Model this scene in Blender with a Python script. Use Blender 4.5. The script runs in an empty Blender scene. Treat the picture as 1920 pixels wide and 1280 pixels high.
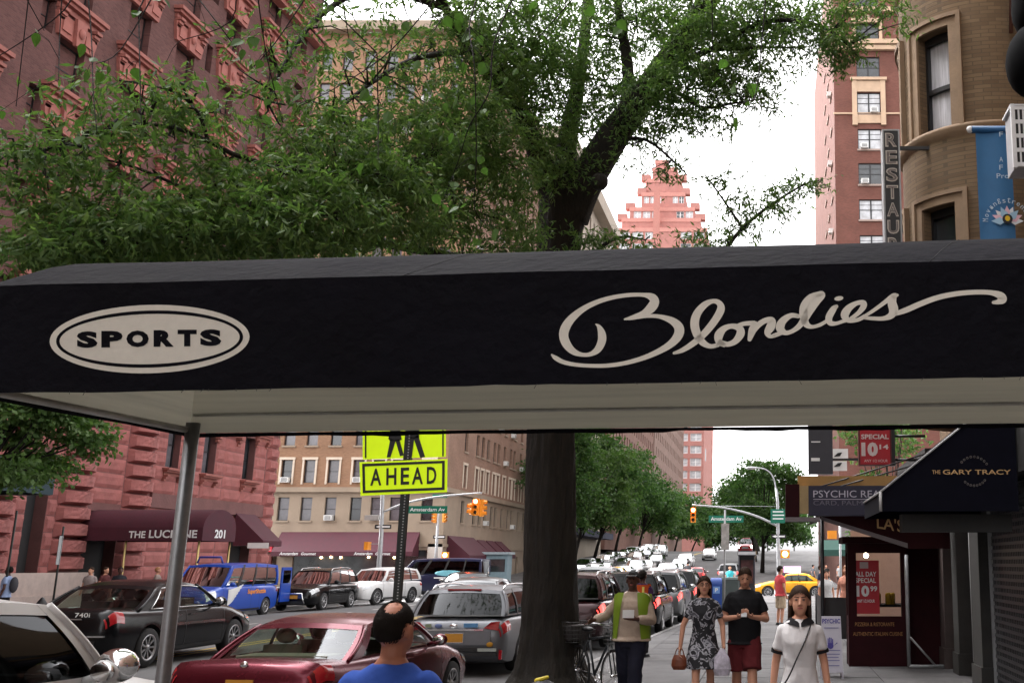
import bpy, bmesh, math, random
from math import sin, cos, pi, radians, atan2, sqrt, hypot
from mathutils import Vector, Matrix, noise as mnoise
random.seed(7)
R = random.Random(11)
SC = bpy.context.scene
COL = SC.collection

# ---------------------------------------------------------------- camera
F, PPX, PPY = 1924.0, 1445.0, 640.0          # focal length and principal point in photo pixels
TH = math.atan((1055.0 - PPY) / F)           # upward tilt: the horizon lies at y = 1055
CZ = 1.85
CT, ST = cos(TH), sin(TH)
cam_data = bpy.data.cameras.new('camera')
cam = bpy.data.objects.new('camera', cam_data)
COL.objects.link(cam)
cam.location = (0, 0, CZ)
cam.rotation_euler = (pi / 2 + TH, 0, 0)
cam_data.sensor_width = 36.0
cam_data.lens = F / 1920 * 36
cam_data.shift_x = -(PPX - 960) / 1920
cam_data.clip_start = 0.1
cam_data.clip_end = 4000
SC.camera = cam

# ---------------------------------------------------------------- overcast sky, one soft sun, exposure
SUN_EL, SUN_AZ = radians(48), radians(-72)
world = bpy.data.worlds.new('World')
SC.world = world
world.use_nodes = True
wn, wl = world.node_tree.nodes, world.node_tree.links
wn.clear()
sky = wn.new('ShaderNodeTexSky')
sky.sky_type = 'NISHITA'
sky.sun_disc = False
sky.sun_elevation = SUN_EL
sky.sun_rotation = SUN_AZ
sky.dust_density = 4.0
sky.air_density = 1.0
bw = wn.new('ShaderNodeRGBToBW')             # an overcast sky: the clouds take the blue out of it
tint = wn.new('ShaderNodeMix'); tint.data_type = 'RGBA'; tint.blend_type = 'MULTIPLY'
tint.inputs[0].default_value = 1.0
tint.inputs[7].default_value = (1.0, 0.985, 1.0, 1)
bg = wn.new('ShaderNodeBackground'); bg.inputs[1].default_value = 0.15
wo = wn.new('ShaderNodeOutputWorld')
wl.new(sky.outputs[0], bw.inputs[0]); wl.new(bw.outputs[0], tint.inputs[6])
wl.new(tint.outputs[2], bg.inputs[0]); wl.new(bg.outputs[0], wo.inputs[0])
sun_d = bpy.data.lights.new('sun', 'SUN')
sun_d.energy = 0.5; sun_d.angle = radians(35); sun_d.color = (1.0, 0.97, 0.93)
sun = bpy.data.objects.new('sun', sun_d)
COL.objects.link(sun)
_d = Vector((sin(SUN_AZ) * cos(SUN_EL), cos(SUN_AZ) * cos(SUN_EL), sin(SUN_EL)))
sun.rotation_euler = _d.to_track_quat('Z', 'Y').to_euler()
vs = SC.view_settings
vs.view_transform = 'Standard'; vs.look = 'None'; vs.gamma = 1.0; vs.use_curve_mapping = False
vs.exposure = 3.05
SC.cycles.use_denoising = True
SC.cycles.max_bounces = 5
SC.cycles.diffuse_bounces = 2
SC.cycles.glossy_bounces = 3
SC.cycles.transmission_bounces = 4
SC.cycles.transparent_max_bounces = 8
SC.cycles.caustics_reflective = False
SC.cycles.caustics_refractive = False

# ---------------------------------------------------------------- where a point of the photograph stands in the place
def ray(px, py):
    u = (px - PPX) / F; w = (PPY - py) / F
    return (u, CT - w * ST, ST + w * CT)
def atY(px, py, Y):
    d = ray(px, py); t = Y / d[1]
    return Vector((d[0] * t, Y, CZ + d[2] * t))
def atX(px, py, X):
    d = ray(px, py); t = X / d[0]
    return Vector((X, d[1] * t, CZ + d[2] * t))
def atZ(px, py, z=0.0):
    d = ray(px, py); t = (z - CZ) / d[2]
    return Vector((d[0] * t, d[1] * t, z))
def atP(px, py, p0, n):                       # on the plane through p0 with normal n
    d = Vector(ray(px, py)); c = Vector((0, 0, CZ))
    t = (Vector(p0) - c).dot(n) / d.dot(n)
    return c + d * t

# ---------------------------------------------------------------- materials
MATS = {}
def srgb(r, g, b):
    f = lambda c: (c / 255 / 12.92) if c / 255 <= 0.04045 else ((c / 255 + 0.055) / 1.055) ** 2.4
    return (f(r), f(g), f(b))
def new_mat(name):
    m = bpy.data.materials.new(name); m.use_nodes = True
    nt = m.node_tree
    return m, nt, nt.nodes['Principled BSDF']
def mat(name, col, rough=0.6, metal=0.0, var=0.12, scale=3.0, bump=0.0, bscale=40.0, spec=0.5, emit=None, es=1.0, coat=0.0, sub=0.0, stretch=None):
    """plain procedural surface: a base colour with noise variation, fine relief and gloss"""
    if name in MATS: return MATS[name]
    m, nt, b = new_mat(name)
    N, L = nt.nodes, nt.links
    b.inputs['Roughness'].default_value = rough
    b.inputs['Metallic'].default_value = metal
    b.inputs['Specular IOR Level'].default_value = spec
    if coat: b.inputs['Coat Weight'].default_value = coat; b.inputs['Coat Roughness'].default_value = 0.05
    tc = N.new('ShaderNodeTexCoord')
    src = tc.outputs['Object']
    if stretch:
        mp = N.new('ShaderNodeMapping'); mp.inputs['Scale'].default_value = stretch
        L.new(src, mp.inputs['Vector']); src = mp.outputs[0]
    if var > 0:
        nz = N.new('ShaderNodeTexNoise'); nz.inputs['Scale'].default_value = scale; nz.inputs['Detail'].default_value = 6
        nz.inputs['Roughness'].default_value = 0.65
        L.new(src, nz.inputs['Vector'])
        mr = N.new('ShaderNodeMapRange'); mr.inputs[1].default_value = 0.3; mr.inputs[2].default_value = 0.7
        mr.inputs[3].default_value = 1 - var; mr.inputs[4].default_value = 1 + var
        L.new(nz.outputs['Fac'], mr.inputs[0])
        mx = N.new('ShaderNodeMix'); mx.data_type = 'RGBA'; mx.blend_type = 'MULTIPLY'; mx.inputs[0].default_value = 1
        mx.inputs[6].default_value = (*col, 1)
        L.new(mr.outputs[0], mx.inputs[7]); L.new(mx.outputs[2], b.inputs['Base Color'])
        rr = N.new('ShaderNodeMapRange'); rr.inputs[3].default_value = max(0.02, rough - 0.08); rr.inputs[4].default_value = min(1, rough + 0.08)
        L.new(nz.outputs['Fac'], rr.inputs[0]); L.new(rr.outputs[0], b.inputs['Roughness'])
    else:
        b.inputs['Base Color'].default_value = (*col, 1)
    if bump > 0:
        nb = N.new('ShaderNodeTexNoise'); nb.inputs['Scale'].default_value = bscale; nb.inputs['Detail'].default_value = 5
        L.new(src, nb.inputs['Vector'])
        bp = N.new('ShaderNodeBump'); bp.inputs['Strength'].default_value = bump; bp.inputs['Distance'].default_value = 0.02
        L.new(nb.outputs['Fac'], bp.inputs['Height']); L.new(bp.outputs[0], b.inputs['Normal'])
    if emit:
        b.inputs['Emission Color'].default_value = (*emit, 1); b.inputs['Emission Strength'].default_value = es
    MATS[name] = m
    return m
def brick_mat(name, c1, c2, mortar, ax='Y', bw_=0.22, bh=0.075, soot=0.25, bump=0.4):
    """running-bond brickwork; ax is the wall's horizontal axis"""
    if name in MATS: return MATS[name]
    m, nt, b = new_mat(name)
    N, L = nt.nodes, nt.links
    g = N.new('ShaderNodeNewGeometry'); sp = N.new('ShaderNodeSeparateXYZ'); L.new(g.outputs['Position'], sp.inputs[0])
    cb = N.new('ShaderNodeCombineXYZ')
    if ax == 'XY':
        ad = N.new('ShaderNodeMath'); ad.operation = 'ADD'; L.new(sp.outputs[0], ad.inputs[0]); L.new(sp.outputs[1], ad.inputs[1])
        L.new(ad.outputs[0], cb.inputs[0])
    else:
        L.new(sp.outputs['XYZ'.index(ax)], cb.inputs[0])
    L.new(sp.outputs[2], cb.inputs[1])
    br = N.new('ShaderNodeTexBrick')
    br.inputs['Color1'].default_value = (*c1, 1); br.inputs['Color2'].default_value = (*c2, 1); br.inputs['Mortar'].default_value = (*mortar, 1)
    br.inputs['Scale'].default_value = 1.0; br.inputs['Mortar Size'].default_value = 0.008
    br.inputs['Brick Width'].default_value = bw_; br.inputs['Row Height'].default_value = bh; br.inputs['Bias'].default_value = -0.1
    L.new(cb.outputs[0], br.inputs['Vector'])
    nz = N.new('ShaderNodeTexNoise'); nz.inputs['Scale'].default_value = 0.55; nz.inputs['Detail'].default_value = 8
    L.new(g.outputs['Position'], nz.inputs['Vector'])
    mr = N.new('ShaderNodeMapRange'); mr.inputs[1].default_value = 0.3; mr.inputs[2].default_value = 0.7
    mr.inputs[3].default_value = 1 - soot; mr.inputs[4].default_value = 1 + soot * 0.5
    L.new(nz.outputs['Fac'], mr.inputs[0])
    mx = N.new('ShaderNodeMix'); mx.data_type = 'RGBA'; mx.blend_type = 'MULTIPLY'; mx.inputs[0].default_value = 1
    L.new(br.outputs['Color'], mx.inputs[6]); L.new(mr.outputs[0], mx.inputs[7]); L.new(mx.outputs[2], b.inputs['Base Color'])
    b.inputs['Roughness'].default_value = 0.88; b.inputs['Specular IOR Level'].default_value = 0.25
    bp = N.new('ShaderNodeBump'); bp.inputs['Strength'].default_value = bump; bp.inputs['Distance'].default_value = 0.01; bp.invert = True
    L.new(br.outputs['Fac'], bp.inputs['Height']); L.new(bp.outputs[0], b.inputs['Normal'])
    MATS[name] = m
    return m
def glass_mat(name, tint=(0.25, 0.28, 0.27), rough=0.03, f0=-0.1):
    """window glass: part lets light through, part mirrors, by the angle of the surface"""
    if name in MATS: return MATS[name]
    m, nt, b = new_mat(name)
    N, L = nt.nodes, nt.links
    N.remove(b)
    out = [n for n in N if n.type == 'OUTPUT_MATERIAL'][0]
    tr = N.new('ShaderNodeBsdfTransparent'); tr.inputs[0].default_value = (*tint, 1)
    gl = N.new('ShaderNodeBsdfGlossy'); gl.inputs['Roughness'].default_value = rough; gl.inputs[0].default_value = (0.95, 0.97, 1, 1)
    fr = N.new('ShaderNodeFresnel'); fr.inputs[0].default_value = 1.5 + f0
    mx = N.new('ShaderNodeMixShader')
    L.new(fr.outputs[0], mx.inputs[0]); L.new(tr.outputs[0], mx.inputs[1]); L.new(gl.outputs[0], mx.inputs[2]); L.new(mx.outputs[0], out.inputs[0])
    MATS[name] = m
    return m
def leaf_mat(name, c1, c2, trans=0.35):
    if name in MATS: return MATS[name]
    m, nt, b = new_mat(name)
    N, L = nt.nodes, nt.links
    out = [n for n in N if n.type == 'OUTPUT_MATERIAL'][0]
    g = N.new('ShaderNodeNewGeometry')
    rp = N.new('ShaderNodeValToRGB')
    rp.color_ramp.elements[0].color = (*c1, 1); rp.color_ramp.elements[1].color = (*c2, 1)
    L.new(g.outputs['Random Per Island'], rp.inputs[0])
    b.inputs['Roughness'].default_value = 0.55; b.inputs['Specular IOR Level'].default_value = 0.3
    L.new(rp.outputs[0], b.inputs['Base Color'])
    tl = N.new('ShaderNodeBsdfTranslucent')
    br = N.new('ShaderNodeMix'); br.data_type = 'RGBA'; br.blend_type = 'MULTIPLY'; br.inputs[0].default_value = 1
    br.inputs[7].default_value = (1.1, 1.35, 0.65, 1); L.new(rp.outputs[0], br.inputs[6]); L.new(br.outputs[2], tl.inputs[0])
    mx = N.new('ShaderNodeMixShader'); mx.inputs[0].default_value = trans
    L.new(b.outputs[0], mx.inputs[1]); L.new(tl.outputs[0], mx.inputs[2]); L.new(mx.outputs[0], out.inputs[0])
    MATS[name] = m
    return m

# ---------------------------------------------------------------- mesh building
class MB:
    """collects shapes; build() links them as ONE mesh object"""
    def __init__(s): s.v = []; s.f = []; s.m = []; s.sm = []
    def add(s, vs, fs, mi=0, smooth=False):
        o = len(s.v); s.v += [tuple(p) for p in vs]
        for f in fs:
            s.f.append(tuple(i + o for i in f)); s.m.append(mi); s.sm.append(smooth)
        return s
    def box(s, c, d, mi=0, rz=0.0, M=None):
        x, y, z = d[0] / 2, d[1] / 2, d[2] / 2
        vs = [Vector((a * x, b * y, e * z)) for e in (-1, 1) for b in (-1, 1) for a in (-1, 1)]
        if rz: vs = [Matrix.Rotation(rz, 3, 'Z') @ p for p in vs]
        if M is not None: vs = [M @ p for p in vs]
        vs = [p + Vector(c) for p in vs]
        return s.add(vs, [(0, 2, 3, 1), (4, 5, 7, 6), (0, 1, 5, 4), (2, 6, 7, 3), (0, 4, 6, 2), (1, 3, 7, 5)], mi)
    def b2(s, lo, hi, mi=0):
        return s.box([(a + b) / 2 for a, b in zip(lo, hi)], [abs(b - a) for a, b in zip(lo, hi)], mi)
    def prism(s, pts, off, mi=0):               # polygon pts extruded by vector off
        n = len(pts); off = Vector(off)
        vs = [Vector(p) for p in pts] + [Vector(p) + off for p in pts]
        return s.add(vs, [tuple(range(n)), tuple(range(2 * n - 1, n - 1, -1))] + [(i + n, (i + 1) % n + n, (i + 1) % n, i) for i in range(n)], mi)
    def tube(s, pts, rad, n=8, mi=0, cap=True, smooth=True):
        pts = [Vector(p) for p in pts]
        if not hasattr(rad, '__len__'): rad = [rad] * len(pts)
        vs = []; prev = None
        for i, p in enumerate(pts):
            a = pts[max(i - 1, 0)]; b = pts[min(i + 1, len(pts) - 1)]
            t = (b - a).normalized()
            if prev is None:
                x = t.orthogonal().normalized()
            else:
                x = (prev - t * prev.dot(t)).normalized()
            prev = x; y = t.cross(x)
            for k in range(n):
                an = 2 * pi * k / n
                vs.append(p + (x * cos(an) + y * sin(an)) * rad[i])
        fs = [(i * n + k, i * n + (k + 1) % n, (i + 1) * n + (k + 1) % n, (i + 1) * n + k) for i in range(len(pts) - 1) for k in range(n)]
        s.add(vs, fs, mi, smooth)
        if cap:
            o = len(s.v) - len(vs)
            s.f.append(tuple(o + k for k in range(n - 1, -1, -1))); s.m.append(mi); s.sm.append(False)
            s.f.append(tuple(o + (len(pts) - 1) * n + k for k in range(n))); s.m.append(mi); s.sm.append(False)
        return s
    def lathe(s, prof, c=(0, 0, 0), axis='Z', n=16, mi=0, smooth=True, a0=0, a1=2 * pi):
        """profile of (radius, height) turned about an axis"""
        vs = []; full = abs(a1 - a0 - 2 * pi) < 1e-6; k_ = n if full else n + 1
        for r, h in prof:
            for k in range(k_):
                a = a0 + (a1 - a0) * k / n
                p = {'Z': (r * cos(a), r * sin(a), h), 'X': (h, r * cos(a), r * sin(a)), 'Y': (r * sin(a), h, r * cos(a))}[axis]
                vs.append((p[0] + c[0], p[1] + c[1], p[2] + c[2]))
        fs = [(i * k_ + k, i * k_ + (k + 1) % k_, (i + 1) * k_ + (k + 1) % k_, (i + 1) * k_ + k) for i in range(len(prof) - 1) for k in range(n)]
        return s.add(vs, fs, mi, smooth)
    def grid(s, fn, nu, nv, mi=0, smooth=True):
        vs = [fn(i / nu, j / nv) for i in range(nu + 1) for j in range(nv + 1)]
        fs = [(i * (nv + 1) + j, (i + 1) * (nv + 1) + j, (i + 1) * (nv + 1) + j + 1, i * (nv + 1) + j + 1) for i in range(nu) for j in range(nv)]
        return s.add(vs, fs, mi, smooth)
    def ball(s, c, r, n=12, mi=0, M=None):
        if not hasattr(r, '__len__'): r = (r, r, r)
        vs = []; m_ = max(4, n // 2)
        for i in range(m_ + 1):
            a = pi * i / m_
            for k in range(n):
                b = 2 * pi * k / n
                p = Vector((r[0] * sin(a) * cos(b), r[1] * sin(a) * sin(b), r[2] * cos(a)))
                if M is not None: p = M @ p
                vs.append(p + Vector(c))
        fs = [(i * n + k, (i + 1) * n + k, (i + 1) * n + (k + 1) % n, i * n + (k + 1) % n) for i in range(m_) for k in range(n)]
        return s.add(vs, fs, mi, True)
    def mesh(s, name, mats):
        me = bpy.data.meshes.new(name)
        me.from_pydata(s.v, [], s.f)
        if not isinstance(mats, (list, tuple)): mats = [mats]
        for m in mats: me.materials.append(m)
        me.polygons.foreach_set('material_index', s.m)
        me.polygons.foreach_set('use_smooth', s.sm)
        me.update()
        return me
    def build(s, name, mats, parent=None, **kw):
        return obj(name, s.mesh(name, mats), parent, **kw)
def obj(name, me, parent=None, loc=None, rot=None, scale=None):
    o = bpy.data.objects.new(name, me)
    COL.objects.link(o)
    if parent is not None: o.parent = parent
    if loc is not None: o.location = loc
    if rot is not None: o.rotation_euler = rot
    if scale is not None: o.scale = scale
    return o
def tag(o, label=None, cat=None, group=None, kind=None):
    if label: o['label'] = label
    if cat: o['category'] = cat
    if group: o['group'] = group
    if kind: o['kind'] = kind
    return o
def thing(name, label, cat, loc=(0, 0, 0), rz=0.0, group=None):
    o = bpy.data.objects.new(name, None); COL.objects.link(o)
    o.empty_display_size = 0.2
    o.location = loc; o.rotation_euler = (0, 0, rz)
    return tag(o, label, cat, group)
TMP = bpy.data.scenes.new('workbench')            # shapes are worked out here, then the bench is cleared
def evaluated(o, name, others=()):
    """the mesh of an object with its modifiers applied; the object itself is removed"""
    for q in (o, *others):
        COL.objects.unlink(q); TMP.collection.objects.link(q)
    TMP.view_layers[0].update()
    dg = TMP.view_layers[0].depsgraph; dg.update()
    me = bpy.data.meshes.new_from_object(o.evaluated_get(dg), depsgraph=dg)
    me.name = name
    bpy.data.objects.remove(o)
    return me
TEXTS = {}
def text_mesh(s, bold=0.0, ext=0.004, space=1.0, shear=0.0):
    """lettering laid in the xy plane, scaled to a unit box in height, returned with its width"""
    key = (s, bold, ext, space, shear)
    if key in TEXTS: return TEXTS[key]
    cu = bpy.data.curves.new('text', 'FONT'); cu.body = s; cu.size = 1; cu.offset = bold; cu.extrude = 0; cu.space_character = space
    cu.shear = shear; cu.resolution_u = 3
    o = bpy.data.objects.new('text', cu); COL.objects.link(o)
    me = evaluated(o, 'lettering')
    xs = [v.co.x for v in me.vertices]; ys = [v.co.y for v in me.vertices]
    r = ([tuple(v.co) for v in me.vertices], [tuple(p.vertices) for p in me.polygons], min(xs), max(xs), min(ys), max(ys))
    TEXTS[key] = r
    return r
def lettering(name, s, m, origin, ux, uy, w, h, parent=None, bold=0.0, space=1.0, shear=0.0, mb=None, mi=0):
    """text fitted to a box of w x h metres; origin is its lower left corner, ux/uy its directions"""
    vs, fs, x0, x1, y0, y1 = text_mesh(s, bold, 0, space, shear)
    O = Vector(origin); U = Vector(ux); V = Vector(uy)
    pts = [O + U * ((p[0] - x0) / (x1 - x0) * w) + V * ((p[1] - y0) / (y1 - y0) * h) for p in vs]
    own = mb is None
    if own: mb = MB()
    mb.add(pts, fs, mi)
    return mb.build(name, m, parent) if own else None
def wall_grid(mb, P, u0, u1, v0, v1, holes, depth, mi=0, mr=None):
    """a wall sheet with real openings and their reveals; P(u, v, d) puts a point d metres behind the face"""
    us = sorted({u0, u1} | {h[0] for h in holes} | {h[1] for h in holes})
    vs_ = sorted({v0, v1} | {h[2] for h in holes} | {h[3] for h in holes})
    us = [u for u in us if u0 <= u <= u1]; vs_ = [v for v in vs_ if v0 <= v <= v1]
    for i in range(len(us) - 1):
        j = 0
        while j < len(vs_) - 1:
            um = (us[i] + us[i + 1]) / 2
            inside = lambda jj: any(h[0] < um < h[1] and h[2] < (vs_[jj] + vs_[jj + 1]) / 2 < h[3] for h in holes)
            if inside(j): j += 1; continue
            k = j
            while k + 1 < len(vs_) - 1 and not inside(k + 1): k += 1
            mb.add([P(us[i], vs_[j], 0), P(us[i + 1], vs_[j], 0), P(us[i + 1], vs_[k + 1], 0), P(us[i], vs_[k + 1], 0)], [(0, 1, 2, 3)], mi)
            j = k + 1
    for a, b, c, d in holes:
        q = [(a, c), (b, c), (b, d), (a, d)]
        for k in range(4):
            p, r = q[k], q[(k + 1) % 4]
            mb.add([P(*p, 0), P(*r, 0), P(*r, depth), P(*p, depth)], [(0, 1, 2, 3)], mi if mr is None else mr)
def spline(pts, n):
    """Catmull-Rom through the points, n samples per span"""
    pts = [Vector(p) for p in pts]; out = []
    for i in range(len(pts) - 1):
        a = pts[max(i - 1, 0)]; b = pts[i]; c = pts[i + 1]; d = pts[min(i + 2, len(pts) - 1)]
        for k in range(n):
            t = k / n
            out.append(0.5 * (2 * b + (c - a) * t + (2 * a - 5 * b + 4 * c - d) * t * t + (3 * b - a - 3 * c + d) * t ** 3))
    out.append(pts[-1])
    return out

# shared materials
BLACK = mat('black_paint', (0.012, 0.012, 0.014), 0.4)
DARK = mat('dark_interior', (0.02, 0.019, 0.02), 0.8)
GALV = mat('galvanised_steel', (0.36, 0.37, 0.38), 0.5, 0.3, var=0.15, scale=8)
STEEL = mat('bright_metal', (0.75, 0.75, 0.76), 0.22, 1.0, var=0.05)
WHITE = mat('white_paint', (0.78, 0.78, 0.77), 0.5, var=0.06)
CREAM = mat('cream_vinyl', (0.78, 0.77, 0.68), 0.55, var=0.05, scale=12)
GREENSIGN = mat('green_sign', srgb(0, 104, 82), 0.4, var=0.06)
ORANGE = mat('signal_yellow', srgb(225, 140, 30), 0.45, var=0.08)
GLASS = glass_mat('car_glass', (0.30, 0.34, 0.32))
GLASSD = glass_mat('tinted_glass', (0.035, 0.04, 0.04))
PANE = None
def pane_mat(name, c=(0.03, 0.035, 0.04), rough=0.06):
    return mat(name, c, rough, 0.0, var=0.5, scale=0.9, spec=0.9)
PANE = pane_mat('window_pane')
SKYPANE = mat('painted_sky_pane', (0.5, 0.51, 0.53), 0.2, var=0.3, scale=1.5, spec=0.8)  # pale colour stands in for bright sky mirrored in the glass
PANEL = mat('blind_behind_glass', (0.13, 0.125, 0.14), 0.15, var=0.35, scale=1.2, spec=0.9)

# ================================================================ the ground, the street and the avenue
HG = [(86, 0), (98, 0.2), (110, 0.7), (124, 1.35), (138, 2.05), (154, 2.75), (172, 3.35), (196, 3.95), (230, 4.4), (280, 4.7), (400, 4.7)]
def hgt(Y):
    if Y <= 86: return 0.0
    for (a, ha), (b, hb) in zip(HG, HG[1:]):
        if Y <= b: return ha + (hb - ha) * (Y - a) / (b - a)
    return HG[-1][1]
def curb_x(Y):
    return -2.75 if Y >= 36 else -4.3 + 1.55 * max(0, (Y - 5)) / 31
def road_z(X, Y):
    c = max(0.0, 1 - ((X + 11.9) / 9.2) ** 2) * 0.2
    if 52 < Y < 90: c *= max(0.0, min(1, (58 - Y) / 6)) if Y < 70 else max(0.0, min(1, (Y - 84) / 6))
    return -0.15 + c + hgt(Y)
def asphalt(name, base=0.075):
    m, nt, b = new_mat(name); N, L = nt.nodes, nt.links
    g = N.new('ShaderNodeNewGeometry')
    n1 = N.new('ShaderNodeTexNoise'); n1.inputs['Scale'].default_value = 0.35; n1.inputs['Detail'].default_value = 8
    n2 = N.new('ShaderNodeTexNoise'); n2.inputs['Scale'].default_value = 60; n2.inputs['Detail'].default_value = 3
    L.new(g.outputs['Position'], n1.inputs[0]); L.new(g.outputs['Position'], n2.inputs[0])
    rp = N.new('ShaderNodeValToRGB'); rp.color_ramp.elements[0].position = 0.3; rp.color_ramp.elements[1].position = 0.72
    rp.color_ramp.elements[0].color = (base * 0.75, base * 0.74, base * 0.76, 1); rp.color_ramp.elements[1].color = (base * 1.4, base * 1.38, base * 1.38, 1)
    L.new(n1.outputs['Fac'], rp.inputs[0])
    mx = N.new('ShaderNodeMix'); mx.data_type = 'RGBA'; mx.blend_type = 'OVERLAY'; mx.inputs[0].default_value = 0.5
    L.new(rp.outputs[0], mx.inputs[6]); L.new(n2.outputs['Fac'], mx.inputs[7]); L.new(mx.outputs[2], b.inputs['Base Color'])
    b.inputs['Roughness'].default_value = 0.85
    bp = N.new('ShaderNodeBump'); bp.inputs['Strength'].default_value = 0.4; bp.inputs['Distance'].default_value = 0.01
    L.new(n2.outputs['Fac'], bp.inputs['Height']); L.new(bp.outputs[0], b.inputs['Normal'])
    return m
ASPH = asphalt('asphalt', 0.105)
CONC = mat('pavement_concrete', (0.125, 0.122, 0.122), 0.85, var=0.3, scale=1.6, bump=0.3, bscale=60)
def gum(m):
    """trodden gum spots and stains"""
    nt = m.node_tree; N, L = nt.nodes, nt.links; b = N['Principled BSDF']; old = b.inputs['Base Color'].links[0].from_socket
    g = N.new('ShaderNodeNewGeometry'); v = N.new('ShaderNodeTexVoronoi'); v.inputs['Scale'].default_value = 2.2; L.new(g.outputs['Position'], v.inputs['Vector'])
    r = N.new('ShaderNodeMapRange'); r.inputs[1].default_value = 0.05; r.inputs[2].default_value = 0.075; r.inputs[3].default_value = 0.5; r.inputs[4].default_value = 1.0; L.new(v.outputs['Distance'], r.inputs[0])
    n = N.new('ShaderNodeTexNoise'); n.inputs['Scale'].default_value = 0.5; n.inputs['Detail'].default_value = 7; L.new(g.outputs['Position'], n.inputs['Vector'])
    q = N.new('ShaderNodeMapRange'); q.inputs[1].default_value = 0.35; q.inputs[2].default_value = 0.65; q.inputs[3].default_value = 0.72; q.inputs[4].default_value = 1.12; L.new(n.outputs['Fac'], q.inputs[0])
    k = N.new('ShaderNodeMath'); k.operation = 'MULTIPLY'; L.new(r.outputs[0], k.inputs[0]); L.new(q.outputs[0], k.inputs[1])
    x = N.new('ShaderNodeMix'); x.data_type = 'RGBA'; x.blend_type = 'MULTIPLY'; x.inputs[0].default_value = 1; L.new(old, x.inputs[6]); L.new(k.outputs[0], x.inputs[7]); L.new(x.outputs[2], b.inputs['Base Color'])
gum(CONC)
JOINT = mat('pavement_joint', (0.12, 0.115, 0.11), 0.95, var=0.2)
KERBM = mat('kerb_stone', (0.25, 0.245, 0.24), 0.8, var=0.2, scale=2.5, bump=0.3, bscale=30)
LINEW = mat('road_white', (0.62, 0.61, 0.58), 0.7, var=0.25, scale=6)
LINEY = mat('road_yellow', (0.62, 0.42, 0.09), 0.7, var=0.25, scale=6)

tag(MB().add([(-2500, -300, -0.5), (2500, -300, -0.5), (2500, 3500, -0.5), (-2500, 3500, -0.5)], [(0, 1, 2, 3)]).build(
    'ground', mat('city_ground', (0.13, 0.13, 0.12), 0.95, var=0.3, scale=0.05)), kind='structure')
street = MB()
street.grid(lambda a, b: ((-21.0 + a * (curb_x(-20 + 82 * b) + 21.0)), -20 + 81 * b, road_z(-21.0 + a * (curb_x(-20 + 81 * b) + 21.0), -20 + 81 * b)), 16, 40)
street.grid(lambda a, b: (-21.0 + a * 18.25, 81 + 320 * b, road_z(-21.0 + a * 18.25, 81 + 320 * b)), 10, 80)
street = tag(street.build('street_road', ASPH), kind='structure')
tag(MB().grid(lambda a, b: (-180 + 360 * a, 61 + 20 * b, -0.1505), 20, 4).build('avenue_road', ASPH), kind='structure')
# painted lines on the road
def road_mark(name, x0, x1, y0, y1, m, parent, n=1):
    mb = MB(); mb.grid(lambda a, b: (x0 + (x1 - x0) * a, y0 + (y1 - y0) * b, road_z(x0 + (x1 - x0) * a, y0 + (y1 - y0) * b) + 0.006), 2, n)
    return mb.build(name, m, parent)
for k in range(13):
    x = -20.2 + k * 1.32
    road_mark('crosswalk_bar', x, x + 0.6, 56.5, 59.8, LINEW, street)
    road_mark('crosswalk_bar', x, x + 0.6, 82.3, 85.3, LINEW, street)
road_mark('stop_line', -11.3, -3.3, 54.6, 55.1, LINEW, street)
for dx in (-0.14, 0.14):
    road_mark('centre_line', -11.9 + dx - 0.06, -11.9 + dx + 0.06, -10, 54, LINEY, street, 40)
    road_mark('centre_line', -11.9 + dx - 0.06, -11.9 + dx + 0.06, 90, 330, LINEY, street, 80)
for k in range(14):
    road_mark('lane_dash', -7.65, -7.53, 2 + k * 3.7, 3.6 + k * 3.7, LINEW, street, 2)
    road_mark('lane_dash', -16.1, -15.98, 2 + k * 3.7, 3.6 + k * 3.7, LINEW, street, 2)

# pavements
side = MB(); side.grid(lambda a, b: (curb_x(-12 + 73 * b) + 0.15 + a * (60 - curb_x(-12 + 73 * b)), -12 + 73 * b, -0.012), 8, 30)
side = tag(side.build('right_pavement', JOINT), kind='structure')
slab_me = MB().box((0, 0, 0), (1.455, 1.485, 0.05)).mesh('paving_slab', CONC)
CONC2 = mat('pavement_concrete_dark', (0.11, 0.107, 0.108), 0.85, var=0.25, scale=1.6, bump=0.3, bscale=60)
gum(CONC2)
slab_me2 = MB().box((0, 0, 0), (1.455, 1.485, 0.05)).mesh('paving_slab', CONC2)
for i in range(4):
    for j in range(44):
        obj('paving_slab', slab_me2 if R.random() < 0.25 else slab_me, side, (-1.87 + 1.47 * i, -4 + 1.5 * j, -0.025 + R.uniform(0, 0.004)), (R.uniform(-.002, .002), R.uniform(-.002, .002), 0))
strip = MB(); strip.grid(lambda a, b: (curb_x(-12 + 73 * b) + 0.15 + a * (-2.62 - curb_x(-12 + 73 * b) - 0.15), -12 + 73 * b, -0.003), 1, 30)
tag(strip.build('kerbside_strip', CONC), kind='structure')
kb = MB()
for j in range(36):
    y0, y1 = -12 + 2 * j, -12 + 2 * j + 1.99
    kb.add([(curb_x(y) + dx, y, z) for y in (y0, y1) for dx, z in ((0, -0.3), (0.01, 0.0), (0.15, 0.004), (0.15, -0.3))], [(0, 1, 5, 4), (1, 2, 6, 5), (0, 3, 2, 1), (4, 5, 6, 7)])
tag(kb.build('right_kerb', KERBM), kind='structure')
lp = MB(); lp.b2((-70, -12, -0.3), (-21.2, 60.8, 0.0)); tag(lp.build('left_pavement', CONC), kind='structure')
lk = MB(); lk.b2((-21.2, -12, -0.3), (-21.0, 60.8, 0.006)); tag(lk.build('left_kerb', KERBM), kind='structure')
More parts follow.
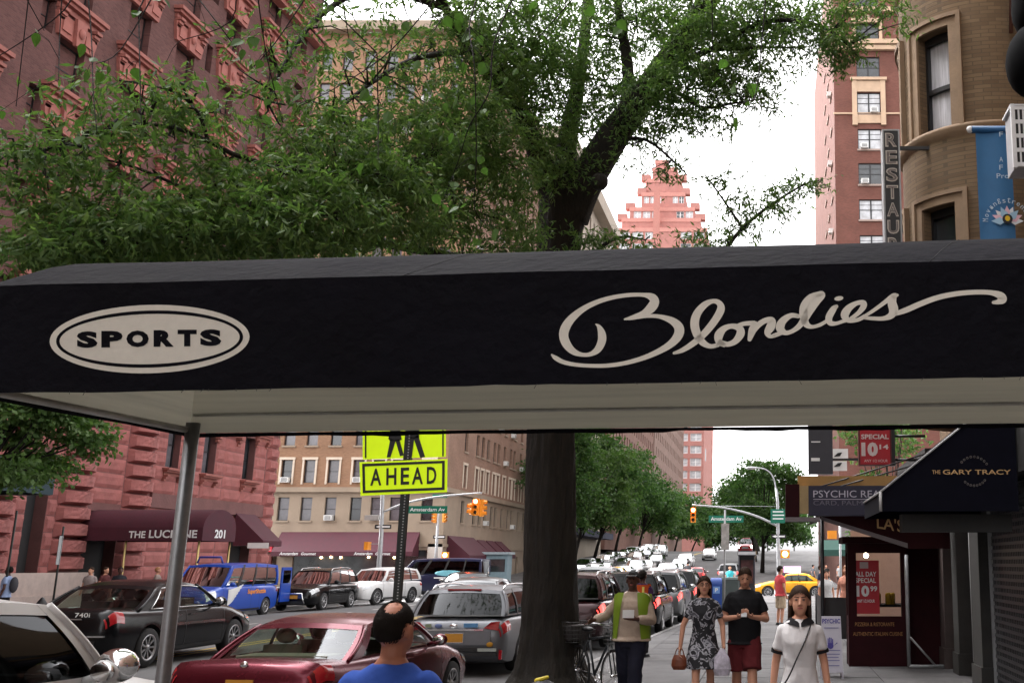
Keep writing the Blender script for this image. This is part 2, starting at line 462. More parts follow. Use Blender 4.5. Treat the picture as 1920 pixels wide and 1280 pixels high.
for nm, x0, x1 in (('far_left_pavement', -70, -21.0), ('far_right_pavement', -2.75, 60)):
    fp = MB(); fp.grid(lambda a, b: (x0 + (x1 - x0) * a, 81 + 320 * b, hgt(81 + 320 * b) + 0.0), 4, 80)
    xk = x1 if x0 < -40 else x0
    fp.grid(lambda a, b: (xk, 81 + 320 * b, hgt(81 + 320 * b) - 0.25 * (1 - a)), 1, 80)
    fp.add([(x0, 81, -0.3), (x1, 81, -0.3), (x1, 81, 0), (x0, 81, 0)], [(0, 1, 2, 3)])
    tag(fp.build(nm, CONC), kind='structure')

# ================================================================ windows shared by the buildings
WCACHE = {}
def win_mesh(w, h, mi=None, fr=0.06, mull=0, frame=None, bars=0):
    frame = frame or BLACK
    k = (round(w, 2), round(h, 2), fr, mull, frame.name, bars)
    if k in WCACHE: return WCACHE[k]
    f = MB()
    f.b2((-w / 2, 0, 0), (-w / 2 + fr, 0.08, h)); f.b2((w / 2 - fr, 0, 0), (w / 2, 0.08, h))
    f.b2((-w / 2 + fr, 0.002, 0), (w / 2 - fr, 0.078, fr)); f.b2((-w / 2 + fr, 0.002, h - fr), (w / 2 - fr, 0.078, h))
    f.b2((-w / 2 + fr, 0.01, h * 0.5 - fr * 0.4), (w / 2 - fr, 0.07, h * 0.5 + fr * 0.4))
    for q in range(mull):
        x = -w / 2 + w * (q + 1) / (mull + 1)
        f.b2((x - fr * 0.9, -0.005, fr), (x + fr * 0.9, 0.075, h - fr))
    for q in range(bars):
        z = h * 0.5 + h * 0.5 * (q + 1) / (bars + 1)
        f.b2((-w / 2 + fr, 0.02, z - 0.015), (w / 2 - fr, 0.06, z + 0.015))
    fm = f.mesh('window', frame)
    p = MB().add([(-w / 2 + fr, 0.05, fr), (w / 2 - fr, 0.05, fr), (w / 2 - fr, 0.05, h - fr), (-w / 2 + fr, 0.05, h - fr)], [(0, 1, 2, 3)])
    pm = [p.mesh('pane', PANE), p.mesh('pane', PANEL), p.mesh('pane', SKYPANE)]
    bl = MB().add([(-w / 2 + fr, 0.045, h * 0.5), (w / 2 - fr, 0.045, h * 0.5), (w / 2 - fr, 0.045, h - fr), (-w / 2 + fr, 0.045, h - fr)], [(0, 1, 2, 3)])
    WCACHE[k] = (fm, pm)
    return WCACHE[k]
def window(parent, loc, rz, w, h, blind_or_sky=0.35, lit=1, **kw):
    fm, pm = win_mesh(w, h, **kw)
    o = obj('window', fm, parent, loc, (0, 0, rz))
    obj('pane', pm[lit if R.random() < blind_or_sky else 0], o)
    return o
ACW = mat('air_conditioner_white', (0.68, 0.68, 0.66), 0.5, var=0.1)
acb = MB(); acb.b2((-0.33, -0.4, 0), (0.33, 0.1, 0.42), 0)
acb.b2((-0.25, -0.406, 0.06), (0.25, -0.401, 0.36), 1)
for q in range(5): acb.b2((-0.25, -0.412, 0.09 + q * 0.055), (0.25, -0.407, 0.11 + q * 0.055), 0)
ac_me = acb.mesh('air_conditioner', [ACW, mat('ac_grille', (0.08, 0.08, 0.085), 0.7)])
def ac_unit(parent, loc, rz): return obj('air_conditioner', ac_me, parent, loc, (0, 0, rz))

# ================================================================ pink brick hotel on the left
HX = -27.0
PBR = brick_mat('hotel_brick', srgb(104, 70, 67), srgb(86, 58, 56), srgb(98, 74, 70), 'Y', soot=0.18)
TERRA = mat('terracotta', srgb(148, 89, 80), 0.75, var=0.2, scale=2.0, bump=0.25, bscale=14)
RUST = mat('pink_stone', srgb(150, 91, 87), 0.85, var=0.26, scale=1.4, bump=0.6, bscale=9)
RUSTD = mat('pink_stone_panel', srgb(110, 74, 72), 0.85, var=0.2, scale=1.4, bump=0.5, bscale=9)
hotel = thing('hotel', 'pink brick hotel with salmon terracotta window surrounds on the left corner', 'building', (HX, 46, 0))
HB = lambda u, v, d=0: (u * 0 + (-d), u - 46, v)     # local: origin at (HX, 46, 0)
cols = [24.2, 28.0, 31.9, 36.4, 40.1, 43.5, 47.1, 50.9, 54.3]
zrows = [25.0 - 2.05 + 3.6 * k for k in range(-4, 6)]
holes = []; wins = []
for zi, z in enumerate(zrows):
    for ci, c in enumerate(cols):
        w = 1.45 if c < 53 else 1.0
        holes.append((c - w / 2, c + w / 2, z, z + 2.05)); wins.append((c, z, w, zi, ci))
slits = []
for zi, z in enumerate(zrows):
    slits.append((34.55, 35.25, z - 1.7, z - 0.35)); 
    slits.append((26.1, 26.7, z - 1.7, z - 0.35))
    slits.append((45.1, 45.6, z - 1.7, z - 0.35))
wb = MB(); wall_grid(wb, HB, 22, 56.2, 9.2, 46, holes + slits, 0.3)
wb.b2((-20, -24, 9.2), (-0.31, 10.2, 46))
wb.build('wall', PBR, hotel)
# corner return of the hotel towards the avenue
wb2 = MB(); wb2.b2((-18, 10.21, 0.0), (-0.02, 10.35, 46)); wb2.build('avenue_wall', brick_mat('hotel_brick_x', srgb(126, 88, 84), srgb(106, 74, 72), srgb(120, 92, 88), 'X'), hotel)
lint = MB()                                           # splayed lintel with keystone
for w2 in (0.72,):
    lint.prism([(0.0, -1.0, 0), (0.0, 1.0, 0), (0.0, 1.18, 0.85), (0.0, -1.18, 0.85)], (0.14, 0, 0))
    lint.prism([(0.14, -0.2, -0.12), (0.14, 0.2, -0.12), (0.14, 0.3, 0.95), (0.14, -0.3, 0.95)], (0.14, 0, 0))
    lint.b2((0.145, -0.9, 0.2), (0.2, -0.4, 0.6)); lint.b2((0.145, 0.4, 0.2), (0.2, 0.9, 0.6))
    lint.ball((0.3, 0, 0.45), (0.1, 0.17, 0.22), 8)
lint_me = lint.mesh('lintel', TERRA)
sil = MB()
sil.b2((-0.02, -1.3, -0.16), (0.42, 1.3, 0.0)); sil.b2((-0.02, -1.22, -0.3), (0.3, 1.22, -0.16)); sil.b2((-0.02, -1.15, -0.52), (0.12, 1.15, -0.3))
for s in (-1, 1):
    for q in range(3):
        sil.b2((0.0, s * 0.95 - 0.16, -0.62 - q * 0.16), (0.32 - q * 0.09, s * 0.95 + 0.16, -0.5 - q * 0.16))
sil_me = sil.mesh('sill', TERRA)
for c, z, w, zi, ci in wins:
    window(hotel, (-0.28, c - 46, z), pi / 2, w, 2.05, blind_or_sky=0.5)
    if c < 53:
        obj('lintel', lint_me, hotel, (0.0, c - 46, z + 2.06))
        obj('sill', sil_me, hotel, (0.0, c - 46, z - 0.01))
    else:
        obj('sill', sil_me, hotel, (0.0, c - 46, z - 0.01), None, (0.7, 0.55, 0.8))
for a, b, c, d in slits:
    window(hotel, (-0.28, (a + b) / 2 - 46, c), pi / 2, b - a, d - c, blind_or_sky=0.2, fr=0.05)
# cornices and string courses
for z, dp, hh in ((9.2, 0.55, 0.5), (8.75, 0.3, 0.44), (31.6, 0.5, 0.45), (45.6, 1.3, 0.9), (44.9, 0.8, 0.7)):
    cb_ = MB(); cb_.b2((0.003, -24.2, z), (dp, 10.36, z + hh * 0.6)); cb_.b2((0.004, -24.2, z + hh * 0.6), (dp + 0.18, 10.38, z + hh)); cb_.build('cornice', TERRA, hotel)
# rusticated ground storeys: one stone block each, courses of 0.62 m
gw = MB()
gholes = [(41.0, 43.1, 0.0, 3.9), (37.6, 38.7, 1.5, 5.6), (32.6, 33.8, 1.5, 5.6), (26, 28, 1.5, 5.6), (48.85, 49.95, 6.0, 8.2), (52.65, 53.75, 6.0, 8.2), (45.9, 46.9, 6.0, 8.2), (52.2, 54.2, 0.0, 3.6)]
wall_grid(gw, HB, 22, 56.2, 0, 8.75, gholes, 0.5)
gw.b2((-18, -24, 0), (-0.52, 10.2, 9.18))
gw.build('base_wall', RUSTD, hotel)  # darker stone colour carries the shadow in the joints between blocks
for a, b, c, d in gholes: MB().add([HB(a, c, 0.46), HB(b, c, 0.46), HB(b, d, 0.46), HB(a, d, 0.46)], [(0, 1, 2, 3)]).build('dark_opening', DARK, hotel)
def rough_block(w, h, d, seed, rnd=False, amp=0.03):
    """a quarry-faced stone: the face bulges and is chipped"""
    rr = random.Random(seed); mb = MB(); nu, nv = (16, 6) if rnd else (8, 4)
    def fn(a, b):
        e = min(a, 1 - a) * 2; f = min(b, 1 - b) * 2
        if rnd: prof = sqrt(max(0, 1 - (2 * a - 1) ** 2)) * d
        else: prof = d * min(1, e * 5)
        prof *= min(1, f * (9 if rnd else 8)) ** 0.5 if f > 0 else 0
        return (prof + (rr.uniform(-amp, amp) if e > 0 and f > 0 else 0), (a - 0.5) * w, b * h)
    mb.grid(fn, nu, nv, 0, False)
    return mb.mesh('stone_block', RUST)
BLK = {}
def block_row(y, w, z0, z1, d, rnd, n0=0):
    z = z0; k = 0
    while z < z1 - 0.3:
        key = (round(w, 2), rnd, k % 3, round(d, 2))
        if key not in BLK: BLK[key] = rough_block(w, 0.6, d, k % 3 + int(w * 10), rnd, 0.017)
        obj('stone_block', BLK[key], hotel, (0.002, y - 46, z)); z += 0.62; k += 1
for y_ in (30.6, 36.0, 40.1, 44.0): block_row(y_, 1.75, 1.55 if y_ < 42 else 0.4, 8.6, 0.5, True)
block_row(55.6, 1.1, 0.5, 8.6, 0.2, False)
FL = {}
def flat_block(y0, y1, z):
    w = round(y1 - y0, 1)
    if w not in FL: FL[w] = rough_block(w - 0.03, 0.59, 0.07, int(w * 10), False, 0.012)
    obj('stone_block', FL[w], hotel, (0.002, (y0 + y1) / 2 - 46, z))
for k in range(13):
    z = 0.5 + 0.62 * k; y = 38.0
    for (a, b) in ((31.5, 35.1), (36.9, 39.2), (41.0, 43.1), (44.95, 46.9), (46.9, 48.85), (48.85, 50.8), (50.8, 52.65), (52.65, 55.0)):
        hs_ = sorted([(max(a, h[0]), min(b, h[1])) for h in gholes if h[0] < b and h[1] > a and h[2] < z + 0.5 and h[3] > z])
        y = a
        for h in hs_ + [(b, b)]:
            if h[0] - y > 0.25: flat_block(y, h[0], z)
            y = max(y, h[1])
MB().b2((0.004, 45 - 46, 4.22), (0.13, 55 - 46, 4.84)).build('stone_panel', RUSTD, hotel)
for c in (46.4, 49.4, 53.2):
    window(hotel, (-0.3, c - 46, 6.0), pi / 2, 0.98, 2.2, blind_or_sky=0.7)
    obj('sill', sil_me, hotel, (0.0, c - 46, 5.98), None, (0.9, 0.62, 0.6))
MB().b2((0.006, 22 - 46, 0), (0.75, 41.0 - 46, 0.7)).b2((0.006, 22 - 46, 0.7), (0.66, 40.95 - 46, 1.5)).build('plinth', mat('plinth_stone', srgb(186, 168, 160), 0.8, var=0.15), hotel)
# entrance canopy of the hotel
MAROON = mat('maroon_canvas', srgb(72, 24, 38), 0.75, var=0.18, scale=2.5, bump=0.1, bscale=120)
hc = thing('entrance_canopy', 'long maroon barrel canopy over the pink hotel entrance with white lettering', 'canopy', (-22.1, 40.6, 0))
can = MB()
Lc, Wc, z0, z1, z2 = 4.85, 2.5, 2.7, 3.2, 3.95
can.add([(0, 0, z0), (-Lc, 0, z0), (-Lc, 0, z1), (0, 0, z1)], [(0, 1, 2, 3)])
can.add([(0, Wc, z0), (-Lc, Wc, z0), (-Lc, Wc, z1), (0, Wc, z1)], [(3, 2, 1, 0)])
can.grid(lambda a, b: (-Lc * a, Wc / 2 - Wc / 2 * cos(pi * b), z1 + (z2 - z1) * sin(pi * b)), 1, 14)
can.add([(0, Wc / 2 - Wc / 2 * cos(pi * k / 14), z1 + (z2 - z1) * sin(pi * k / 14)) for k in range(15)] + [(0, Wc, z0), (0, 0, z0)], [tuple(range(17))])
can.build('canopy_fabric', MAROON, hc)
for x, y in ((-0.15, 0.1), (-0.15, Wc - 0.1), (-3.0, 0.1)):
    MB().tube([(x, y, 0), (x, y, z0 + 0.05)], 0.045, 8).build('post', mat('brass_post', (0.5, 0.38, 0.16), 0.35, 0.8), hc)
def side_txt(s, p0, p1, name='lettering', bold=0.02, shear=0.0, m=WHITE, off=-0.02, par=None):
    a = atY(p0[0], p0[1], 40.6); b = atY(p1[0], p1[1], 40.6)
    lettering(name, s, m, (min(a.x, b.x) + 22.1, off, min(a.z, b.z)), (1, 0, 0), (0, 0, 1), abs(b.x - a.x), abs(b.z - a.z), hc, bold, 1.0, shear)
side_txt('THE', (241, 1008), (274, 995), bold=0.025)
side_txt('LUCERNE', (279, 1008), (371, 993), bold=0.025)
lettering('lettering', '201', WHITE, (0.02, 0.85, 2.82), (0, 1, 0), (0, 0, 1), 0.8, 0.34, hc, 0.03)
# small sloped awnings on the hotel
def slope_awning(name, label, loc, rz, w, proj, zt, zb, val, m, cat='awning', text=None, tm=None, stripes=None):
    t = thing(name, label, cat, loc, rz)
    mb = MB()
    mb.add([(-w / 2, 0, zt), (w / 2, 0, zt), (w / 2, -proj, zb), (-w / 2, -proj, zb)], [(0, 3, 2, 1)])
    mb.add([(-w / 2, -proj, zb), (w / 2, -proj, zb), (w / 2, -proj, zb - val), (-w / 2, -proj, zb - val)], [(0, 3, 2, 1)])
    for s in (-1, 1): mb.add([(s * w / 2, 0, zt), (s * w / 2, -proj, zb), (s * w / 2, -proj, zb - val), (s * w / 2, 0, zb - val)], [(0, 1, 2, 3)])
    mb.build('fabric', m, t)
    fr = MB()
    for s in (-1, 1):
        x = s * (w / 2 - 0.05)
        fr.tube([(x, -0.02, zt - 0.06), (x, -proj + 0.05, zb - 0.06), (x, -proj + 0.05, zb - val), (x, -0.02, zb - val)], 0.018, 6)
    fr.tube([(-w / 2 + 0.05, -proj + 0.05, zb - val + 0.02), (w / 2 - 0.05, -proj + 0.05, zb - val + 0.02)], 0.018, 6)
    fr.build('frame', GALV, t)
    return t
slope_awning('awning', 'small steep maroon awning over the side door at the hotel corner', (HX + 0.15, 53.2, 0), pi / 2, 2.0, 1.5, 4.3, 2.95, 0.25, MAROON)
slope_awning('awning', 'dark teal awning behind the leaves on the pink hotel', (HX + 0.02, 32.8, 0), pi / 2, 3.0, 3.2, 5.9, 4.55, 0.5, mat('teal_canvas', srgb(38, 58, 66), 0.8, var=0.15))
slope_awning('awning', 'dark maroon awning at the left edge beside the hotel', (HX + 0.02, 28.6, 0), pi / 2, 2.6, 3.6, 4.4, 3.0, 0.6, MAROON)
hs = MB(); hs.b2((0, -0.02, 0), (1.0, 0.02, 0.26)); hs = hs.build('hanging_sign', WHITE); hs.location = (-25.3, 50.6, 2.55)
tag(hs, 'small white sign hanging by the hotel corner awning', 'sign')

# ================================================================ tan apartment house across the avenue
TY = 86.0
TBX = brick_mat('tan_brick_front', srgb(150, 116, 90), srgb(134, 100, 78), srgb(150, 124, 104), 'X', soot=0.15)
TBY = brick_mat('tan_brick_side', srgb(150, 120, 102), srgb(136, 106, 90), srgb(146, 126, 112), 'Y', soot=0.15)
TST = mat('tan_limestone', srgb(150, 134, 116), 0.8, var=0.15, scale=0.6, bump=0.15, bscale=4)
tan = thing('apartment_house', 'tan brick corner apartment house with limestone base behind the signals', 'building', (HX, TY, 0))
TF = lambda u, v, d=0: (u - HX, d, v)
TS = lambda u, v, d=0: (-d, u - TY, v)
fcols = [-46.6, -44.5, -42.4, -40.4, -38.5, -36.5, -34.4, -32.7, -31.1, -28.5]
scols = [91.0, 94.6, 96.4, 98.2, 100.5, 102.0, 104.4, 106.9, 108.4, 111.2, 113.6, 116.0, 118.4]
nrow = 14
rowz = [5.28 + 3.1 * k for k in range(nrow)]
for part, P, cc, u0, u1, mt, rz in (('front', TF, fcols, -48, HX, TBX, 0), ('side', TS, scols, TY, 121, TBY, pi / 2)):
    h_lo = [(c - 0.47, c + 0.47, rowz[0], rowz[0] + 1.9) for c in cc]
    h_hi = [(c - 0.47, c + 0.47, z, z + 1.9) for c in cc for z in rowz[1:]]
    mb = MB(); wall_grid(mb, P, u0, u1, 8.0, 50, h_hi, 0.22); mb.build(part + '_wall', mt, tan)
    lo = MB(); wall_grid(lo, P, u0, u1, 3.4, 7.6, h_lo, 0.22); lo.build(part + '_base', TST, tan)
    for z in rowz:
        for c in cc:
            p = P(c, z, 0.2)
            window(tan, p, rz, 0.94, 1.9, blind_or_sky=0.55, fr=0.05)
            if R.random() < 0.16: ac_unit(tan, P(c, z + 0.02, 0.05), rz)
    for zz, dp, hh in ((7.6, 0.28, 0.4), (3.15, 0.12, 0.25), (36.0, 0.3, 0.4), (49.2, 0.9, 0.9)):
        m_ = MB()
        if part == 'front': m_.b2((u0 - HX, -dp, zz), (dp, -0.003, zz + hh))
        else: m_.b2((0.003, -dp + 0.004, zz + 0.003), (dp + 0.003, u1 - TY, zz + hh - 0.003))
        m_.build('cornice', TST, tan)
    srd = MB()                                            # stone surrounds of the row above the cornice
    srd.b2((-0.62, -0.07, -0.12), (-0.472, -0.003, 2.1)); srd.b2((0.472, -0.07, -0.12), (0.62, -0.003, 2.1)); srd.b2((-0.66, -0.09, 1.91), (0.66, -0.005, 2.12))
    srd_me = srd.mesh('window_surround', mat('pale_limestone', srgb(205, 190, 172), 0.8, var=0.1))
    for c in cc: obj('window_surround', srd_me, tan, P(c, rowz[1], 0), (0, 0, rz))
    sl = MB().b2((-0.58, -0.1, -0.14), (0.58, -0.003, 0.0)); sl_me = sl.mesh('sill', TST)
    for z in rowz:
        if z == rowz[1]: continue
        for c in cc: obj('sill', sl_me, tan, P(c, z, 0), (0, 0, rz))
core = MB(); core.b2((-21, 0.6, 0.0), (-0.6, 35, 49.5)); core.build('core', TST, tan)
# shop floor of the tan house
sh = MB(); wall_grid(sh, TF, -48, HX, 0, 3.4, [(-39.2, -28.0, 0.5, 2.9), (-44, -40.5, 0, 2.8)], 0.21); sh.build('shop_wall', TST, tan)
sd = MB(); wall_grid(sd, TS, TY, 121, 0, 3.4, [(92, 93.2, 0.6, 2.5), (96, 97.5, 0, 2.7), (100, 101, .6, 2.5), (104.5, 105.6, .6, 2.5), (111, 112, .6, 2.5)], 0.21); sd.build('shop_side_wall', TST, tan)
sg = MB(); sg.add([TF(-39.2, 0.5, 0.15), TF(-28, 0.5, 0.15), TF(-28, 2.9, 0.15), TF(-39.2, 2.9, 0.15)], [(0, 1, 2, 3)]); sg.build('shop_window', PANE, tan)
lampm = mat('shop_lamp', (1, 0.6, 0.3), 0.5, emit=(1.0, 0.55, 0.25), es=6.0, var=0)
for k, x in enumerate((-36.9, -36.1, -35.3, -33.0, -30.9)):
    MB().ball((x - HX, 0.05, 2.3 + 0.04 * (k % 2)), 0.09, 8).build('shop_lamp', lampm, tan)
MB().b2((-26.95 - HX - 1.2, -0.12, 0.0), (0.05, -0.004, 3.4)).build('corner_pier', mat('pale_pier', srgb(205, 196, 186), 0.75, var=0.1), tan)
ga = slope_awning('awning', 'wide maroon grocery awning along the tan corner house front', (-34.6, TY - 0.02, 0), 0, 11.4, 1.5, 4.35, 2.75, 0.35, MAROON)
for k, x in enumerate((-3.6, 2.4)):
    lettering('lettering', 'Amsterdam', WHITE, (x - 1.4, -1.53, 2.48), (1, 0, 0), (0, 0, 1), 1.5, 0.25, ga, 0.01, 1.0, 0.25)
    lettering('lettering', 'Gourmet', WHITE, (x + 0.35, -1.53, 2.48), (1, 0, 0), (0, 0, 1), 1.2, 0.22, ga, 0.01, 1.0, 0.25)
gs = slope_awning('awning', 'maroon grocery awning wrapped around the tan house corner, side part', (HX + 0.02, 91.0, 0), pi / 2, 7.6, 1.9, 4.1, 2.5, 0.35, MAROON)
for k in range(3): slope_awning('awning', ('first', 'second', 'third')[k] + ' narrow maroon awning along the tan house side, counted from its corner', (HX + 0.02, 97.2 + 3.1 * k, 0), pi / 2, 2.6, 1.5, 3.95, 2.6, 0.3, MAROON)
pz = thing('shop_sign', 'red pizza shop sign between the hotel and the maroon grocery awning', 'sign', (-42.2, TY - 0.3, 0))
MB().b2((-1.6, -0.1, 2.75), (1.4, 0.25, 3.35)).build('board', mat('sign_red', srgb(205, 40, 62), 0.5), pz)
lettering('lettering', 'PIZZA', WHITE, (0.15, -0.108, 2.86), (1, 0, 0), (0, 0, 1), 1.15, 0.38, pz, 0.03)
lettering('lettering', 'GINO\'S', mat('pale_pink', srgb(245, 190, 200), 0.5), (-1.35, -0.108, 2.9), (1, 0, 0), (0, 0, 1), 1.3, 0.28, pz, 0.02)
MB().b2((-1.6, -0.05, 0.0), (1.4, 0.2, 2.6)).build('shop_front', mat('shop_dark_red', srgb(96, 44, 40), 0.7), pz)

# ================================================================ the buildings farther along the left side
def block(name, label, x0, x1, y0, y1, h, m_side, m_front, win_w, win_h, du, dz, z0=4.0, cornice=None, blind_or_sky=0.3, loc_h=None, smax=None, frontwin=True):
    hb = hgt((y0 + y1) / 2) if loc_h is None else loc_h
    t = thing(name, label, 'building', (x1 if x1 < 0 else x0, y0, hb))
    s = -1 if x1 < 0 else 1
    W = x1 - x0
    P = (lambda u, v, d=0: (-d, u - y0, v)) if s < 0 else (lambda u, v, d=0: (d, u - y0, v))
    rows = int((h - z0 - 2) / dz); nc = int((y1 - y0 - 1) / du)
    cs = [y0 + (y1 - y0 - du * (nc - 1)) / 2 + du * k for k in range(nc)]
    zs = [z0 + dz * k for k in range(rows)]
    holes = [(c - win_w / 2, c + win_w / 2, z, z + win_h) for c in cs for z in zs]
    mb = MB(); wall_grid(mb, P, y0, y1, 0, h, holes, 0.25); mb.build('side_wall', m_side, t)
    rz = pi / 2 if s < 0 else -pi / 2
    for c in cs:
        for z in zs:
            window(t, P(c, z, 0.2), rz, win_w, win_h, blind_or_sky=blind_or_sky, fr=0.07, frame=WHITE if name == 'terrace_house' else BLACK)
    PF = lambda u, v, d=0: (u, d, v)
    u0, u1 = (-W, 0) if s < 0 else (0, W)
    fh = []
    if frontwin:
        nf = int((W - 1) / du); fh = [(u0 + (W - du * (nf - 1)) / 2 + du * k - win_w / 2, u0 + (W - du * (nf - 1)) / 2 + du * k + win_w / 2, z, z + win_h) for k in range(nf) for z in zs]
    mf = MB(); wall_grid(mf, PF, u0, u1, 0, h, fh, 0.25); mf.build('front_wall', m_front, t)
    for a, b, c, d in fh: window(t, PF((a + b) / 2, c, 0.2), 0, b - a, d - c, blind_or_sky=blind_or_sky, fr=0.07)
    cr = MB(); e = 0.26
    cr.b2((min(-s * 0 + (-W if s < 0 else e), -e if s < 0 else W), e, 0), (max(-W if s < 0 else e, -e if s < 0 else W), y1 - y0, h - 0.1)); cr.build('core', m_side, t)
    if cornice:
        cm, dp, hh = cornice
        q = MB()
        if s < 0: q.b2((0.003, -dp, h - hh), (dp, y1 - y0, h + 0.1)); q.b2((-W, -dp, h - hh), (0.002, -0.003, h + 0.1))
        else: q.b2((-dp, -dp, h - hh), (-0.003, y1 - y0, h + 0.1)); q.b2((-0.002, -dp, h - hh), (W, -0.003, h + 0.1))
        q.build('cornice', cm, t)
    return t
BEI = mat('beige_masonry', srgb(160, 148, 134), 0.85, var=0.12, scale=0.4)
BRN = brick_mat('brown_brick', srgb(122, 88, 78), srgb(108, 76, 68), srgb(130, 108, 98), 'Y', soot=0.2)
BRN2 = brick_mat('greybrown_brick', srgb(132, 104, 94), srgb(118, 92, 84), srgb(136, 118, 108), 'Y', soot=0.2)
PNK = brick_mat('rose_brick', srgb(176, 112, 102), srgb(166, 104, 94), srgb(176, 128, 118), 'Y', soot=0.1)
PNKX = brick_mat('rose_brick_x', srgb(176, 120, 112), srgb(164, 110, 102), srgb(176, 134, 126), 'X', soot=0.1)
block('beige_house', 'beige house with heavy cornice behind the big tree trunk', -44, HX, 124, 166, 54, BEI, BEI, 1.1, 2.0, 3.2, 3.6, 5.0, (BEI, 1.6, 2.2), frontwin=False)
bh = bpy.data.objects['beige_house']
MB().b2((0.01, 2, 3.0), (2.6, 38, 3.9)).build('shop_awning', mat('navy_canvas', srgb(42, 44, 66), 0.75), bh)
block('brick_house', 'brown brick house row above the street trees, nearer one', -42, HX, 170, 236, 42, BRN, BRN, 1.2, 1.9, 3.4, 3.5, 5.0, None, frontwin=False)
block('brick_house', 'grey brown brick house farther up beside the rose coloured one', -42, HX, 238, 318, 47, BRN2, BRN2, 1.3, 2.0, 4.2, 4.0, 6.0, (BEI, 0.7, 1.0), frontwin=False)
rh = block('brick_house', 'tall rose brick house at the far end of the street', -44, HX, 338, 480, 60, PNK, PNKX, 2.0, 2.2, 7.0, 4.4, 6.0, None, frontwin=False)
MB().b2((0.5, -1.5, 30), (5.5, 4.0, 34)).build('roof_sign', BLACK, rh)

# stepped tower of rose brick
tw = thing('stepped_tower', 'tall rose brick tower with a stepped pyramid top on the skyline', 'tower', (-35.6, 330, 0))
def tz(py): return atY(1238, py, 330).z
def tx(px): return (px - 1445) / F * 330 / 1.0 + 35.6 * 1.0
tiers = [(1150, 1325, 470, 430), (1163, 1312, 430, 408), (1176, 1300, 408, 384), (1196, 1280, 384, 352), (1202, 1272, 352, 322), (1213, 1262, 322, 296), (1217, 1243, 296, 278)]
sc_ = 1.045
tw_z0 = 0
for i, (a, b, yb, yt) in enumerate(tiers):
    xa = (a - PPX) / F * 330 * sc_ + 35.6; xb = (b - PPX) / F * 330 * sc_ + 35.6
    zb = 0 if i == 0 else tz(yb); zt = tz(yt)
    ms = 6 + 3 * i
    mb = MB(); ws = []
    hl = []
    if i < 4:
        n = int((zt - max(zb, 8)) / 4.3)
        for q in range(n):
            z = zt - 4.0 * (q + 1) + 0.6
            for f_ in (0.06, 0.2, 0.34, 0.72, 0.86):
                u = xa + (xb - xa) * f_
                hl.append((u, u + (xb - xa) * 0.115, z, z + 2.5))
    PFt = lambda u, v, d=0, oy=2.0 * i: (u, oy + d, v)
    wall_grid(mb, PFt, xa, xb, zb, zt, hl, 0.4)
    yy = 2.0 * i
    mb.add([(xa, yy, zb), (xa, 40 - yy, zb), (xa, 40 - yy, zt), (xa, yy, zt)], [(0, 1, 2, 3)]); mb.add([(xb, yy, zb), (xb, 40 - yy, zb), (xb, 40 - yy, zt), (xb, yy, zt)], [(3, 2, 1, 0)])
    mb.add([(xa, yy, zt), (xb, yy, zt), (xb, 40 - yy, zt), (xa, 40 - yy, zt)], [(0, 1, 2, 3)])
    mb.build('tier', PNKX, tw)
    for a_, b_, c_, d_ in hl: window(tw, PFt((a_ + b_) / 2, c_, 0.3), 0, b_ - a_, d_ - c_, blind_or_sky=0.85, lit=2, fr=0.15, mull=1, frame=WHITE)
    MB().b2((xa - 0.15, yy - 0.2, zt - 0.9), (xb + 0.15, yy - 0.01, zt + 0.5)).build('coping', mat('rose_coping', srgb(184, 128, 118), 0.8), tw)
    if 0 < i < 5:
        for s_ in (xa, xb): MB().b2((s_ - 1.6, yy + 0.1, zt), (s_ + 1.6, yy + 3.0, zt + 2.2)).build('parapet_block', PNKX, tw)
for k in range(1):
    xx = (1230 + 9 * k - PPX) / F * 330 * sc_ + 35.6
    MB().b2((xx - 1.1, -0.25, 0), (xx + 1.1, -0.012, tz(350))).build('pilaster', mat('rose_pilaster', srgb(172, 116, 106), 0.8), tw)

# ================================================================ red brick apartment house on the right, across the avenue
RX0 = 5.75
rb = thing('red_house', 'tall red brick apartment house with cream window surrounds on the right', 'building', (RX0, 86, 0))
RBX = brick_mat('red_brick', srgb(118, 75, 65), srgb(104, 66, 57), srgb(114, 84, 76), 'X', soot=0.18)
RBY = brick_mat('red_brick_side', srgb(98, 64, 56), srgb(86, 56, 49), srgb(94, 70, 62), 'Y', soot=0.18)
CST = mat('cream_stone', srgb(188, 160, 134), 0.75, var=0.12, scale=1.0)
RP = lambda u, v, d=0: (u, d, v)
rwin = []
for (ya, yb_) in ((-96, -58), (-24, 14), (44, 82), (107, 146), (174, 213), (242, 280), (306, 346), (374, 412), (441, 479), (509, 547), (577, 615), (645, 683), (712, 750)):
    a = atY(1608, ya, 86); b = atY(1652, yb_, 86)
    rwin.append((b.z, a.z))
xw0 = atY(1608, 240, 86).x - RX0; xw1 = atY(1652, 240, 86).x - RX0
xs2 = [(xw0, xw1), (xw0 + 4.6, xw1 + 4.6), (xw0 + 9.2, xw1 + 9.2), (xw0 + 13.8, xw1 + 13.8)]
holes = [(a, b, z0_, z1_) for a, b in xs2 for z0_, z1_ in rwin]
mb = MB(); wall_grid(mb, RP, 0, 22, 0, 62, holes, 0.2); mb.build('front_wall', RBX, rb)
MB().b2((-0.05, 0.01, 0), (21.9, 40, 61.9)).b2((-0.001, 0.21, 0.1), (21.8, 0.3, 61)).build('core', RBY, rb) if False else None
cr = MB(); cr.b2((0, 0.21, 0), (22, 40, 61.9)); cr.build('side_wall', RBY, rb)
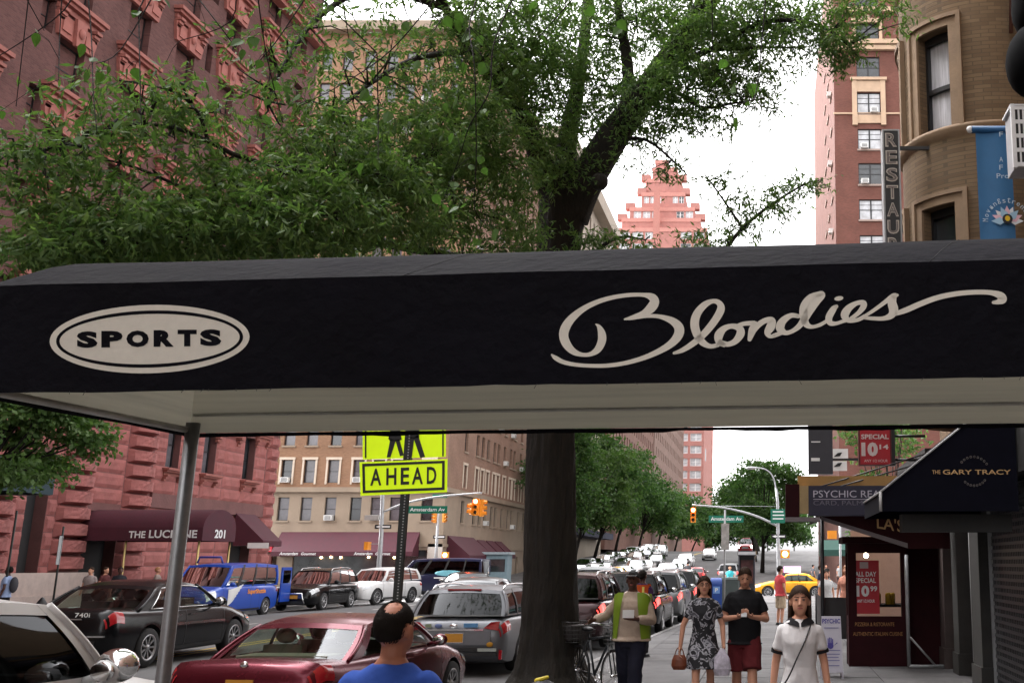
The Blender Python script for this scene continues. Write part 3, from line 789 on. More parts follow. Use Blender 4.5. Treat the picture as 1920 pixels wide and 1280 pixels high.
for k, (a, b) in enumerate(xs2):
    for z0_, z1_ in rwin:
        window(rb, ((a + b) / 2, 0.12, z0_), 0, b - a, z1_ - z0_, blind_or_sky=0.75, lit=2, fr=0.07, mull=1, bars=1)
        MB_s = None
sil2 = MB().b2((-1.12, -0.12, -0.16), (1.12, -0.003, 0)).mesh('sill', mat('grey_sill', srgb(160, 140, 130), 0.8))
for k, (a, b) in enumerate(xs2):
    for q, (z0_, z1_) in enumerate(rwin): obj('sill', sil2, rb, ((a + b) / 2, 0, z0_))
def crz(y): return atY(1630, y, 86).z
for (xa, xb, ya, yb_, dp, m_) in ((-0.1, 22, 16, 24, 0.3, CST), (-0.1, 22, 78, 86, 0.5, CST), (-0.1, 22, 88, 96, 0.35, CST), (-0.1, 22, 212, 215, 0.12, CST)):
    MB().b2((xa, -dp, crz(yb_)), (xb, -0.004, crz(ya))).build('string_course', m_, rb)
for a, b in xs2:
    c = (a + b) / 2
    fr = MB()                                             # cream surrounds of the third and first rows in view
    fr.b2((a - 0.45, -0.18, crz(216)), (a - 0.02, -0.006, crz(152))); fr.b2((b + 0.02, -0.18, crz(216)), (b + 0.45, -0.006, crz(152)))
    fr.b2((a - 0.45, -0.26, crz(236)), (a + 0.0, -0.008, crz(216.2))); fr.b2((b - 0.0, -0.26, crz(236)), (b + 0.45, -0.008, crz(216.2)))
    fr.b2((a - 0.02, -0.14, crz(173)), (b + 0.02, -0.006, crz(153))); fr.b2((a - 0.6, -0.3, crz(152)), (b + 0.6, -0.01, crz(147)))
    fr.b2((a + 0.01, -0.16, crz(232)), (b - 0.01, -0.007, crz(217)))
    fr.build('window_surround', CST, rb)
    f2 = MB(); f2.b2((a - 0.3, -0.14, crz(78)), (a - 0.02, -0.006, crz(38))); f2.b2((b + 0.02, -0.14, crz(78)), (b + 0.3, -0.006, crz(38))); f2.b2((a - 0.4, -0.18, crz(44)), (b + 0.4, -0.007, crz(36))); f2.b2((c - 0.2, -0.25, crz(44)), (c + 0.2, -0.182, crz(31)))
    f2.build('window_surround', CST, rb)
for q in (4, 5, 6): ac_unit(rb, (xs2[0][0] + (1.5 if q == 4 else 0.55), 0.0, rwin[q][0] + 0.02), 0)
q1 = MB(); q1.b2((-0.02, -0.1, crz(75)), (0.95, -0.004, crz(48))); q1.build('stone_panel', CST, rb)
for q, (z0_, z1_) in enumerate(rwin):                        # window sills and coolers along the street side, seen edge on
    for yy in (4, 9, 14): obj('sill', sil2, rb, (0.0, yy, z0_), (0, 0, -pi / 2)); 
    if q % 2: ac_unit(rb, (-0.02, 4.0, z0_ + 0.02), -pi / 2)
MB().b2((0.8, -0.16, crz(760)), (22, -0.009, crz(748))).build('string_course', CST, rb)
# green awning and dark shop below it
slope_awning('awning', 'long dark green awning over the shop below the red brick house', (10.5, 85.98, 0), 0, 13.0, 1.6, 3.7, 2.9, 0.5, mat('green_canvas', srgb(30, 66, 58), 0.8))
MB().b2((0.5, -0.03, 0.3), (13, -0.012, 2.9)).build('shop_window', PANE, rb)
MB().b2((0.0, -0.25, 3.95), (9.5, -0.02, 6.2)).build('blank_sign_board', mat('grey_board', srgb(120, 110, 112), 0.7), rb)

# ================================================================ storefronts on the right pavement
SX = 3.2
STUC = mat('grey_stucco', (0.035, 0.034, 0.033), 0.85, var=0.25, scale=2)
BAYB = brick_mat('tawny_brick', srgb(132, 110, 86), srgb(110, 90, 70), srgb(106, 90, 72), 'XY', 0.23, 0.072, soot=0.25, bump=0.5)
BAYS = mat('tawny_stone', srgb(142, 118, 94), 0.8, var=0.18, scale=2.5, bump=0.2, bscale=20)
bay = thing('bay_house', 'tawny brick house with a rounded bay and curved sash windows on the right', 'building', (4.3, 17.4, 0))
BX, BY, BR = 3.84 - 4.3, 0.0, 1.45        # bay axis, local
def bay_ang(px, py=160):
    """angle on the bay of the photo column"""
    d = ray(px, py); a = d[0] ** 2 + d[1] ** 2; cx, cy = 3.84, 17.4
    b = -2 * (d[0] * cx + d[1] * cy); c = cx * cx + cy * cy - BR * BR
    D = b * b - 4 * a * c
    if D < 0: return -pi * 0.98
    t = (-b - sqrt(D)) / (2 * a)
    x, y = d[0] * t - cx, d[1] * t - cy
    return atan2(y, x)
def bay_z(px, py):
    an = bay_ang(px, py); x = 3.84 + BR * cos(an); y = 17.4 + BR * sin(an)
    d = ray(px, py); t = hypot(x, y) / hypot(d[0], d[1])
    return CZ + d[2] * t
aL, aR = bay_ang(1724, 160), bay_ang(1783, 160)
if aL > 0: aL -= 2 * pi
if aR > 0: aR -= 2 * pi
zs_top, zs_bot = bay_z(1783, 48), bay_z(1783, 238)
z2_top = bay_z(1787, 380)
BP = lambda u, v, d=0: (BX + (BR - d) * cos(u), BY + (BR - d) * sin(u), v)
dA = aR - aL
wa = [(aL, aR)]; 
for k in (1,): wa.append((aL + 1.55 * k, aR + 1.55 * k))
wa.append((aL - 0.95, aR - 0.95))
bh_ = []
fl = zs_bot - z2_top + (zs_top - zs_bot)
win_h = zs_top - zs_bot
for k in range(-1, 4):
    for a, b in wa: bh_.append((a, b, zs_bot + k * (win_h + (zs_bot - z2_top)), zs_top + k * (win_h + (zs_bot - z2_top))))
mbb = MB()
extra = [(-pi * 1.5 + 2 * pi * k / 48, -pi * 1.5 + 2 * pi * k / 48 + 1e-6, -50, -49) for k in range(49)]
wall_grid(mbb, BP, -pi * 1.35, pi * 0.1, 4.2, 24, bh_ + [], 0.3)
# the curve needs many columns: rebuild with extra breaks
mbb = MB()
us = sorted({-pi * 1.35 + k * pi * 1.45 / 60 for k in range(61)} | {h for q in bh_ for h in q[:2]})
for u_a, u_b in zip(us, us[1:]):
    hs_ = [(u_a, u_b, h[2], h[3]) for h in bh_ if h[0] - 1e-6 <= u_a and u_b <= h[1] + 1e-6]
    if hs_:
        vv = 4.2
        for h in sorted(hs_, key=lambda q: q[2]):
            mbb.add([BP(u_a, vv), BP(u_b, vv), BP(u_b, h[2]), BP(u_a, h[2])], [(0, 1, 2, 3)], 0, True)
            mbb.add([BP(u_a, h[2]), BP(u_b, h[2]), BP(u_b, h[2], 0.3), BP(u_a, h[2], 0.3)], [(0, 1, 2, 3)], 0)
            mbb.add([BP(u_a, h[3]), BP(u_b, h[3]), BP(u_b, h[3], 0.3), BP(u_a, h[3], 0.3)], [(0, 1, 2, 3)], 0)
            vv = h[3]
        mbb.add([BP(u_a, vv), BP(u_b, vv), BP(u_b, 24), BP(u_a, 24)], [(0, 1, 2, 3)], 0, True)
    else:
        mbb.add([BP(u_a, 4.2), BP(u_b, 4.2), BP(u_b, 24), BP(u_a, 24)], [(0, 1, 2, 3)], 0, True)
for h in bh_:
    for u in h[:2]: mbb.add([BP(u, h[2]), BP(u, h[2], 0.3), BP(u, h[3], 0.3), BP(u, h[3])], [(0, 1, 2, 3)], 0)
mbb.add([(BX + BR * cos(2 * pi * k / 40), BY + BR * sin(2 * pi * k / 40), 4.2) for k in range(40)], [tuple(range(40))], 0)
mbb.build('bay_wall', BAYB, bay)
CURT = mat('curtain', (0.5, 0.49, 0.52), 0.35, var=0.35, scale=6, spec=0.8, stretch=(5, 5, 0.25))
for h in bh_:
    a, b, c, d = h
    fr = MB(); n = 8
    def bar(u0, u1, v0, v1, d0=0.16, d1=0.24):
        fr.grid(lambda i, j: BP(u0 + (u1 - u0) * i, v0 + (v1 - v0) * j, d0), n, 1)
        fr.grid(lambda i, j: BP(u0 + (u1 - u0) * i, v0 if j < 0.5 else v0, d0 + (d1 - d0) * j), n, 1); fr.grid(lambda i, j: BP(u0 + (u1 - u0) * i, v1, d0 + (d1 - d0) * j), n, 1)
        for u in (u0, u1): fr.add([BP(u, v0, d0), BP(u, v0, d1), BP(u, v1, d1), BP(u, v1, d0)], [(0, 1, 2, 3)])
    e = 0.045; mid = (c + d) / 2 - 0.1
    bar(a, a + e, c, d); bar(b - e, b, c, d); bar(a + e, b - e, d - 0.14, d); bar(a + e, b - e, c, c + 0.1); bar(a + e, b - e, mid - 0.04, mid + 0.04)
    w_ = fr.build('window', BLACK, bay)
    gm = MB(); gm.grid(lambda i, j: BP(a + e + (b - a - 2 * e) * i, c + 0.1 + (d - c - 0.24) * j, 0.235), 8, 1)
    gm.build('pane', CURT if c > 6 else PANE, w_)
    sr = MB()                                              # moulded stone surround
    for (q0, q1, dd) in ((0.0, 0.1, -0.05), (0.1, 0.15, -0.09)):
        def sbar(u0, u1, v0, v1, dd=dd):
            sr.grid(lambda i, j: BP(u0 + (u1 - u0) * i, v0 + (v1 - v0) * j, dd), n, 1)
            for v in (v0, v1): sr.grid(lambda i, j: BP(u0 + (u1 - u0) * i, v, dd * (1 - j)), n, 1)
            for u in (u0, u1): sr.add([BP(u, v0, dd), BP(u, v0, 0), BP(u, v1, 0), BP(u, v1, dd)], [(0, 1, 2, 3)])
        sbar(a - q1, a - q0, c - 0.02, d + q1 * BR); sbar(b + q0, b + q1, c - 0.02, d + q1 * BR); sbar(a - q0, b + q0, d + q0 * BR, d + q1 * BR)
    sr.build('window_surround', BAYS, bay)
for k in range(-1, 3):
    z = zs_bot + k * (win_h + (zs_bot - z2_top))
    sb = MB()
    sb.lathe([(BR, z - 0.2), (BR + 0.05, z - 0.14), (BR + 0.09, z - 0.06), (BR + 0.09, z - 0.01), (BR, z)], (BX, BY, 0), n=60, a0=-pi * 1.35, a1=pi * 0.1)
    sb.build('sill_band', BAYS, bay)
ub = MB(); ub.b2((0, -7.6, 4.2), (8, 8.6, 24)); ub.build('upper_wall', BAYB, bay)
MB().tube([(0.0 - 0.62 + 0.38, -1.55, 10.6), (-0.4 + 0.38, -1.52, 14), (-0.45 + 0.3, -1.5, 24)], 0.035, 8).build('rust_pipe', mat('rusty_stain', srgb(96, 58, 48), 0.8), bay)
# ground floor of the row: piers, dark doorways, rolling grille
row = thing('storefront_row', 'dark ground floor storefronts with grey piers on the right', 'building', (SX, 14, 0))
gf = MB(); gf.b2((0.9, -14, 0), (6, 12, 4.19)); gf.build('back_wall', DARK, row)
gf = MB(); gf.b2((0.0, -4.5, 3.0), (0.92, 3.6, 4.18)); gf.b2((0.0, 7.3, 3.0), (0.92, 12, 4.18)); gf.build('lintel_beam', STUC, row)
PIER = mat('grey_pier', (0.042, 0.041, 0.038), 0.8, var=0.25, scale=2.2, bump=0.2, bscale=30)
for (y0, y1, x0, m_) in ((1.75, 2.45, -0.08, PIER), (4.1, 4.6, 0.0, PIER), (5.2, 5.75, -0.05, mat('brown_pier', (0.07, 0.05, 0.045), 0.7, var=0.25)), (10, 11, 0.0, PIER), (-5.5, -4.6, -0.02, PIER)):
    MB().b2((x0, y0, 0), (0.5, y1, 3.0)).b2((x0 - 0.03, y0 - 0.03, 0), (0.5, y1 + 0.03, 0.35)).build('pier', m_, row)
MB().tube([(0.1, 3.2, 0.3), (0.1, 3.2, 2.95)], 0.05, 10).build('conduit', GALV, row)
MB().b2((0.3, 2.6, 0.0), (0.34, 4.05, 2.9)).build('door', mat('red_door', (0.09, 0.03, 0.03), 0.5), row)
dl = MB().ball((0.1, 3.0, 2.35), 0.05, 8); dl.build('door_lamp', mat('door_lamp', (1, 0.9, 0.7), 0.5, emit=(1, 0.85, 0.6), es=5, var=0), row)
# rolling grille: every slat is a perforated strip
SLAT = mat('grille_steel', (0.09, 0.093, 0.098), 0.45, 0.6, var=0.3, scale=5)
gr = thing('rolling_grille', 'perforated steel rolling grille beside the grey pier on the right', 'shutter', (SX + 0.12, 12.2, 0))
MB().add([(0.1, -4.9, 0), (0.1, 3.5, 0), (0.1, 3.5, 2.95), (0.1, -4.9, 2.95)], [(0, 1, 2, 3)]).build('shop_window', pane_mat('grille_pane', (0.015, 0.015, 0.018)), gr)
sl = MB(); hgt_s, n = 0.1, 84
for k in range(n):                                           # bridges between the holes
    y = -4.9 + 8.4 * k / n
    sl.b2((-0.006, y, 0.0), (0.006, y + 0.035, hgt_s))
sl.b2((-0.01, -4.9, 0.0), (0.01, 3.5, 0.022)); sl.b2((-0.012, -4.9, hgt_s - 0.02), (0.012, 3.5, hgt_s - 0.001))
sl_me2 = sl.mesh('slat', SLAT)
for k in range(29): obj('slat', sl_me2, gr, (0, 0.05 if k % 2 else 0.0, 0.02 + k * 0.1))
for y in (-4.95, 3.5): MB().b2((-0.05, y, 0), (0.05, y + 0.06, 3.0)).build('guide_rail', GALV, gr)

# neighbour house carrying the bar canopy (beyond the right edge of the picture)
nb = thing('corner_house', 'dark brick house front beyond the right edge that carries the bar canopy', 'building', (3.35, 4, 0))
MB().b2((0, -16, 0), (8, 5.75, 22)).build('wall', brick_mat('dark_brick', srgb(110, 84, 70), srgb(94, 70, 58), srgb(100, 84, 74), 'Y'), nb)
acx = thing('air_conditioner', 'large white slotted air conditioner cage sticking out at upper right', 'air conditioner', (3.3, 11.6, 0))
za, zb_ = atY(1885, 196, 11.6).z, atY(1900, 322, 11.6).z
zc = (za + zb_) / 2 + 0.02; hh = 0.78; x0 = atY(1901, 250, 11.6).x - 3.3
cg = MB(); cg.b2((x0, 0.02, zc - hh / 2), (1.02, 0.4, zc + hh / 2)); cg.build('case', mat('ac_grey', (0.42, 0.42, 0.44), 0.6), acx)
wf = mat('ac_frame_white', (0.72, 0.72, 0.72), 0.5)
g2 = MB()
for k in range(5): g2.b2((x0 - 0.0, -0.02, zc - hh / 2 + k * (hh - 0.05) / 4), (1.02, 0.015, zc - hh / 2 + k * (hh - 0.05) / 4 + 0.05))
for k in range(20): g2.b2((x0 + 0.0 + k * 0.055, -0.018, zc - hh / 2 + 0.001), (x0 + 0.022 + k * 0.055, 0.012, zc + hh / 2 - 0.001))
g2.b2((x0 - 0.03, -0.03, zc - hh / 2 - 0.02), (x0 + 0.015, 0.018, zc + hh / 2 + 0.02)); g2.b2((x0 - 0.032, -0.02, zc + hh / 2 - 0.01), (1.02, 0.41, zc + hh / 2 + 0.02))
g2.build('grille', wf, acx)
MB().add([(x0, -0.012, zc - hh / 2), (1.02, -0.012, zc - hh / 2), (1.02, -0.012, zc + hh / 2), (x0, -0.012, zc + hh / 2)], [(0, 1, 2, 3)]).build('slot_back', DARK, acx)
bd = thing('window_hood', 'glossy black bulbous metal hood at the top right edge', 'hood', (3.4, 12.6, 0))
zq = [atY(1900, y, 12.6).z for y in (182, 130, 70, 40, -20, -90)]
for (yc, yr, pxl) in ((115, 62, 1887), (5, 55, 1899)):
    zc_ = atY(1900, yc, 12.6).z; zr = atY(1900, yc - yr, 12.6).z - zc_; xl = atY(pxl, yc, 12.6).x
    mb = MB(); mb.ball((3.4 - 3.4 + 0.1, 0, zc_), (3.5 - xl, 0.5, zr), 20); mb.build('lobe', mat('black_gloss', (0.003, 0.003, 0.0035), 0.85, spec=0.05), bd)

MB().b2((0.1, -0.06, zq[0] + 0.2), (0.95, 0.06, zq[0] + 0.35)).b2((0.1, -0.06, zq[3]), (0.95, 0.06, zq[3] + 0.15)).build('bracket', BLACK, bd)
# blue studio banner
bn = thing('studio_banner', 'blue hanging banner with a pale lotus flower on the tawny house', 'banner', (3.3, 13.2, 0))
p0 = atY(1829, 250, 13.2); p1 = atY(1836, 436, 13.2)
zb0, zt0 = atY(1830, 475, 13.2).z, atY(1830, 247, 13.2).z
BLUE = mat('banner_blue', srgb(58, 112, 158), 0.7, var=0.08, scale=4)
mb = MB(); mb.grid(lambda a, b: (p0.x - 3.3 + a * (3.3 - p0.x), 0.012 * sin(a * 7), zb0 + (zt0 - zb0) * b), 10, 2); mb.build('cloth', BLUE, bn)
rd = MB(); rd.tube([(p0.x - 3.3 - 0.06, 0, zt0 + 0.03), (1.05, 0, zt0 + 0.03)], 0.05, 10); rd.build('pole', mat('banner_pole', srgb(40, 92, 140), 0.5), bn)
MB().ball((p0.x - 3.3 - 0.07, 0, zt0 + 0.03), 0.055, 8).build('pole_tip', WHITE, bn)
bc = atY(1888, 412, 13.2); bx_, bz_ = bc.x - 3.3, bc.z
fx = {'w': mat('petal_white', srgb(232, 236, 240), 0.6), 'p': mat('petal_pink', srgb(240, 196, 208), 0.6), 'b': mat('petal_blue', srgb(170, 205, 228), 0.6)}
for k in range(9):
    a = pi * (k / 8) ; c_, s_ = cos(a), sin(a)
    mp = MB(); pts = [(0.02, 0), (0.1, 0.055), (0.22, 0), (0.1, -0.055)]
    mp.add([(bx_ + (p * c_ - q * s_), -0.03 - 0.002 * (k % 3), bz_ - 0.03 + (p * s_ + q * c_)) for p, q in pts], [(0, 1, 2, 3)])
    mp.build('petal', fx['wpb'[k % 3]], bn)
MB().add([(bx_ + 0.07 * cos(2 * pi * k / 16), -0.038, bz_ + 0.07 * sin(2 * pi * k / 16)) for k in range(16)], [tuple(range(16))]).build('flower_heart', mat('heart_black', (0.02, 0.02, 0.03), 0.6), bn)
MB().add([(bx_ + 0.035 * cos(2 * pi * k / 12), -0.041, bz_ + 0.005 + 0.04 * sin(2 * pi * k / 12)) for k in range(12)], [tuple(range(12))]).build('flower_dot', mat('heart_yellow', srgb(236, 196, 40), 0.6), bn)
word = 'Movingstrength'; ltm = mat('banner_text', srgb(196, 214, 228), 0.6)
lt = MB()
for i, ch in enumerate(word):
    a = pi * 1.02 - pi * 1.04 * (i + 0.5) / len(word); r_ = 0.26
    U = Vector((sin(a), 0, -cos(a))); V = Vector((cos(a), 0, sin(a)))
    lettering('', ch, None, Vector((bx_, -0.03, bz_ - 0.03)) + V * r_ - U * 0.022, U, V, 0.042, 0.075 if ch in 'Mtghl' else 0.05, mb=lt)
lt.build('lettering', ltm, bn)
for s, xx, yy, ww in (('F', 1873, 258, 0.05), ('A', 1873, 305, 0.05), ('F', 1873, 320, 0.05), ('Pro', 1868, 336, 0.17)):
    q = atY(xx, yy, 13.2); lettering('lettering', s, ltm, (q.x - 3.3, -0.03, q.z), (1, 0, 0), (0, 0, 1), ww, 0.07, bn)

# vertical restaurant sign
rs = thing('restaurant_sign', 'tall vertical black restaurant sign with outlined letters on the right', 'sign', (2.6, 16.4, 0))
q0, q1 = atY(1657, 246, 16.4), atY(1693, 600, 16.4)
rx0, rx1, rzt = q0.x - 2.6, q1.x - 2.6, q0.z; rzb = rzt - (atY(1657, 246, 16.4).z - atY(1657, 560, 16.4).z) - 0.3
MB().b2((rx0, 0, rzb), (rx1, 0.25, rzt)).build('box', BLACK, rs)
ed = MB(); ed.b2((rx0 - 0.03, -0.01, rzb), (rx0 - 0.003, 0.26, rzt + 0.03)); ed.b2((rx1 + 0.003, -0.01, rzb), (rx1 + 0.03, 0.26, rzt + 0.03)); ed.b2((rx0, -0.01, rzt + 0.003), (rx1, 0.26, rzt + 0.03)); ed.build('edge_trim', GALV, rs)
LETT = mat('dull_letter', srgb(200, 190, 180), 0.5); LETD = mat('neon_tube', srgb(120, 110, 106), 0.4)
for i, ch in enumerate('RESTAURANT'):
    yt_ = 250 + i * 32.6
    zt_ = atY(1674, yt_, 16.4).z; zb_ = atY(1674, yt_ + 26, 16.4).z
    ww = 0.2
    lettering('lettering', ch, LETT, ((rx0 + rx1) / 2 - ww / 2, -0.012, zb_), (1, 0, 0), (0, 0, 1), ww, zt_ - zb_, rs, 0.035)
    lettering('lettering', ch, LETD, ((rx0 + rx1) / 2 - ww / 2 + 0.02, -0.02, zb_ + 0.02), (1, 0, 0), (0, 0, 1), ww - 0.04, zt_ - zb_ - 0.04, rs, 0.0)
MB().b2((rx1 + 0.031, 0.08, rzt - 0.3), (1.2, 0.14, rzt - 0.24)).b2((rx1 + 0.031, 0.08, rzt - 3.0), (1.2, 0.14, rzt - 2.94)).build('bracket', BLACK, rs)

# navy awning with gold lettering
NAVY = mat('navy_awning', (0.005, 0.005, 0.010), 0.92, spec=0.1, var=0.2, scale=5, bump=0.1, bscale=150)
GT = 13.3
gt = thing('shop_awning', 'dark navy awning with gold lettering over the steel grille', 'awning', (SX, GT, 0))
A = [atY(*p, GT) for p in ((1652, 922), (1800, 806), (1800, 780))]
tipx, tipz = A[0].x - SX, A[0].z; topx, topz = -0.02, atY(1905, 722, GT).z
vb = atY(1668, 958, GT).z
mb = MB()
Lw = 2.4
end = [(tipx, 0, tipz), (tipx, 0, vb), (topx, 0, vb), (topx, 0, topz)]
mb.add(end, [(0, 1, 2, 3)])
mb.add([(x, y + Lw, z) for x, y, z in end], [(3, 2, 1, 0)])
mb.add([(tipx, 0, tipz), (topx, 0, topz), (topx, Lw, topz), (tipx, Lw, tipz)], [(0, 1, 2, 3)])
mb.add([(tipx, 0, tipz), (tipx, Lw, tipz), (tipx, Lw, vb), (tipx, 0, vb)], [(0, 1, 2, 3)])
mb.build('fabric', NAVY, gt)
MB().tube([(tipx - 0.01, -0.01, tipz), (topx, -0.01, topz)], 0.014, 6).tube([(tipx - 0.01, -0.01, tipz), (tipx - 0.01, Lw, tipz)], 0.014, 6).tube([(tipx - 0.01, -0.01, tipz), (tipx - 0.01, -0.01, vb)], 0.02, 6).build('frame', mat('pale_pipe', (0.5, 0.5, 0.5), 0.4), gt)
GOLD = mat('gold_letter', srgb(200, 160, 110), 0.5, var=0.2)
def gtx(s, a, b, m=GOLD, bold=0.01):
    p = atY(a[0], a[1], GT - 0.02); q = atY(b[0], b[1], GT - 0.02)
    lettering('lettering', s, m, (p.x - SX, -0.02, p.z), (1, 0, 0), (0, 0, 1), q.x - p.x, q.z - p.z, gt, bold)
gtx('GARY TRACY', (1768, 889), (1895, 880)); gtx('THE', (1748, 888), (1763, 881))
ring = MB(); cc = atY(1826, 885, GT - 0.02)
for wd, y0_, sg in (('AUTHENTIC', 1, 1), ('KIRKALOS', -1, -1)):
    n_ = len(wd)
    for i, ch in enumerate('INTIMATES' if sg > 0 else 'LINGERIE'):
        f_ = (i + 0.5) / n_
        a = radians(150 - 120 * f_) if sg > 0 else radians(-145 + 110 * f_)
        V = Vector((cos(a), 0, sin(a))) * sg; U = Vector((sin(a), 0, -cos(a))) * sg
        lettering('', 'o', None, Vector((cc.x - SX, -0.02, cc.z)) + Vector((cos(a), 0, sin(a))) * 0.185, U, V, 0.028, 0.03, mb=ring)
ring.build('emblem', mat('dim_gold', srgb(120, 112, 108), 0.6), gt)
MB().b2((tipx + 0.3, 0.3, vb - 0.25), (-0.05, 0.6, vb - 0.02)).build('roller_box', STUC, gt)

# maroon cafe front with posters
CM = mat('cafe_maroon', (0.03, 0.006, 0.008), 0.8, spec=0.15, var=0.2, scale=4)
CY = 19.6
cf = thing('cafe_enclosure', 'maroon glazed cafe front with red special posters jutting onto the pavement', 'cafe', (1.5, CY, 0))
def cx(px): return atY(px, 1100, CY).x - 1.5
def cz(py): return atY(1640, py, CY).z
mb = MB()
xa, xb, xc, xd = cx(1590), cx(1606), cx(1690), cx(1702)
mb.b2((xa, 0, 0), (xb, 0.12, cz(1018))); mb.b2((xc, 0, 0), (xd, 0.12, cz(1018))); mb.b2((xb, 0.002, cz(1036)), (xc, 0.118, cz(1018))); mb.b2((xb, 0.002, 0.0), (xc, 0.118, cz(1155)))
mb.b2((xa + 0.01, 0.121, 0), (xa + 0.12, 0.5, cz(1155))); mb.b2((xa + 0.01, 0.121, cz(1036)), (xa + 0.12, 0.5, cz(1018))); mb.b2((xa, 0.5, 0), (xa + 0.14, 0.6, cz(1018)))
mb.build('frame', CM, cf)
MB().b2((xa - 0.1, -0.1, cz(1018) + 0.003), (1.7, 1.0, cz(1018) + 0.12)).build('roof', CM, cf)
MB().add([(xb, 0.06, cz(1155)), (xc, 0.06, cz(1155)), (xc, 0.06, cz(1036)), (xb, 0.06, cz(1036))], [(0, 1, 2, 3)]).build('pane', glass_mat('cafe_glass', (0.75, 0.76, 0.75)), cf)
MB().add([(xa + 0.06, 0.13, cz(1155)), (xa + 0.06, 0.5, cz(1155)), (xa + 0.06, 0.5, cz(1036)), (xa + 0.06, 0.13, cz(1036))], [(0, 1, 2, 3)]).build('pane', GLASSD, cf)
MB().b2((cx(1612), 2.0, 0.0), (1.68, 2.1, cz(1018) + 0.3)).build('inner_wall', mat('cafe_wall', srgb(176, 140, 124), 0.8, emit=srgb(176, 140, 124), es=0.05), cf)  # no lamp: the wall surface itself is given a faint glow
MB().b2((xb, 0.9, cz(1136) - 0.05), (1.5, 1.6, cz(1136))).build('counter', DARK, cf)
MB().b2((xd + 0.01, 0.3, 0), (1.68, 0.36, 2.9)).build('side_panel', CM, cf)
jy = mat('jar_yellow', srgb(222, 178, 40), 0.4)
for k, px in enumerate((1656, 1676, 1684)): MB().lathe([(0.0, 0), (0.055, 0.0), (0.06, 0.18), (0.04, 0.22), (0, 0.22)], (cx(px), 1.0, cz(1136)), n=10).build('jar', jy, cf)
MB().ball((cx(1636), 1.2, cz(1040)), 0.05, 8).build('lamp', mat('cafe_lamp', (1, .9, .7), .5, emit=(1, .85, .6), es=6, var=0), cf)
PR = mat('poster_red', srgb(178, 26, 42), 0.5, var=0.08)
ps = MB().b2((cx(1604), 0.035, cz(1150)), (cx(1649), 0.045, cz(1050))).build('poster', PR, cf)
MB().b2((cx(1613), 0.028, cz(1065)), (cx(1629), 0.033, cz(1053))).build('poster_picture', mat('poster_grey', srgb(190, 170, 170), 0.6), cf)
def ctx(s, a, b, m=WHITE, bold=0.02, off=0.03):
    lettering('lettering', s, m, (cx(a[0]), off, cz(a[1])), (1, 0, 0), (0, 0, 1), cx(b[0]) - cx(a[0]), cz(b[1]) - cz(a[1]), cf, bold)
ctx('ALL DAY', (1604, 1080), (1644, 1071)); ctx('SPECIAL', (1604, 1092), (1643, 1083)); ctx('10', (1606, 1118), (1630, 1097), bold=0.05); ctx('99', (1632, 1108), (1645, 1098), bold=0.03)
ctx('ANY 1/2 HOUR', (1607, 1129), (1640, 1123))
GLT = mat('cafe_gold', srgb(170, 120, 70), 0.5)
ctx('PIZZERIA & RISTORANTE', (1602, 1173), (1675, 1166), GLT, 0.0, -0.01); ctx('AUTHENTIC ITALIAN CUISINE', (1598, 1191), (1690, 1184), GLT, 0.0, -0.01)
fl = MB(); fl.tube([(xd - 0.06, -0.45, 0.05), (xd + 0.55, -0.45, 0.05)], 0.03, 6); fl.tube([(xd - 0.04, -0.2, 0), (xd - 0.04, -0.2, 2.0)], 0.035, 8); fl.tube([(xd - 0.04, -0.45, 0.55), (xd + 0.4, -0.45, 0.06)], 0.02, 6); fl.build('door_stay', GALV, cf)
# cafe awning: deep end panel, support post, underside rail
ca = thing('cafe_awning', 'maroon cafe awning with gold letters reaching out over the pavement', 'awning', (SX, 18.4, 0))
def ax_(px, py=970): return atY(px, py, 18.4).x - SX
def az_(px, py): return atY(px, py, 18.4).z
mb = MB()
mb.add([(ax_(1535), 0, az_(1535, 962)), (ax_(1540), 0, az_(1540, 975)), (ax_(1702), 0, az_(1702, 1028)), (-0.05, 0, az_(1760, 1028)), (-0.05, 0, az_(1760, 930)), (ax_(1640), 0, az_(1640, 930))], [(0, 1, 2, 3, 4, 5)])
mb.add([(ax_(1535), 0, az_(1535, 962)), (ax_(1640), 0, az_(1640, 930)), (ax_(1640), 6, az_(1640, 930)), (ax_(1535), 6, az_(1535, 962))], [(0, 1, 2, 3)])
mb.build('fabric', CM, ca)
rl = MB(); rl.prism([(ax_(1540), -0.03, az_(1540, 968)), (ax_(1540), -0.03, az_(1540, 975)), (ax_(1700), -0.03, az_(1700, 1027)), (ax_(1700), -0.03, az_(1700, 1018))], (0, 0.025, 0)); rl.build('rail', mat('dull_rail', (0.2, 0.17, 0.18), 0.6), ca)
MB().tube([(ax_(1541), 0.05, 0), (ax_(1541), 0.05, az_(1541, 972))], 0.035, 8).build('post', BLACK, ca)
lp = atY(1646, 990, 18.38); lettering('lettering', 'LA\'S', GOLD, (ax_(1644, 985), -0.03, az_(1650, 990)), Vector((1, 0, -0.16)).normalized(), (0, 0, 1), ax_(1694) - ax_(1644), 0.22, ca, 0.01)
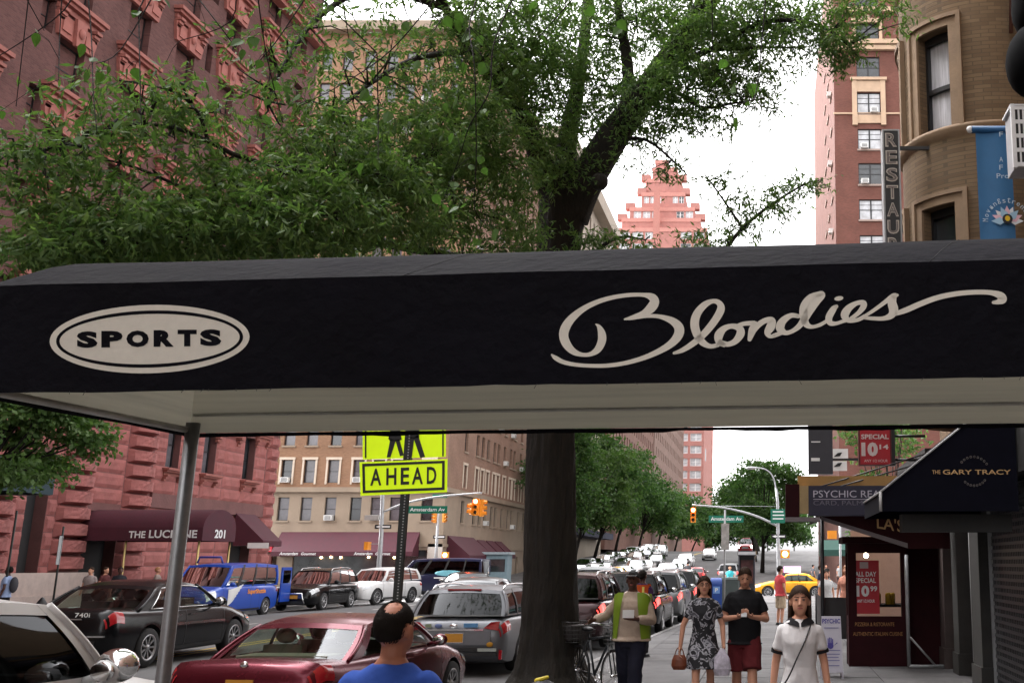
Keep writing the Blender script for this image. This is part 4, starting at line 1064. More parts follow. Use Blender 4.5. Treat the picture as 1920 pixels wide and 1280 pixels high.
# psychic reading sign above it
py_ = thing('psychic_sign', 'navy psychic reading sign board with pale lettering above the cafe awning', 'sign', (1.0, 17.9, 0))
def sx(px, py=940): return atY(px, py, 17.9).x - 1.0
def sz(py, px=1580): return atY(px, py, 17.9).z
MB().b2((sx(1516), 0, sz(966)), (2.6, 0.3, sz(910))).build('board', mat('sign_navy', (0.022, 0.02, 0.045), 0.6), py_)
MB().b2((sx(1473), 0.02, sz(968)), (sx(1499), 0.34, sz(907))).build('end_box', CM, py_)
MB().b2((sx(1499), 0.03, sz(962)), (sx(1516), 0.3, sz(910))).build('cream_panel', mat('cream_panel', srgb(176, 150, 108), 0.7), py_)
MB().b2((sx(1497), 0.32, sz(909)), (2.6, 0.42, sz(889))).build('yellow_board', mat('ochre_board', srgb(180, 138, 80), 0.7, var=0.1), py_)
MB().b2((sx(1473), 0.0, sz(976)), (sx(1537), 0.5, sz(969))).build('soffit', mat('dull_rail', (0.2, 0.17, 0.18), 0.6), py_)
PST = mat('pale_letter', srgb(200, 196, 210), 0.6)
def ptx(s, a, b, bold=0.0, m=PST): lettering('lettering', s, m, (sx(a[0]), -0.01, sz(a[1])), (1, 0, 0), (0, 0, 1), sx(b[0]) - sx(a[0]), sz(b[1]) - sz(a[1]), py_, bold)
ptx('PSYCHIC READINGS', (1525, 932), (1712, 919)); ptx('CARD, PALM & CRYSTAL', (1525, 948), (1706, 938), m=mat('dim_letter', srgb(112, 108, 122), 0.6))
MB().b2((sx(1525), -0.008, sz(936)), (2.4, -0.002, sz(935))).build('rule', PST, py_)
wr = MB()
for (a, b) in (((1540, 911), (1725, 836)), ((1575, 911), (1735, 852))):
    wr.tube([Vector((sx(a[0]), 0.1, sz(a[1]))), Vector((2.3, 1.2, atY(b[0], b[1], 19).z))], 0.014, 6)
wr.build('stay_wire', BLACK, py_)
# red price sign
sp = thing('price_sign', 'square red price sign with white numbers hanging over the cafe', 'sign', (2.0, 21.0, 0))
def px_(px): return atY(px, 850, 21).x - 2.0
def pz_(py): return atY(1640, py, 21).z
MB().b2((px_(1610), 0, pz_(872)), (px_(1672), 0.14, pz_(800))).build('box', mat('sign_dark_red', srgb(90, 14, 22), 0.5), sp)
MB().b2((px_(1613), -0.012, pz_(870)), (px_(1669), -0.002, pz_(803))).build('face', PR, sp)
MB().b2((px_(1672) + 0.003, 0.02, pz_(872)), (px_(1679), 0.3, pz_(800))).build('side_box', BLACK, sp)
for s, a, b, bo in (('SPECIAL', (1615, 823), (1667, 814), 0.03), ('10', (1615, 855), (1646, 829), 0.06), ('14', (1649, 842), (1666, 833), 0.03), ('ANY 1/2 HOUR', (1620, 866), (1664, 861), 0.0)):
    lettering('lettering', s, mat('price_white', srgb(216, 200, 200), 0.5), (px_(a[0]), -0.02, pz_(a[1])), (1, 0, 0), (0, 0, 1), px_(b[0]) - px_(a[0]), pz_(b[1]) - pz_(a[1]), sp, bo)
MB().tube([(px_(1676), 0.2, pz_(815)), (1.2, 0.2, pz_(815))], 0.03, 6).tube([(px_(1676), 0.2, pz_(860)), (1.2, 0.2, pz_(860))], 0.03, 6).build('bracket', BLACK, sp)
# dark blade sign and white arrow sign farther on
bs = thing('blade_sign', 'dark charcoal blade sign with thin white lines beyond the cafe', 'sign', (1.2, 30, 0))
ta, tb = atY(1516, 888, 30), atY(1561, 812, 30)
MB().b2((ta.x - 1.2, 0, ta.z), (tb.x - 1.2, 0.25, tb.z + 1.2)).build('box', mat('charcoal', (0.03, 0.03, 0.04), 0.5), bs)
for a, b in (((1521, 829), (1538, 827)), ((1521, 864), (1537, 858))):
    p, q = atY(*a, 30), atY(*b, 30); MB().b2((p.x - 1.2, -0.01, p.z), (q.x - 1.2, -0.002, q.z)).build('white_line', WHITE, bs)
MB().b2((tb.x - 1.2 + 0.003, 0.1, ta.z + 0.4), (2.0, 0.16, ta.z + 0.46)).b2((tb.x - 1.2 + 0.003, 0.1, ta.z + 1.6), (2.0, 0.16, ta.z + 1.66)).build('bracket', BLACK, bs)
ws_ = thing('white_sign', 'small white two panel sign with black symbols beside the dark blade sign', 'sign', (2.0, 33, 0))
for (a, b, mk) in (((1562, 862), (1590, 841), (1572, 853)), ((1562, 882), (1588, 864), (1572, 872))):
    p, q = atY(*a, 33), atY(*b, 33); MB().b2((p.x - 2, 0, p.z), (q.x - 2, 0.06, q.z)).build('panel', WHITE, ws_)
    c = atY(*mk, 33); MB().prism([(c.x - 2 - 0.15, -0.012, c.z - 0.05), (c.x - 2 + 0.05, -0.012, c.z - 0.03), (c.x - 2 + 0.12, -0.012, c.z + 0.09), (c.x - 2 - 0.02, -0.012, c.z + 0.07)], (0, 0.01, 0)).build('symbol', BLACK, ws_)
p = atY(1590, 860, 33); MB().b2((p.x - 2, 0.02, p.z - 0.03), (1.25, 0.05, p.z + 0.03)).build('bracket', BLACK, ws_)

# ================================================================ trees
BARK = mat('bark', (0.015, 0.012, 0.0085), 0.9, var=0.6, scale=4, bump=1.0, bscale=14, stretch=(3, 3, 0.7))
BARKB = mat('bark_dark', (0.014, 0.011, 0.01), 0.9, var=0.35, scale=9, bump=0.6, bscale=30)
def leaf_cloud(blobs, size, asp, rnd, droop=0.35, per=14, flat=0.5):
    """small leaf faces gathered on short twigs inside ellipsoids (centre, radii, number)"""
    V = []; Fc = []
    for c, r, n in blobs:
        c = Vector(c); k = 0
        while k < n:
            while True:
                q = Vector((rnd.uniform(-1, 1), rnd.uniform(-1, 1), rnd.uniform(-1, 1)))
                if 0.02 < q.length < 1: break
            q *= q.length ** -0.35 if q.length > 0.25 else 1
            o = c + Vector((q.x * r[0], q.y * r[1], q.z * r[2]))
            tw = Vector((rnd.uniform(-1, 1), rnd.uniform(-1, 1), rnd.uniform(-0.5, 0.35))).normalized()
            Lt = size * rnd.uniform(2.0, 4.5)
            m = rnd.randint(per // 2, per)
            for j in range(m):
                s = size * rnd.uniform(0.65, 1.25)
                b = o + tw * (Lt * (j + rnd.random()) / m)
                d = (tw * rnd.uniform(0.1, 0.7) + Vector((rnd.uniform(-1, 1), rnd.uniform(-1, 1), rnd.uniform(-1, 0.8) - droop))).normalized()
                x = d.cross(Vector((rnd.uniform(-1, 1), rnd.uniform(-1, 1), 1.5 * flat + rnd.uniform(-1, 1)))).normalized() * (s * asp * 0.5)
                e = b + d * s; mid = b + d * (s * 0.45)
                i0 = len(V)
                V += [b, mid + x, e, mid - x]; Fc.append((i0, i0 + 1, i0 + 2, i0 + 3))
            k += m
    return V, Fc
def leaves(name, blobs, size, asp, m, parent, seed, **kw):
    V, Fc = leaf_cloud(blobs, size, asp, random.Random(seed), **kw)
    me = bpy.data.meshes.new(name); me.from_pydata([tuple(v) for v in V], [], Fc); me.materials.append(m); me.update()
    o = obj(name, me, parent); o['kind'] = 'stuff'
    return o
def nearest(p, pts): return min(pts, key=lambda q: (q - p).length_squared)

LEAF = leaf_mat('oak_leaf', (0.055, 0.11, 0.036), (0.165, 0.24, 0.082), 0.45)
LEAF2 = leaf_mat('linden_leaf', (0.045, 0.105, 0.024), (0.09, 0.165, 0.042), 0.4)
LEAF3 = leaf_mat('street_leaf', (0.04, 0.095, 0.03), (0.10, 0.18, 0.055), 0.4)
LEAF4 = leaf_mat('street_leaf_light', (0.06, 0.12, 0.035), (0.13, 0.21, 0.07), 0.4)

# ---- the big tree at the kerb
bt = thing('street_tree', 'big dark street tree at the kerb with narrow leaves reaching over the canopy', 'tree', (0, 0, 0))
bt_base = atY(1030, 1286, 15.7)
def limb(spec, name, n=3, seg=10, m=None):
    P = [atY(a, b, c) for a, b, c, _ in spec]
    rad = [w * (p.y * CT + (p.z - CZ) * ST) / F for p, (_, _, _, w) in zip(P, spec)]
    Q = spline(P, n); rr = []
    for i in range(len(P) - 1):
        for k in range(n): rr.append(rad[i] + (rad[i + 1] - rad[i]) * k / n)
    rr.append(rad[-1])
    MB().tube(Q, rr, seg).build(name, m or BARK, bt)
    return Q
tk = MB()
prof = [(1320, 1030, 105), (1286, 1030, 82), (1262, 1030, 68), (1225, 1030, 58), (1170, 1031, 52), (1080, 1032, 48), (950, 1033, 45.5), (820, 1034, 43), (650, 1040, 40), (500, 1047, 38), (430, 1052, 40), (390, 1058, 44), (355, 1062, 44), (325, 1066, 30)]
TP = [atY(x, y, 15.7) for y, x, w in prof]; rings = []
for (y, x, w), p in zip(prof, TP):
    d_ = p.y * CT + (p.z - CZ) * ST
    rings.append((p, w * d_ / F))
nn = 90; vs_ = []
rg = []
for (p_, r_), (p2_, r2_) in zip(rings, rings[1:]):
    for k in range(9): rg.append((p_.lerp(p2_, k / 9), r_ + (r2_ - r_) * k / 9))
rings = rg + [rings[-1]]
for i, (p, r) in enumerate(rings):
    for k in range(nn):
        a = 2 * pi * k / nn
        fl = 1 + 0.045 * sin(a * 5 + i * 0.045) + (0.10 * sin(a * 4 + 1) * (1 - i / 27) if i < 27 else 0) + 0.13 * (0.3 - abs(mnoise.noise((cos(a) * 5.5, sin(a) * 5.5, p.z * 1.6)))) + 0.03 * mnoise.noise((cos(a) * 14, sin(a) * 14, p.z * 5))
        vs_.append((p.x + r * fl * cos(a), p.y + r * fl * sin(a), p.z))
tk.add(vs_, [(i * nn + k, i * nn + (k + 1) % nn, (i + 1) * nn + (k + 1) % nn, (i + 1) * nn + k) for i in range(len(rings) - 1) for k in range(nn)], 0, True)
tk.build('trunk', BARK, bt)
MB().ball(atY(1124, 341, 15.0), 0.14, 10).build('burl', BARK, bt)
SK = []
SK += limb([(1068, 410, 15.7, 36), (1095, 345, 15.6, 34), (1146, 262, 15.4, 30), (1190, 200, 15.2, 26), (1245, 125, 15.0, 24), (1290, 60, 14.8, 22), (1335, -10, 14.5, 18), (1410, -120, 14.2, 12), (1470, -260, 14, 6)], 'limb')
SK += limb([(1050, 400, 15.7, 32), (1018, 310, 15.5, 22), (985, 235, 15.0, 16), (940, 170, 14.3, 12), (885, 95, 13.4, 10), (835, 15, 12.5, 8), (770, -100, 11.6, 8), (700, -260, 11, 4)], 'limb')
SK += limb([(1062, 370, 15.8, 26), (1062, 280, 16, 19), (1080, 180, 16.2, 14), (1095, 80, 16.4, 10), (1110, -60, 16.6, 11), (1140, -260, 17, 5)], 'limb')
SK += limb([(1166, 235, 15.3, 14), (1178, 170, 15.3, 12), (1174, 100, 15.3, 10), (1160, 20, 15.3, 8), (1150, -90, 15.3, 4)], 'limb')
SK += limb([(1040, 560, 15.6, 14), (920, 500, 14.2, 11), (840, 480, 13.2, 9), (760, 462, 12.6, 10), (690, 451, 12.1, 10), (640, 449, 11.8, 8), (588, 455, 11.4, 4)], 'limb')
SK += limb([(942, 175, 14.3, 8), (880, 245, 13.2, 6), (800, 300, 12.0, 5), (700, 352, 10.8, 4), (620, 400, 10, 3), (520, 422, 9.2, 2.5), (400, 440, 8.6, 2), (250, 450, 8.2, 1.5), (110, 470, 8, 1)], 'branch', 3, 6)
SK += limb([(880, 245, 13.2, 7), (740, 320, 11.0, 6), (600, 325, 9.8, 5), (467, 300, 9.0, 5), (390, 265, 8.8, 4.5), (325, 240, 8.6, 4), (240, 235, 8.4, 2.5), (120, 270, 8.2, 2), (30, 300, 8.1, 1)], 'branch', 3, 6)
SK += limb([(600, 400, 9.9, 4), (470, 398, 9.1, 4), (365, 362, 8.8, 4), (262, 317, 8.6, 3), (160, 290, 8.4, 1.5)], 'branch', 3, 6)
SK += limb([(390, 265, 8.8, 4), (370, 210, 8.7, 3), (320, 170, 8.6, 2), (220, 150, 8.5, 1.5)], 'branch', 3, 6)
SK += limb([(760, 462, 12.6, 5), (850, 400, 12.4, 4), (840, 350, 12.2, 3)], 'branch', 3, 6)
SK += limb([(1060, 590, 15.6, 9), (1200, 540, 15.2, 7), (1310, 500, 15.0, 5), (1356, 470, 14.9, 4), (1392, 428, 14.9, 3.5), (1440, 388, 14.9, 3), (1500, 350, 14.9, 2), (1532, 338, 14.9, 1)], 'branch', 3, 6)
SK += limb([(1392, 428, 14.9, 3), (1360, 380, 14.8, 2), (1320, 325, 14.7, 1)], 'branch', 3, 6)
SK += limb([(1245, 125, 15.0, 8), (1330, 95, 14.4, 6), (1420, 45, 13.8, 5), (1500, 40, 13.4, 4), (1560, 60, 13.2, 3), (1600, 95, 13.1, 1.5)], 'branch', 3, 6)
SK += limb([(1330, 95, 14.4, 4), (1400, 90, 14.0, 3), (1500, 90, 13.6, 1.5)], 'branch', 3, 6)
SK += limb([(1245, 150, 15.0, 5), (1310, 200, 14.6, 3), (1370, 195, 14.3, 2), (1430, 185, 14.1, 1)], 'branch', 3, 6)
SK += limb([(1150, 262, 15.3, 5), (1210, 262, 15, 3), (1260, 300, 14.8, 2), (1290, 330, 14.7, 1)], 'branch', 3, 6)
SK += limb([(1060, 560, 15.6, 7), (1110, 480, 15.3, 5), (1160, 445, 15.1, 3), (1210, 450, 15, 1)], 'branch', 3, 6)
SK += limb([(835, 15, 12.5, 8), (700, -20, 11.3, 6), (600, 30, 10.6, 5), (540, 110, 10.1, 4), (500, 190, 9.8, 2)], 'branch', 3, 6)
SK += limb([(885, 95, 13.4, 7), (780, 110, 12.2, 5), (690, 160, 11.2, 4), (620, 220, 10.4, 2)], 'branch', 3, 6)
# (x, y, rx, ry, Y, depth spread, number of leaves): where the foliage shows
BL = [(110, 478, 80, 26, 8.1, .6, 1700), (210, 455, 110, 38, 8.3, .6, 2600), (340, 440, 120, 45, 8.6, .7, 3200), (470, 420, 120, 58, 9.0, .7, 3400), (600, 400, 120, 70, 9.7, .8, 3800), (720, 375, 110, 70, 10.6, .9, 3400),
      (420, 350, 60, 30, 8.8, .5, 500), (520, 345, 90, 40, 9.4, .6, 1500), (640, 300, 110, 60, 10.2, .8, 2800), (770, 280, 110, 70, 11.4, .9, 3000), (880, 250, 100, 70, 12.6, .9, 2600), (820, 190, 100, 40, 12.0, .9, 1500),
      (100, 290, 100, 34, 8.1, .5, 1500), (40, 305, 50, 30, 8.0, .4, 600), (150, 240, 80, 40, 8.3, .5, 900), (270, 190, 90, 38, 8.5, .5, 1500), (360, 200, 70, 45, 8.7, .5, 1400), (180, 320, 110, 26, 8.4, .5, 1000), (300, 270, 90, 40, 8.6, .5, 1400), (110, 360, 70, 28, 8.2, .5, 600), (200, 170, 60, 30, 8.4, .5, 450), (130, 400, 50, 24, 8.2, .4, 420), (290, 380, 70, 24, 8.6, .5, 420), (420, 290, 60, 30, 8.9, .5, 500),
      (540, 220, 80, 50, 10.0, .7, 900), (500, 120, 70, 60, 9.9, .7, 650), (600, 60, 90, 60, 10.5, .8, 800), (690, 110, 100, 70, 11.2, .9, 1100), (700, 30, 110, 60, 11.3, .9, 1000), (800, 60, 110, 80, 12.2, 1, 1300), (590, 160, 70, 50, 10.3, .7, 500), (640, 240, 70, 40, 10.4, .7, 700),
      (900, 120, 90, 90, 13.2, 1, 1500), (930, 30, 100, 70, 13.4, 1, 1300), (1010, 60, 90, 80, 14.2, 1, 1300), (1050, 180, 90, 90, 15.6, 1, 1800), (990, 150, 70, 70, 14.6, .9, 1300), (960, 300, 90, 70, 14.0, .9, 1300), (1060, 290, 60, 60, 15.0, .5, 900), (900, 340, 110, 60, 13.0, .9, 1500), (800, 400, 90, 50, 12.2, .8, 900), (900, 440, 120, 40, 13.0, .9, 1300), (700, 450, 110, 26, 12.0, .7, 700), (980, 430, 40, 50, 14.6, .5, 500), (580, 470, 60, 18, 11.2, .5, 280),
      (1110, 60, 90, 70, 15.6, 1, 1300), (1190, 40, 80, 60, 15.4, .9, 1100), (1130, 180, 60, 80, 15.6, .8, 900), (1230, 190, 80, 60, 15.0, .8, 1100), (1290, 170, 80, 60, 14.7, .8, 1300), (1330, 90, 90, 60, 14.4, .8, 1500), (1280, 30, 90, 50, 14.9, .8, 1200), (1390, 140, 70, 50, 14.2, .7, 800), (1400, 40, 90, 46, 14.0, .7, 1000), (1460, 20, 80, 36, 13.7, .6, 600), (1500, 80, 70, 34, 13.5, .5, 420), (1570, 40, 60, 34, 13.2, .5, 420), (1580, 90, 36, 26, 13.1, .4, 300), (1440, 180, 44, 20, 14.1, .4, 130), (1330, 220, 60, 24, 14.5, .5, 260), (1680, 30, 50, 18, 13.2, .4, 90), (1620, 10, 60, 20, 13.2, .4, 160),
      (1210, 245, 60, 26, 15.0, .5, 300), (1260, 300, 40, 26, 14.8, .4, 130), (1190, 290, 36, 24, 15.0, .4, 110), (1230, 330, 30, 16, 14.8, .3, 50), (1390, 395, 40, 24, 14.9, .4, 240), (1450, 375, 50, 26, 14.9, .4, 420), (1505, 345, 34, 18, 14.9, .3, 260), (1340, 445, 50, 24, 14.9, .4, 260), (1300, 460, 40, 16, 14.9, .4, 140), (1330, 330, 24, 12, 14.7, .3, 60), (1365, 350, 16, 20, 14.8, .3, 50), (1410, 430, 26, 18, 14.9, .3, 110), (1120, 455, 44, 24, 15.1, .4, 420), (1190, 452, 36, 12, 15.0, .4, 160)]
blobs = []; tw = MB()
for (x, y, rx, ry, Y, dy, n) in BL:
    c = atY(x, y, Y); d_ = c.y * CT + (c.z - CZ) * ST
    r = (rx * d_ / F, dy, ry * d_ / F); blobs.append((c, r, int(n * (0.42 if x < 450 and y < 345 else 0.55 if x < 900 and y < 225 else 1.15 if x < 760 else 2.9 if y < 215 else 1.9))))
    for _ in range(max(2, n // 160)):                       # twigs that carry the leaves
        e = c + Vector((R.uniform(-.8, .8) * r[0], R.uniform(-.6, .6) * dy, R.uniform(-.7, .7) * r[2])); s_ = nearest(e, SK)
        if (e - s_).length < 4: tw.tube([s_, (s_ + e) / 2 + Vector((R.uniform(-.1, .1), R.uniform(-.1, .1), R.uniform(-.05, .12))), e], [0.014, 0.009, 0.004], 5)
tw.build('twigs', BARKB, bt)['kind'] = 'stuff'
leaves('crown', blobs, 0.1, 0.26, LEAF, bt, 3)
# the crown above the picture's edge
up = []
for _ in range(70):
    a = R.uniform(0, 2 * pi); r_ = R.uniform(0.5, 7.5)
    up.append((Vector((-3.3 + r_ * cos(a) * 1.0, 14.5 + r_ * sin(a) * 0.8, 12.6 + R.uniform(0, 4.5) + (0.5 if r_ < 4 else -0.4))), (1.5, 1.5, 0.8), 110))
up = [b for b in up if (b[0].z - 1.6 - CZ) / b[0].y > 0.62]
leaves('upper_crown', up, 0.2, 0.35, LEAF, bt, 5)

# ---- the linden whose hanging twigs cross the top of the picture; its trunk stands beside the photographer
ln = thing('linden_tree', 'linden with heart shaped leaves whose thin twigs hang across the top of the view', 'tree', (0, 0, 0))
MB().tube([(-4.1, 0.9, -0.05), (-4.1, 0.95, 2), (-4.0, 1.1, 4.5), (-3.7, 1.6, 6.5)], [0.24, 0.19, 0.17, 0.13], 14).build('trunk', BARK, ln)
lsk = []
lb = [[(-3.8, 1.5, 6.0), (-3.6, 3.0, 6.5), (-3.6, 4.6, 6.3), (-3.8, 6.0, 6.0)], [(-3.75, 1.6, 6.4), (-2.2, 3.4, 6.9), (-1.0, 5.2, 6.9), (0.2, 6.2, 6.6)], [(-3.7, 1.6, 6.5), (-2.8, 3.0, 7.0), (-2.3, 4.6, 6.9), (-2.1, 5.8, 6.7)], [(-3.7, 1.6, 6.5), (-4.6, 3.2, 6.6), (-5.0, 5.0, 6.3), (-5.2, 6.2, 6.0)]]
for q in lb:
    s_ = spline(q, 5); lsk += s_; MB().tube(s_, [0.07 - 0.05 * i / len(s_) for i in range(len(s_))], 8).build('limb', BARKB, ln)
TW = [[(142, -40), (120, 20), (12, 97), (-40, 120)], [(160, -60), (171, 65), (175, 175), (182, 250)], [(118, -40), (112, 61), (110, 150)], [(441, -40), (433, 40), (337, 77)], [(590, -30), (516, 81), (470, 130)], [(830, -20), (735, 93), (642, 158), (560, 200)], [(975, -30), (926, 81), (918, 170), (881, 235), (860, 300), (835, 365)], [(707, 100), (709, 200), (709, 325)], [(300, -30), (227, 93), (180, 120)], [(900, -20), (880, 50), (890, 130), (893, 300), (890, 390), (915, 425)], [(1190, -40), (1195, 75)], [(1100, -30), (1010, 70)], [(1335, -60), (1336, 115)], [(1440, -60), (1420, 160), (1400, 190), (1360, 205)], [(40, -20), (83, 58)], [(480, -30), (500, 105), (530, 230)], [(640, -20), (655, 80)], [(260, 20), (262, 118), (265, 235)], [(1060, -40), (1060, 20)], [(60, -60), (30, 200)], [(350, -30), (420, 60), (441, 90)], [(760, -40), (800, 20), (826, 40)]]
LY = 5.6
tpts = []; tm = MB()
for q in TW:
    s_ = spline([atY(x, y, LY + 0.25 * sin(i + x * 0.01)) for i, (x, y) in enumerate(q)], 4); tpts += s_
    n0 = nearest(s_[0], lsk)
    s_ = [n0, (n0 + s_[0]) / 2 + Vector((0, 0, 0.1))] + s_
    tm.tube(s_, [0.005 - 0.003 * i / len(s_) for i in range(len(s_))], 5)
LC = [(83, 58, 4), (180, 112, 5), (195, 132, 3), (262, 118, 3), (307, 110, 1), (265, 237, 3), (235, 232, 1), (180, 252, 4), (150, 250, 2), (245, 42, 3), (300, 5, 3), (440, 62, 3), (455, 82, 3), (500, 105, 4), (485, 60, 3), (530, 230, 4), (490, 220, 2), (560, 180, 4), (520, 165, 3), (655, 82, 4), (700, 150, 5), (690, 160, 4), (880, 42, 5), (840, 30, 4), (930, 32, 5), (980, 60, 4), (1010, 72, 4), (940, 130, 4), (870, 120, 5), (900, 142, 4), (825, 362, 4), (842, 382, 3), (818, 368, 2), (885, 292, 3), (897, 315, 2), (890, 386, 2), (918, 430, 3), (700, 285, 3), (690, 302, 2), (1195, 75, 2), (1335, 115, 3), (1347, 128, 2), (1398, 190, 3), (1424, 162, 3), (1442, 150, 2), (1362, 203, 2), (1180, 48, 3), (1060, 22, 4), (760, 60, 4), (790, 100, 3), (30, 190, 1), (600, 20, 4), (570, 60, 3), (1100, 10, 3), (1240, 10, 2), (380, 20, 2), (710, 210, 2), (915, 200, 3), (870, 250, 2), (800, 150, 3), (850, 180, 3), (950, 90, 4), (1000, 20, 4)]
hl = MB()                                                   # one heart shaped leaf, folded along its midrib
hp = [(0, 0), (0.32, 0.1), (0.5, 0.4), (0.36, 0.72), (0, 1.18)]
hl.add([(x, y, -0.16 * abs(x)) for x, y in hp] + [(-x, y, -0.16 * abs(x)) for x, y in hp[1:4]] + [(0, 0.45, 0.0)], [(0, 1, 8), (1, 2, 8), (2, 3, 8), (3, 4, 8), (4, 7, 8), (7, 6, 8), (6, 5, 8), (5, 0, 8)])
hl_me = hl.mesh('leaf', LEAF2)
for x, y, n in LC:
    c = atY(x, y, LY + R.uniform(-.25, .25)); s_ = nearest(c, tpts)
    for k in range(max(1, int(n * 0.7))):
        p = c + Vector((R.uniform(-.09, .09), R.uniform(-.1, .1), R.uniform(-.07, .07)))
        tm.tube([s_, (s_ + p) / 2 + Vector((0, 0, 0.03)), p], [0.002, 0.0015, 0.0012], 4)
        o = obj('leaf', hl_me, ln, p, (R.uniform(-2.6, -0.9), R.uniform(-.7, .7), R.uniform(-pi, pi)))
        o.scale = [R.uniform(0.04, 0.075)] * 3
tm.build('twigs', BARKB, ln)['kind'] = 'stuff'

# ---- other street trees
def tree(label, x, y, th, top, cr, n, m, seed, lean=0.0, size=0.3, group='street trees beyond the avenue', r0=0.2, nb=26, name='street_tree', low=None):
    z0 = hgt(y) - 0.02; rr = random.Random(seed)
    t = thing(name, label, 'tree', (x, y, z0), 0, group)
    cz_ = (th + top) / 2; rz_ = (top - th) / 2
    MB().tube([(0, 0, 0), (lean * 0.3, 0, th * 0.5), (lean * 0.7, 0, th), (lean, 0, cz_ + rz_ * 0.3)], [r0 * 1.25, r0, r0 * 0.85, r0 * 0.3], 10).build('trunk', BARK, t)
    bl = []; lm = MB()
    for k in range(nb):
        a = rr.uniform(0, 2 * pi); f = rr.random() ** 0.5; e = rr.uniform(-1, 1); s = sqrt(max(0.1, 1 - (e if e > 0 else e * 0.6) ** 2))
        c = Vector((lean + cr * f * cos(a) * s * 0.85, cr * f * sin(a) * s * 0.85, cz_ + e * rz_ * 0.85))
        q = cr * rr.uniform(0.22, 0.4)
        bl.append((c, (q, q, q * 0.65), int(1.7 * n) // nb))
        lm.tube([(lean * 0.7, 0, th * rr.uniform(0.75, 1.1)), ((c.x + lean) / 2, c.y / 2, (th + c.z) / 2 + 0.2), c], [r0 * 0.3, r0 * 0.18, 0.02], 5)
    lm.build('limbs', BARKB, t)
    leaves('crown', bl, size * 1.15, 0.6, m, t, seed + 1, per=10)
    return t
tree('leafy street tree in front of the hotel at the left edge', -25.4, 29.2, 4.1, 7.4, 2.1, 7500, LEAF4, 21, 3.9, 0.16, None, 0.14, 30)
tree('first big green tree beyond the avenue, left of the roadway', -22.6, 110, 4.6, 16.5, 4.6, 6500, LEAF3, 31, 1.0, 0.34)
tree('second green tree beyond the avenue, above the dark blue awning', -22.8, 121, 4.4, 17.5, 5.4, 7000, LEAF4, 32, 1.2, 0.36)
tree('third green tree beyond the avenue, above the queue of cars', -22.6, 134, 4.2, 17.0, 5.8, 6500, LEAF3, 33, 1.4, 0.4)
tree('fourth green tree beyond the avenue, left of the far houses', -22.4, 150, 4.2, 15.5, 5.6, 5200, LEAF3, 34, 1.2, 0.45)
tree('tree below the brown brick house row', -22.3, 176, 4.2, 14.0, 5.6, 4200, LEAF3, 35, 1.2, 0.5)
tree('tree below the grey brown house', -22.2, 205, 4.0, 13.0, 5.6, 3600, LEAF4, 36, 1.0, 0.55)
tree('tree below the far rose house', -22.0, 240, 4.0, 13, 6.0, 3200, LEAF3, 37, 1.5, 0.6)
tree('last tree along the left kerb', -21.6, 285, 4.0, 14, 7.0, 3200, LEAF3, 38, 2.5, 0.7)
tree('large round tree behind the red traffic signal, right of the roadway', -0.9, 113, 3.6, 12.6, 4.6, 7500, LEAF3, 41, 0.2, 0.3)
tree('second tree right of the roadway beyond the avenue', -2.0, 138, 3.4, 12.2, 5.0, 5200, LEAF3, 42, -0.6, 0.4)
tree('third tree right of the roadway beyond the avenue', -2.2, 168, 3.4, 12.5, 5.6, 4600, LEAF3, 43, -1.0, 0.45)
tree('fourth tree right of the roadway, far up the street', -2.4, 205, 3.6, 13.0, 6.2, 4200, LEAF4, 44, -1.4, 0.55)
tree('fifth tree right of the roadway at the crest', -2.6, 250, 3.8, 13.5, 7.0, 4200, LEAF3, 45, -2.4, 0.65)
for k, (x, y, h) in enumerate(((-18, 345, 15), (-9, 352, 16), (-1, 340, 14), (8, 356, 17), (-27, 356, 15))):
    tree(('leftmost', 'second', 'middle', 'rightmost', 'hindmost')[k] + ' of the dim trees closing the far end of the street', x, y, 3, h, 7.5, 2600, LEAF3, 50 + k, 0, 0.9)
tree('young green tree behind the red price sign', 4.9, 40, 2.2, 8.2, 2.4, 4200, LEAF4, 61, -0.4, 0.14, None, 0.1, 24)

# ================================================================ the bar canopy
cp = thing('bar_canopy', 'long black fabric canopy with white lettering spanning the pavement', 'canopy', (-2.48, 3.105, 0))
PH = radians(-5.3)
cp.rotation_euler = (0, 0, PH)
CU = Vector((cos(PH), sin(PH), 0)); CV = Vector((-sin(PH), cos(PH), 0)); CO = Vector((-2.48, 3.105, 0))
CL, CD, ZB, ZT = 5.9, 1.08, CZ + 0.505, CZ + 0.845
def cloc(P): d = P - CO; return Vector((d.dot(CU), d.dot(CV), d.z))
def on_front(px, py, off=0.0):
    return cloc(atP(px, py, CO - CV * off, CV))
CANV = mat('black_canvas', (0.0045, 0.0044, 0.0072), 0.9, var=0.35, scale=3.5, bump=0.5, bscale=22, spec=0.12)
LIN = mat('cream_lining', (0.43, 0.41, 0.32), 0.4, var=0.3, scale=1.1, stretch=(0.5, 1, 22))
_n, _l = LIN.node_tree.nodes, LIN.node_tree.links        # thin vinyl: daylight from the far side shines through
_t = _n.new('ShaderNodeBsdfTranslucent'); _t.inputs[0].default_value = (0.7, 0.68, 0.55, 1); _x = _n.new('ShaderNodeMixShader'); _x.inputs[0].default_value = 0.22
_l.new(_n['Principled BSDF'].outputs[0], _x.inputs[1]); _l.new(_t.outputs[0], _x.inputs[2]); _l.new(_x.outputs[0], _n['Material Output'].inputs[0])
PROF = [(0, ZT), (0.11, ZT + 0.065), (0.22, ZT + 0.125), (0.32, ZT + 0.165), (0.42, ZT + 0.185), (0.54, ZT + 0.19), (0.66, ZT + 0.185), (0.76, ZT + 0.165), (0.86, ZT + 0.125), (0.97, ZT + 0.065), (CD, ZT)]
rnd = random.Random(4)
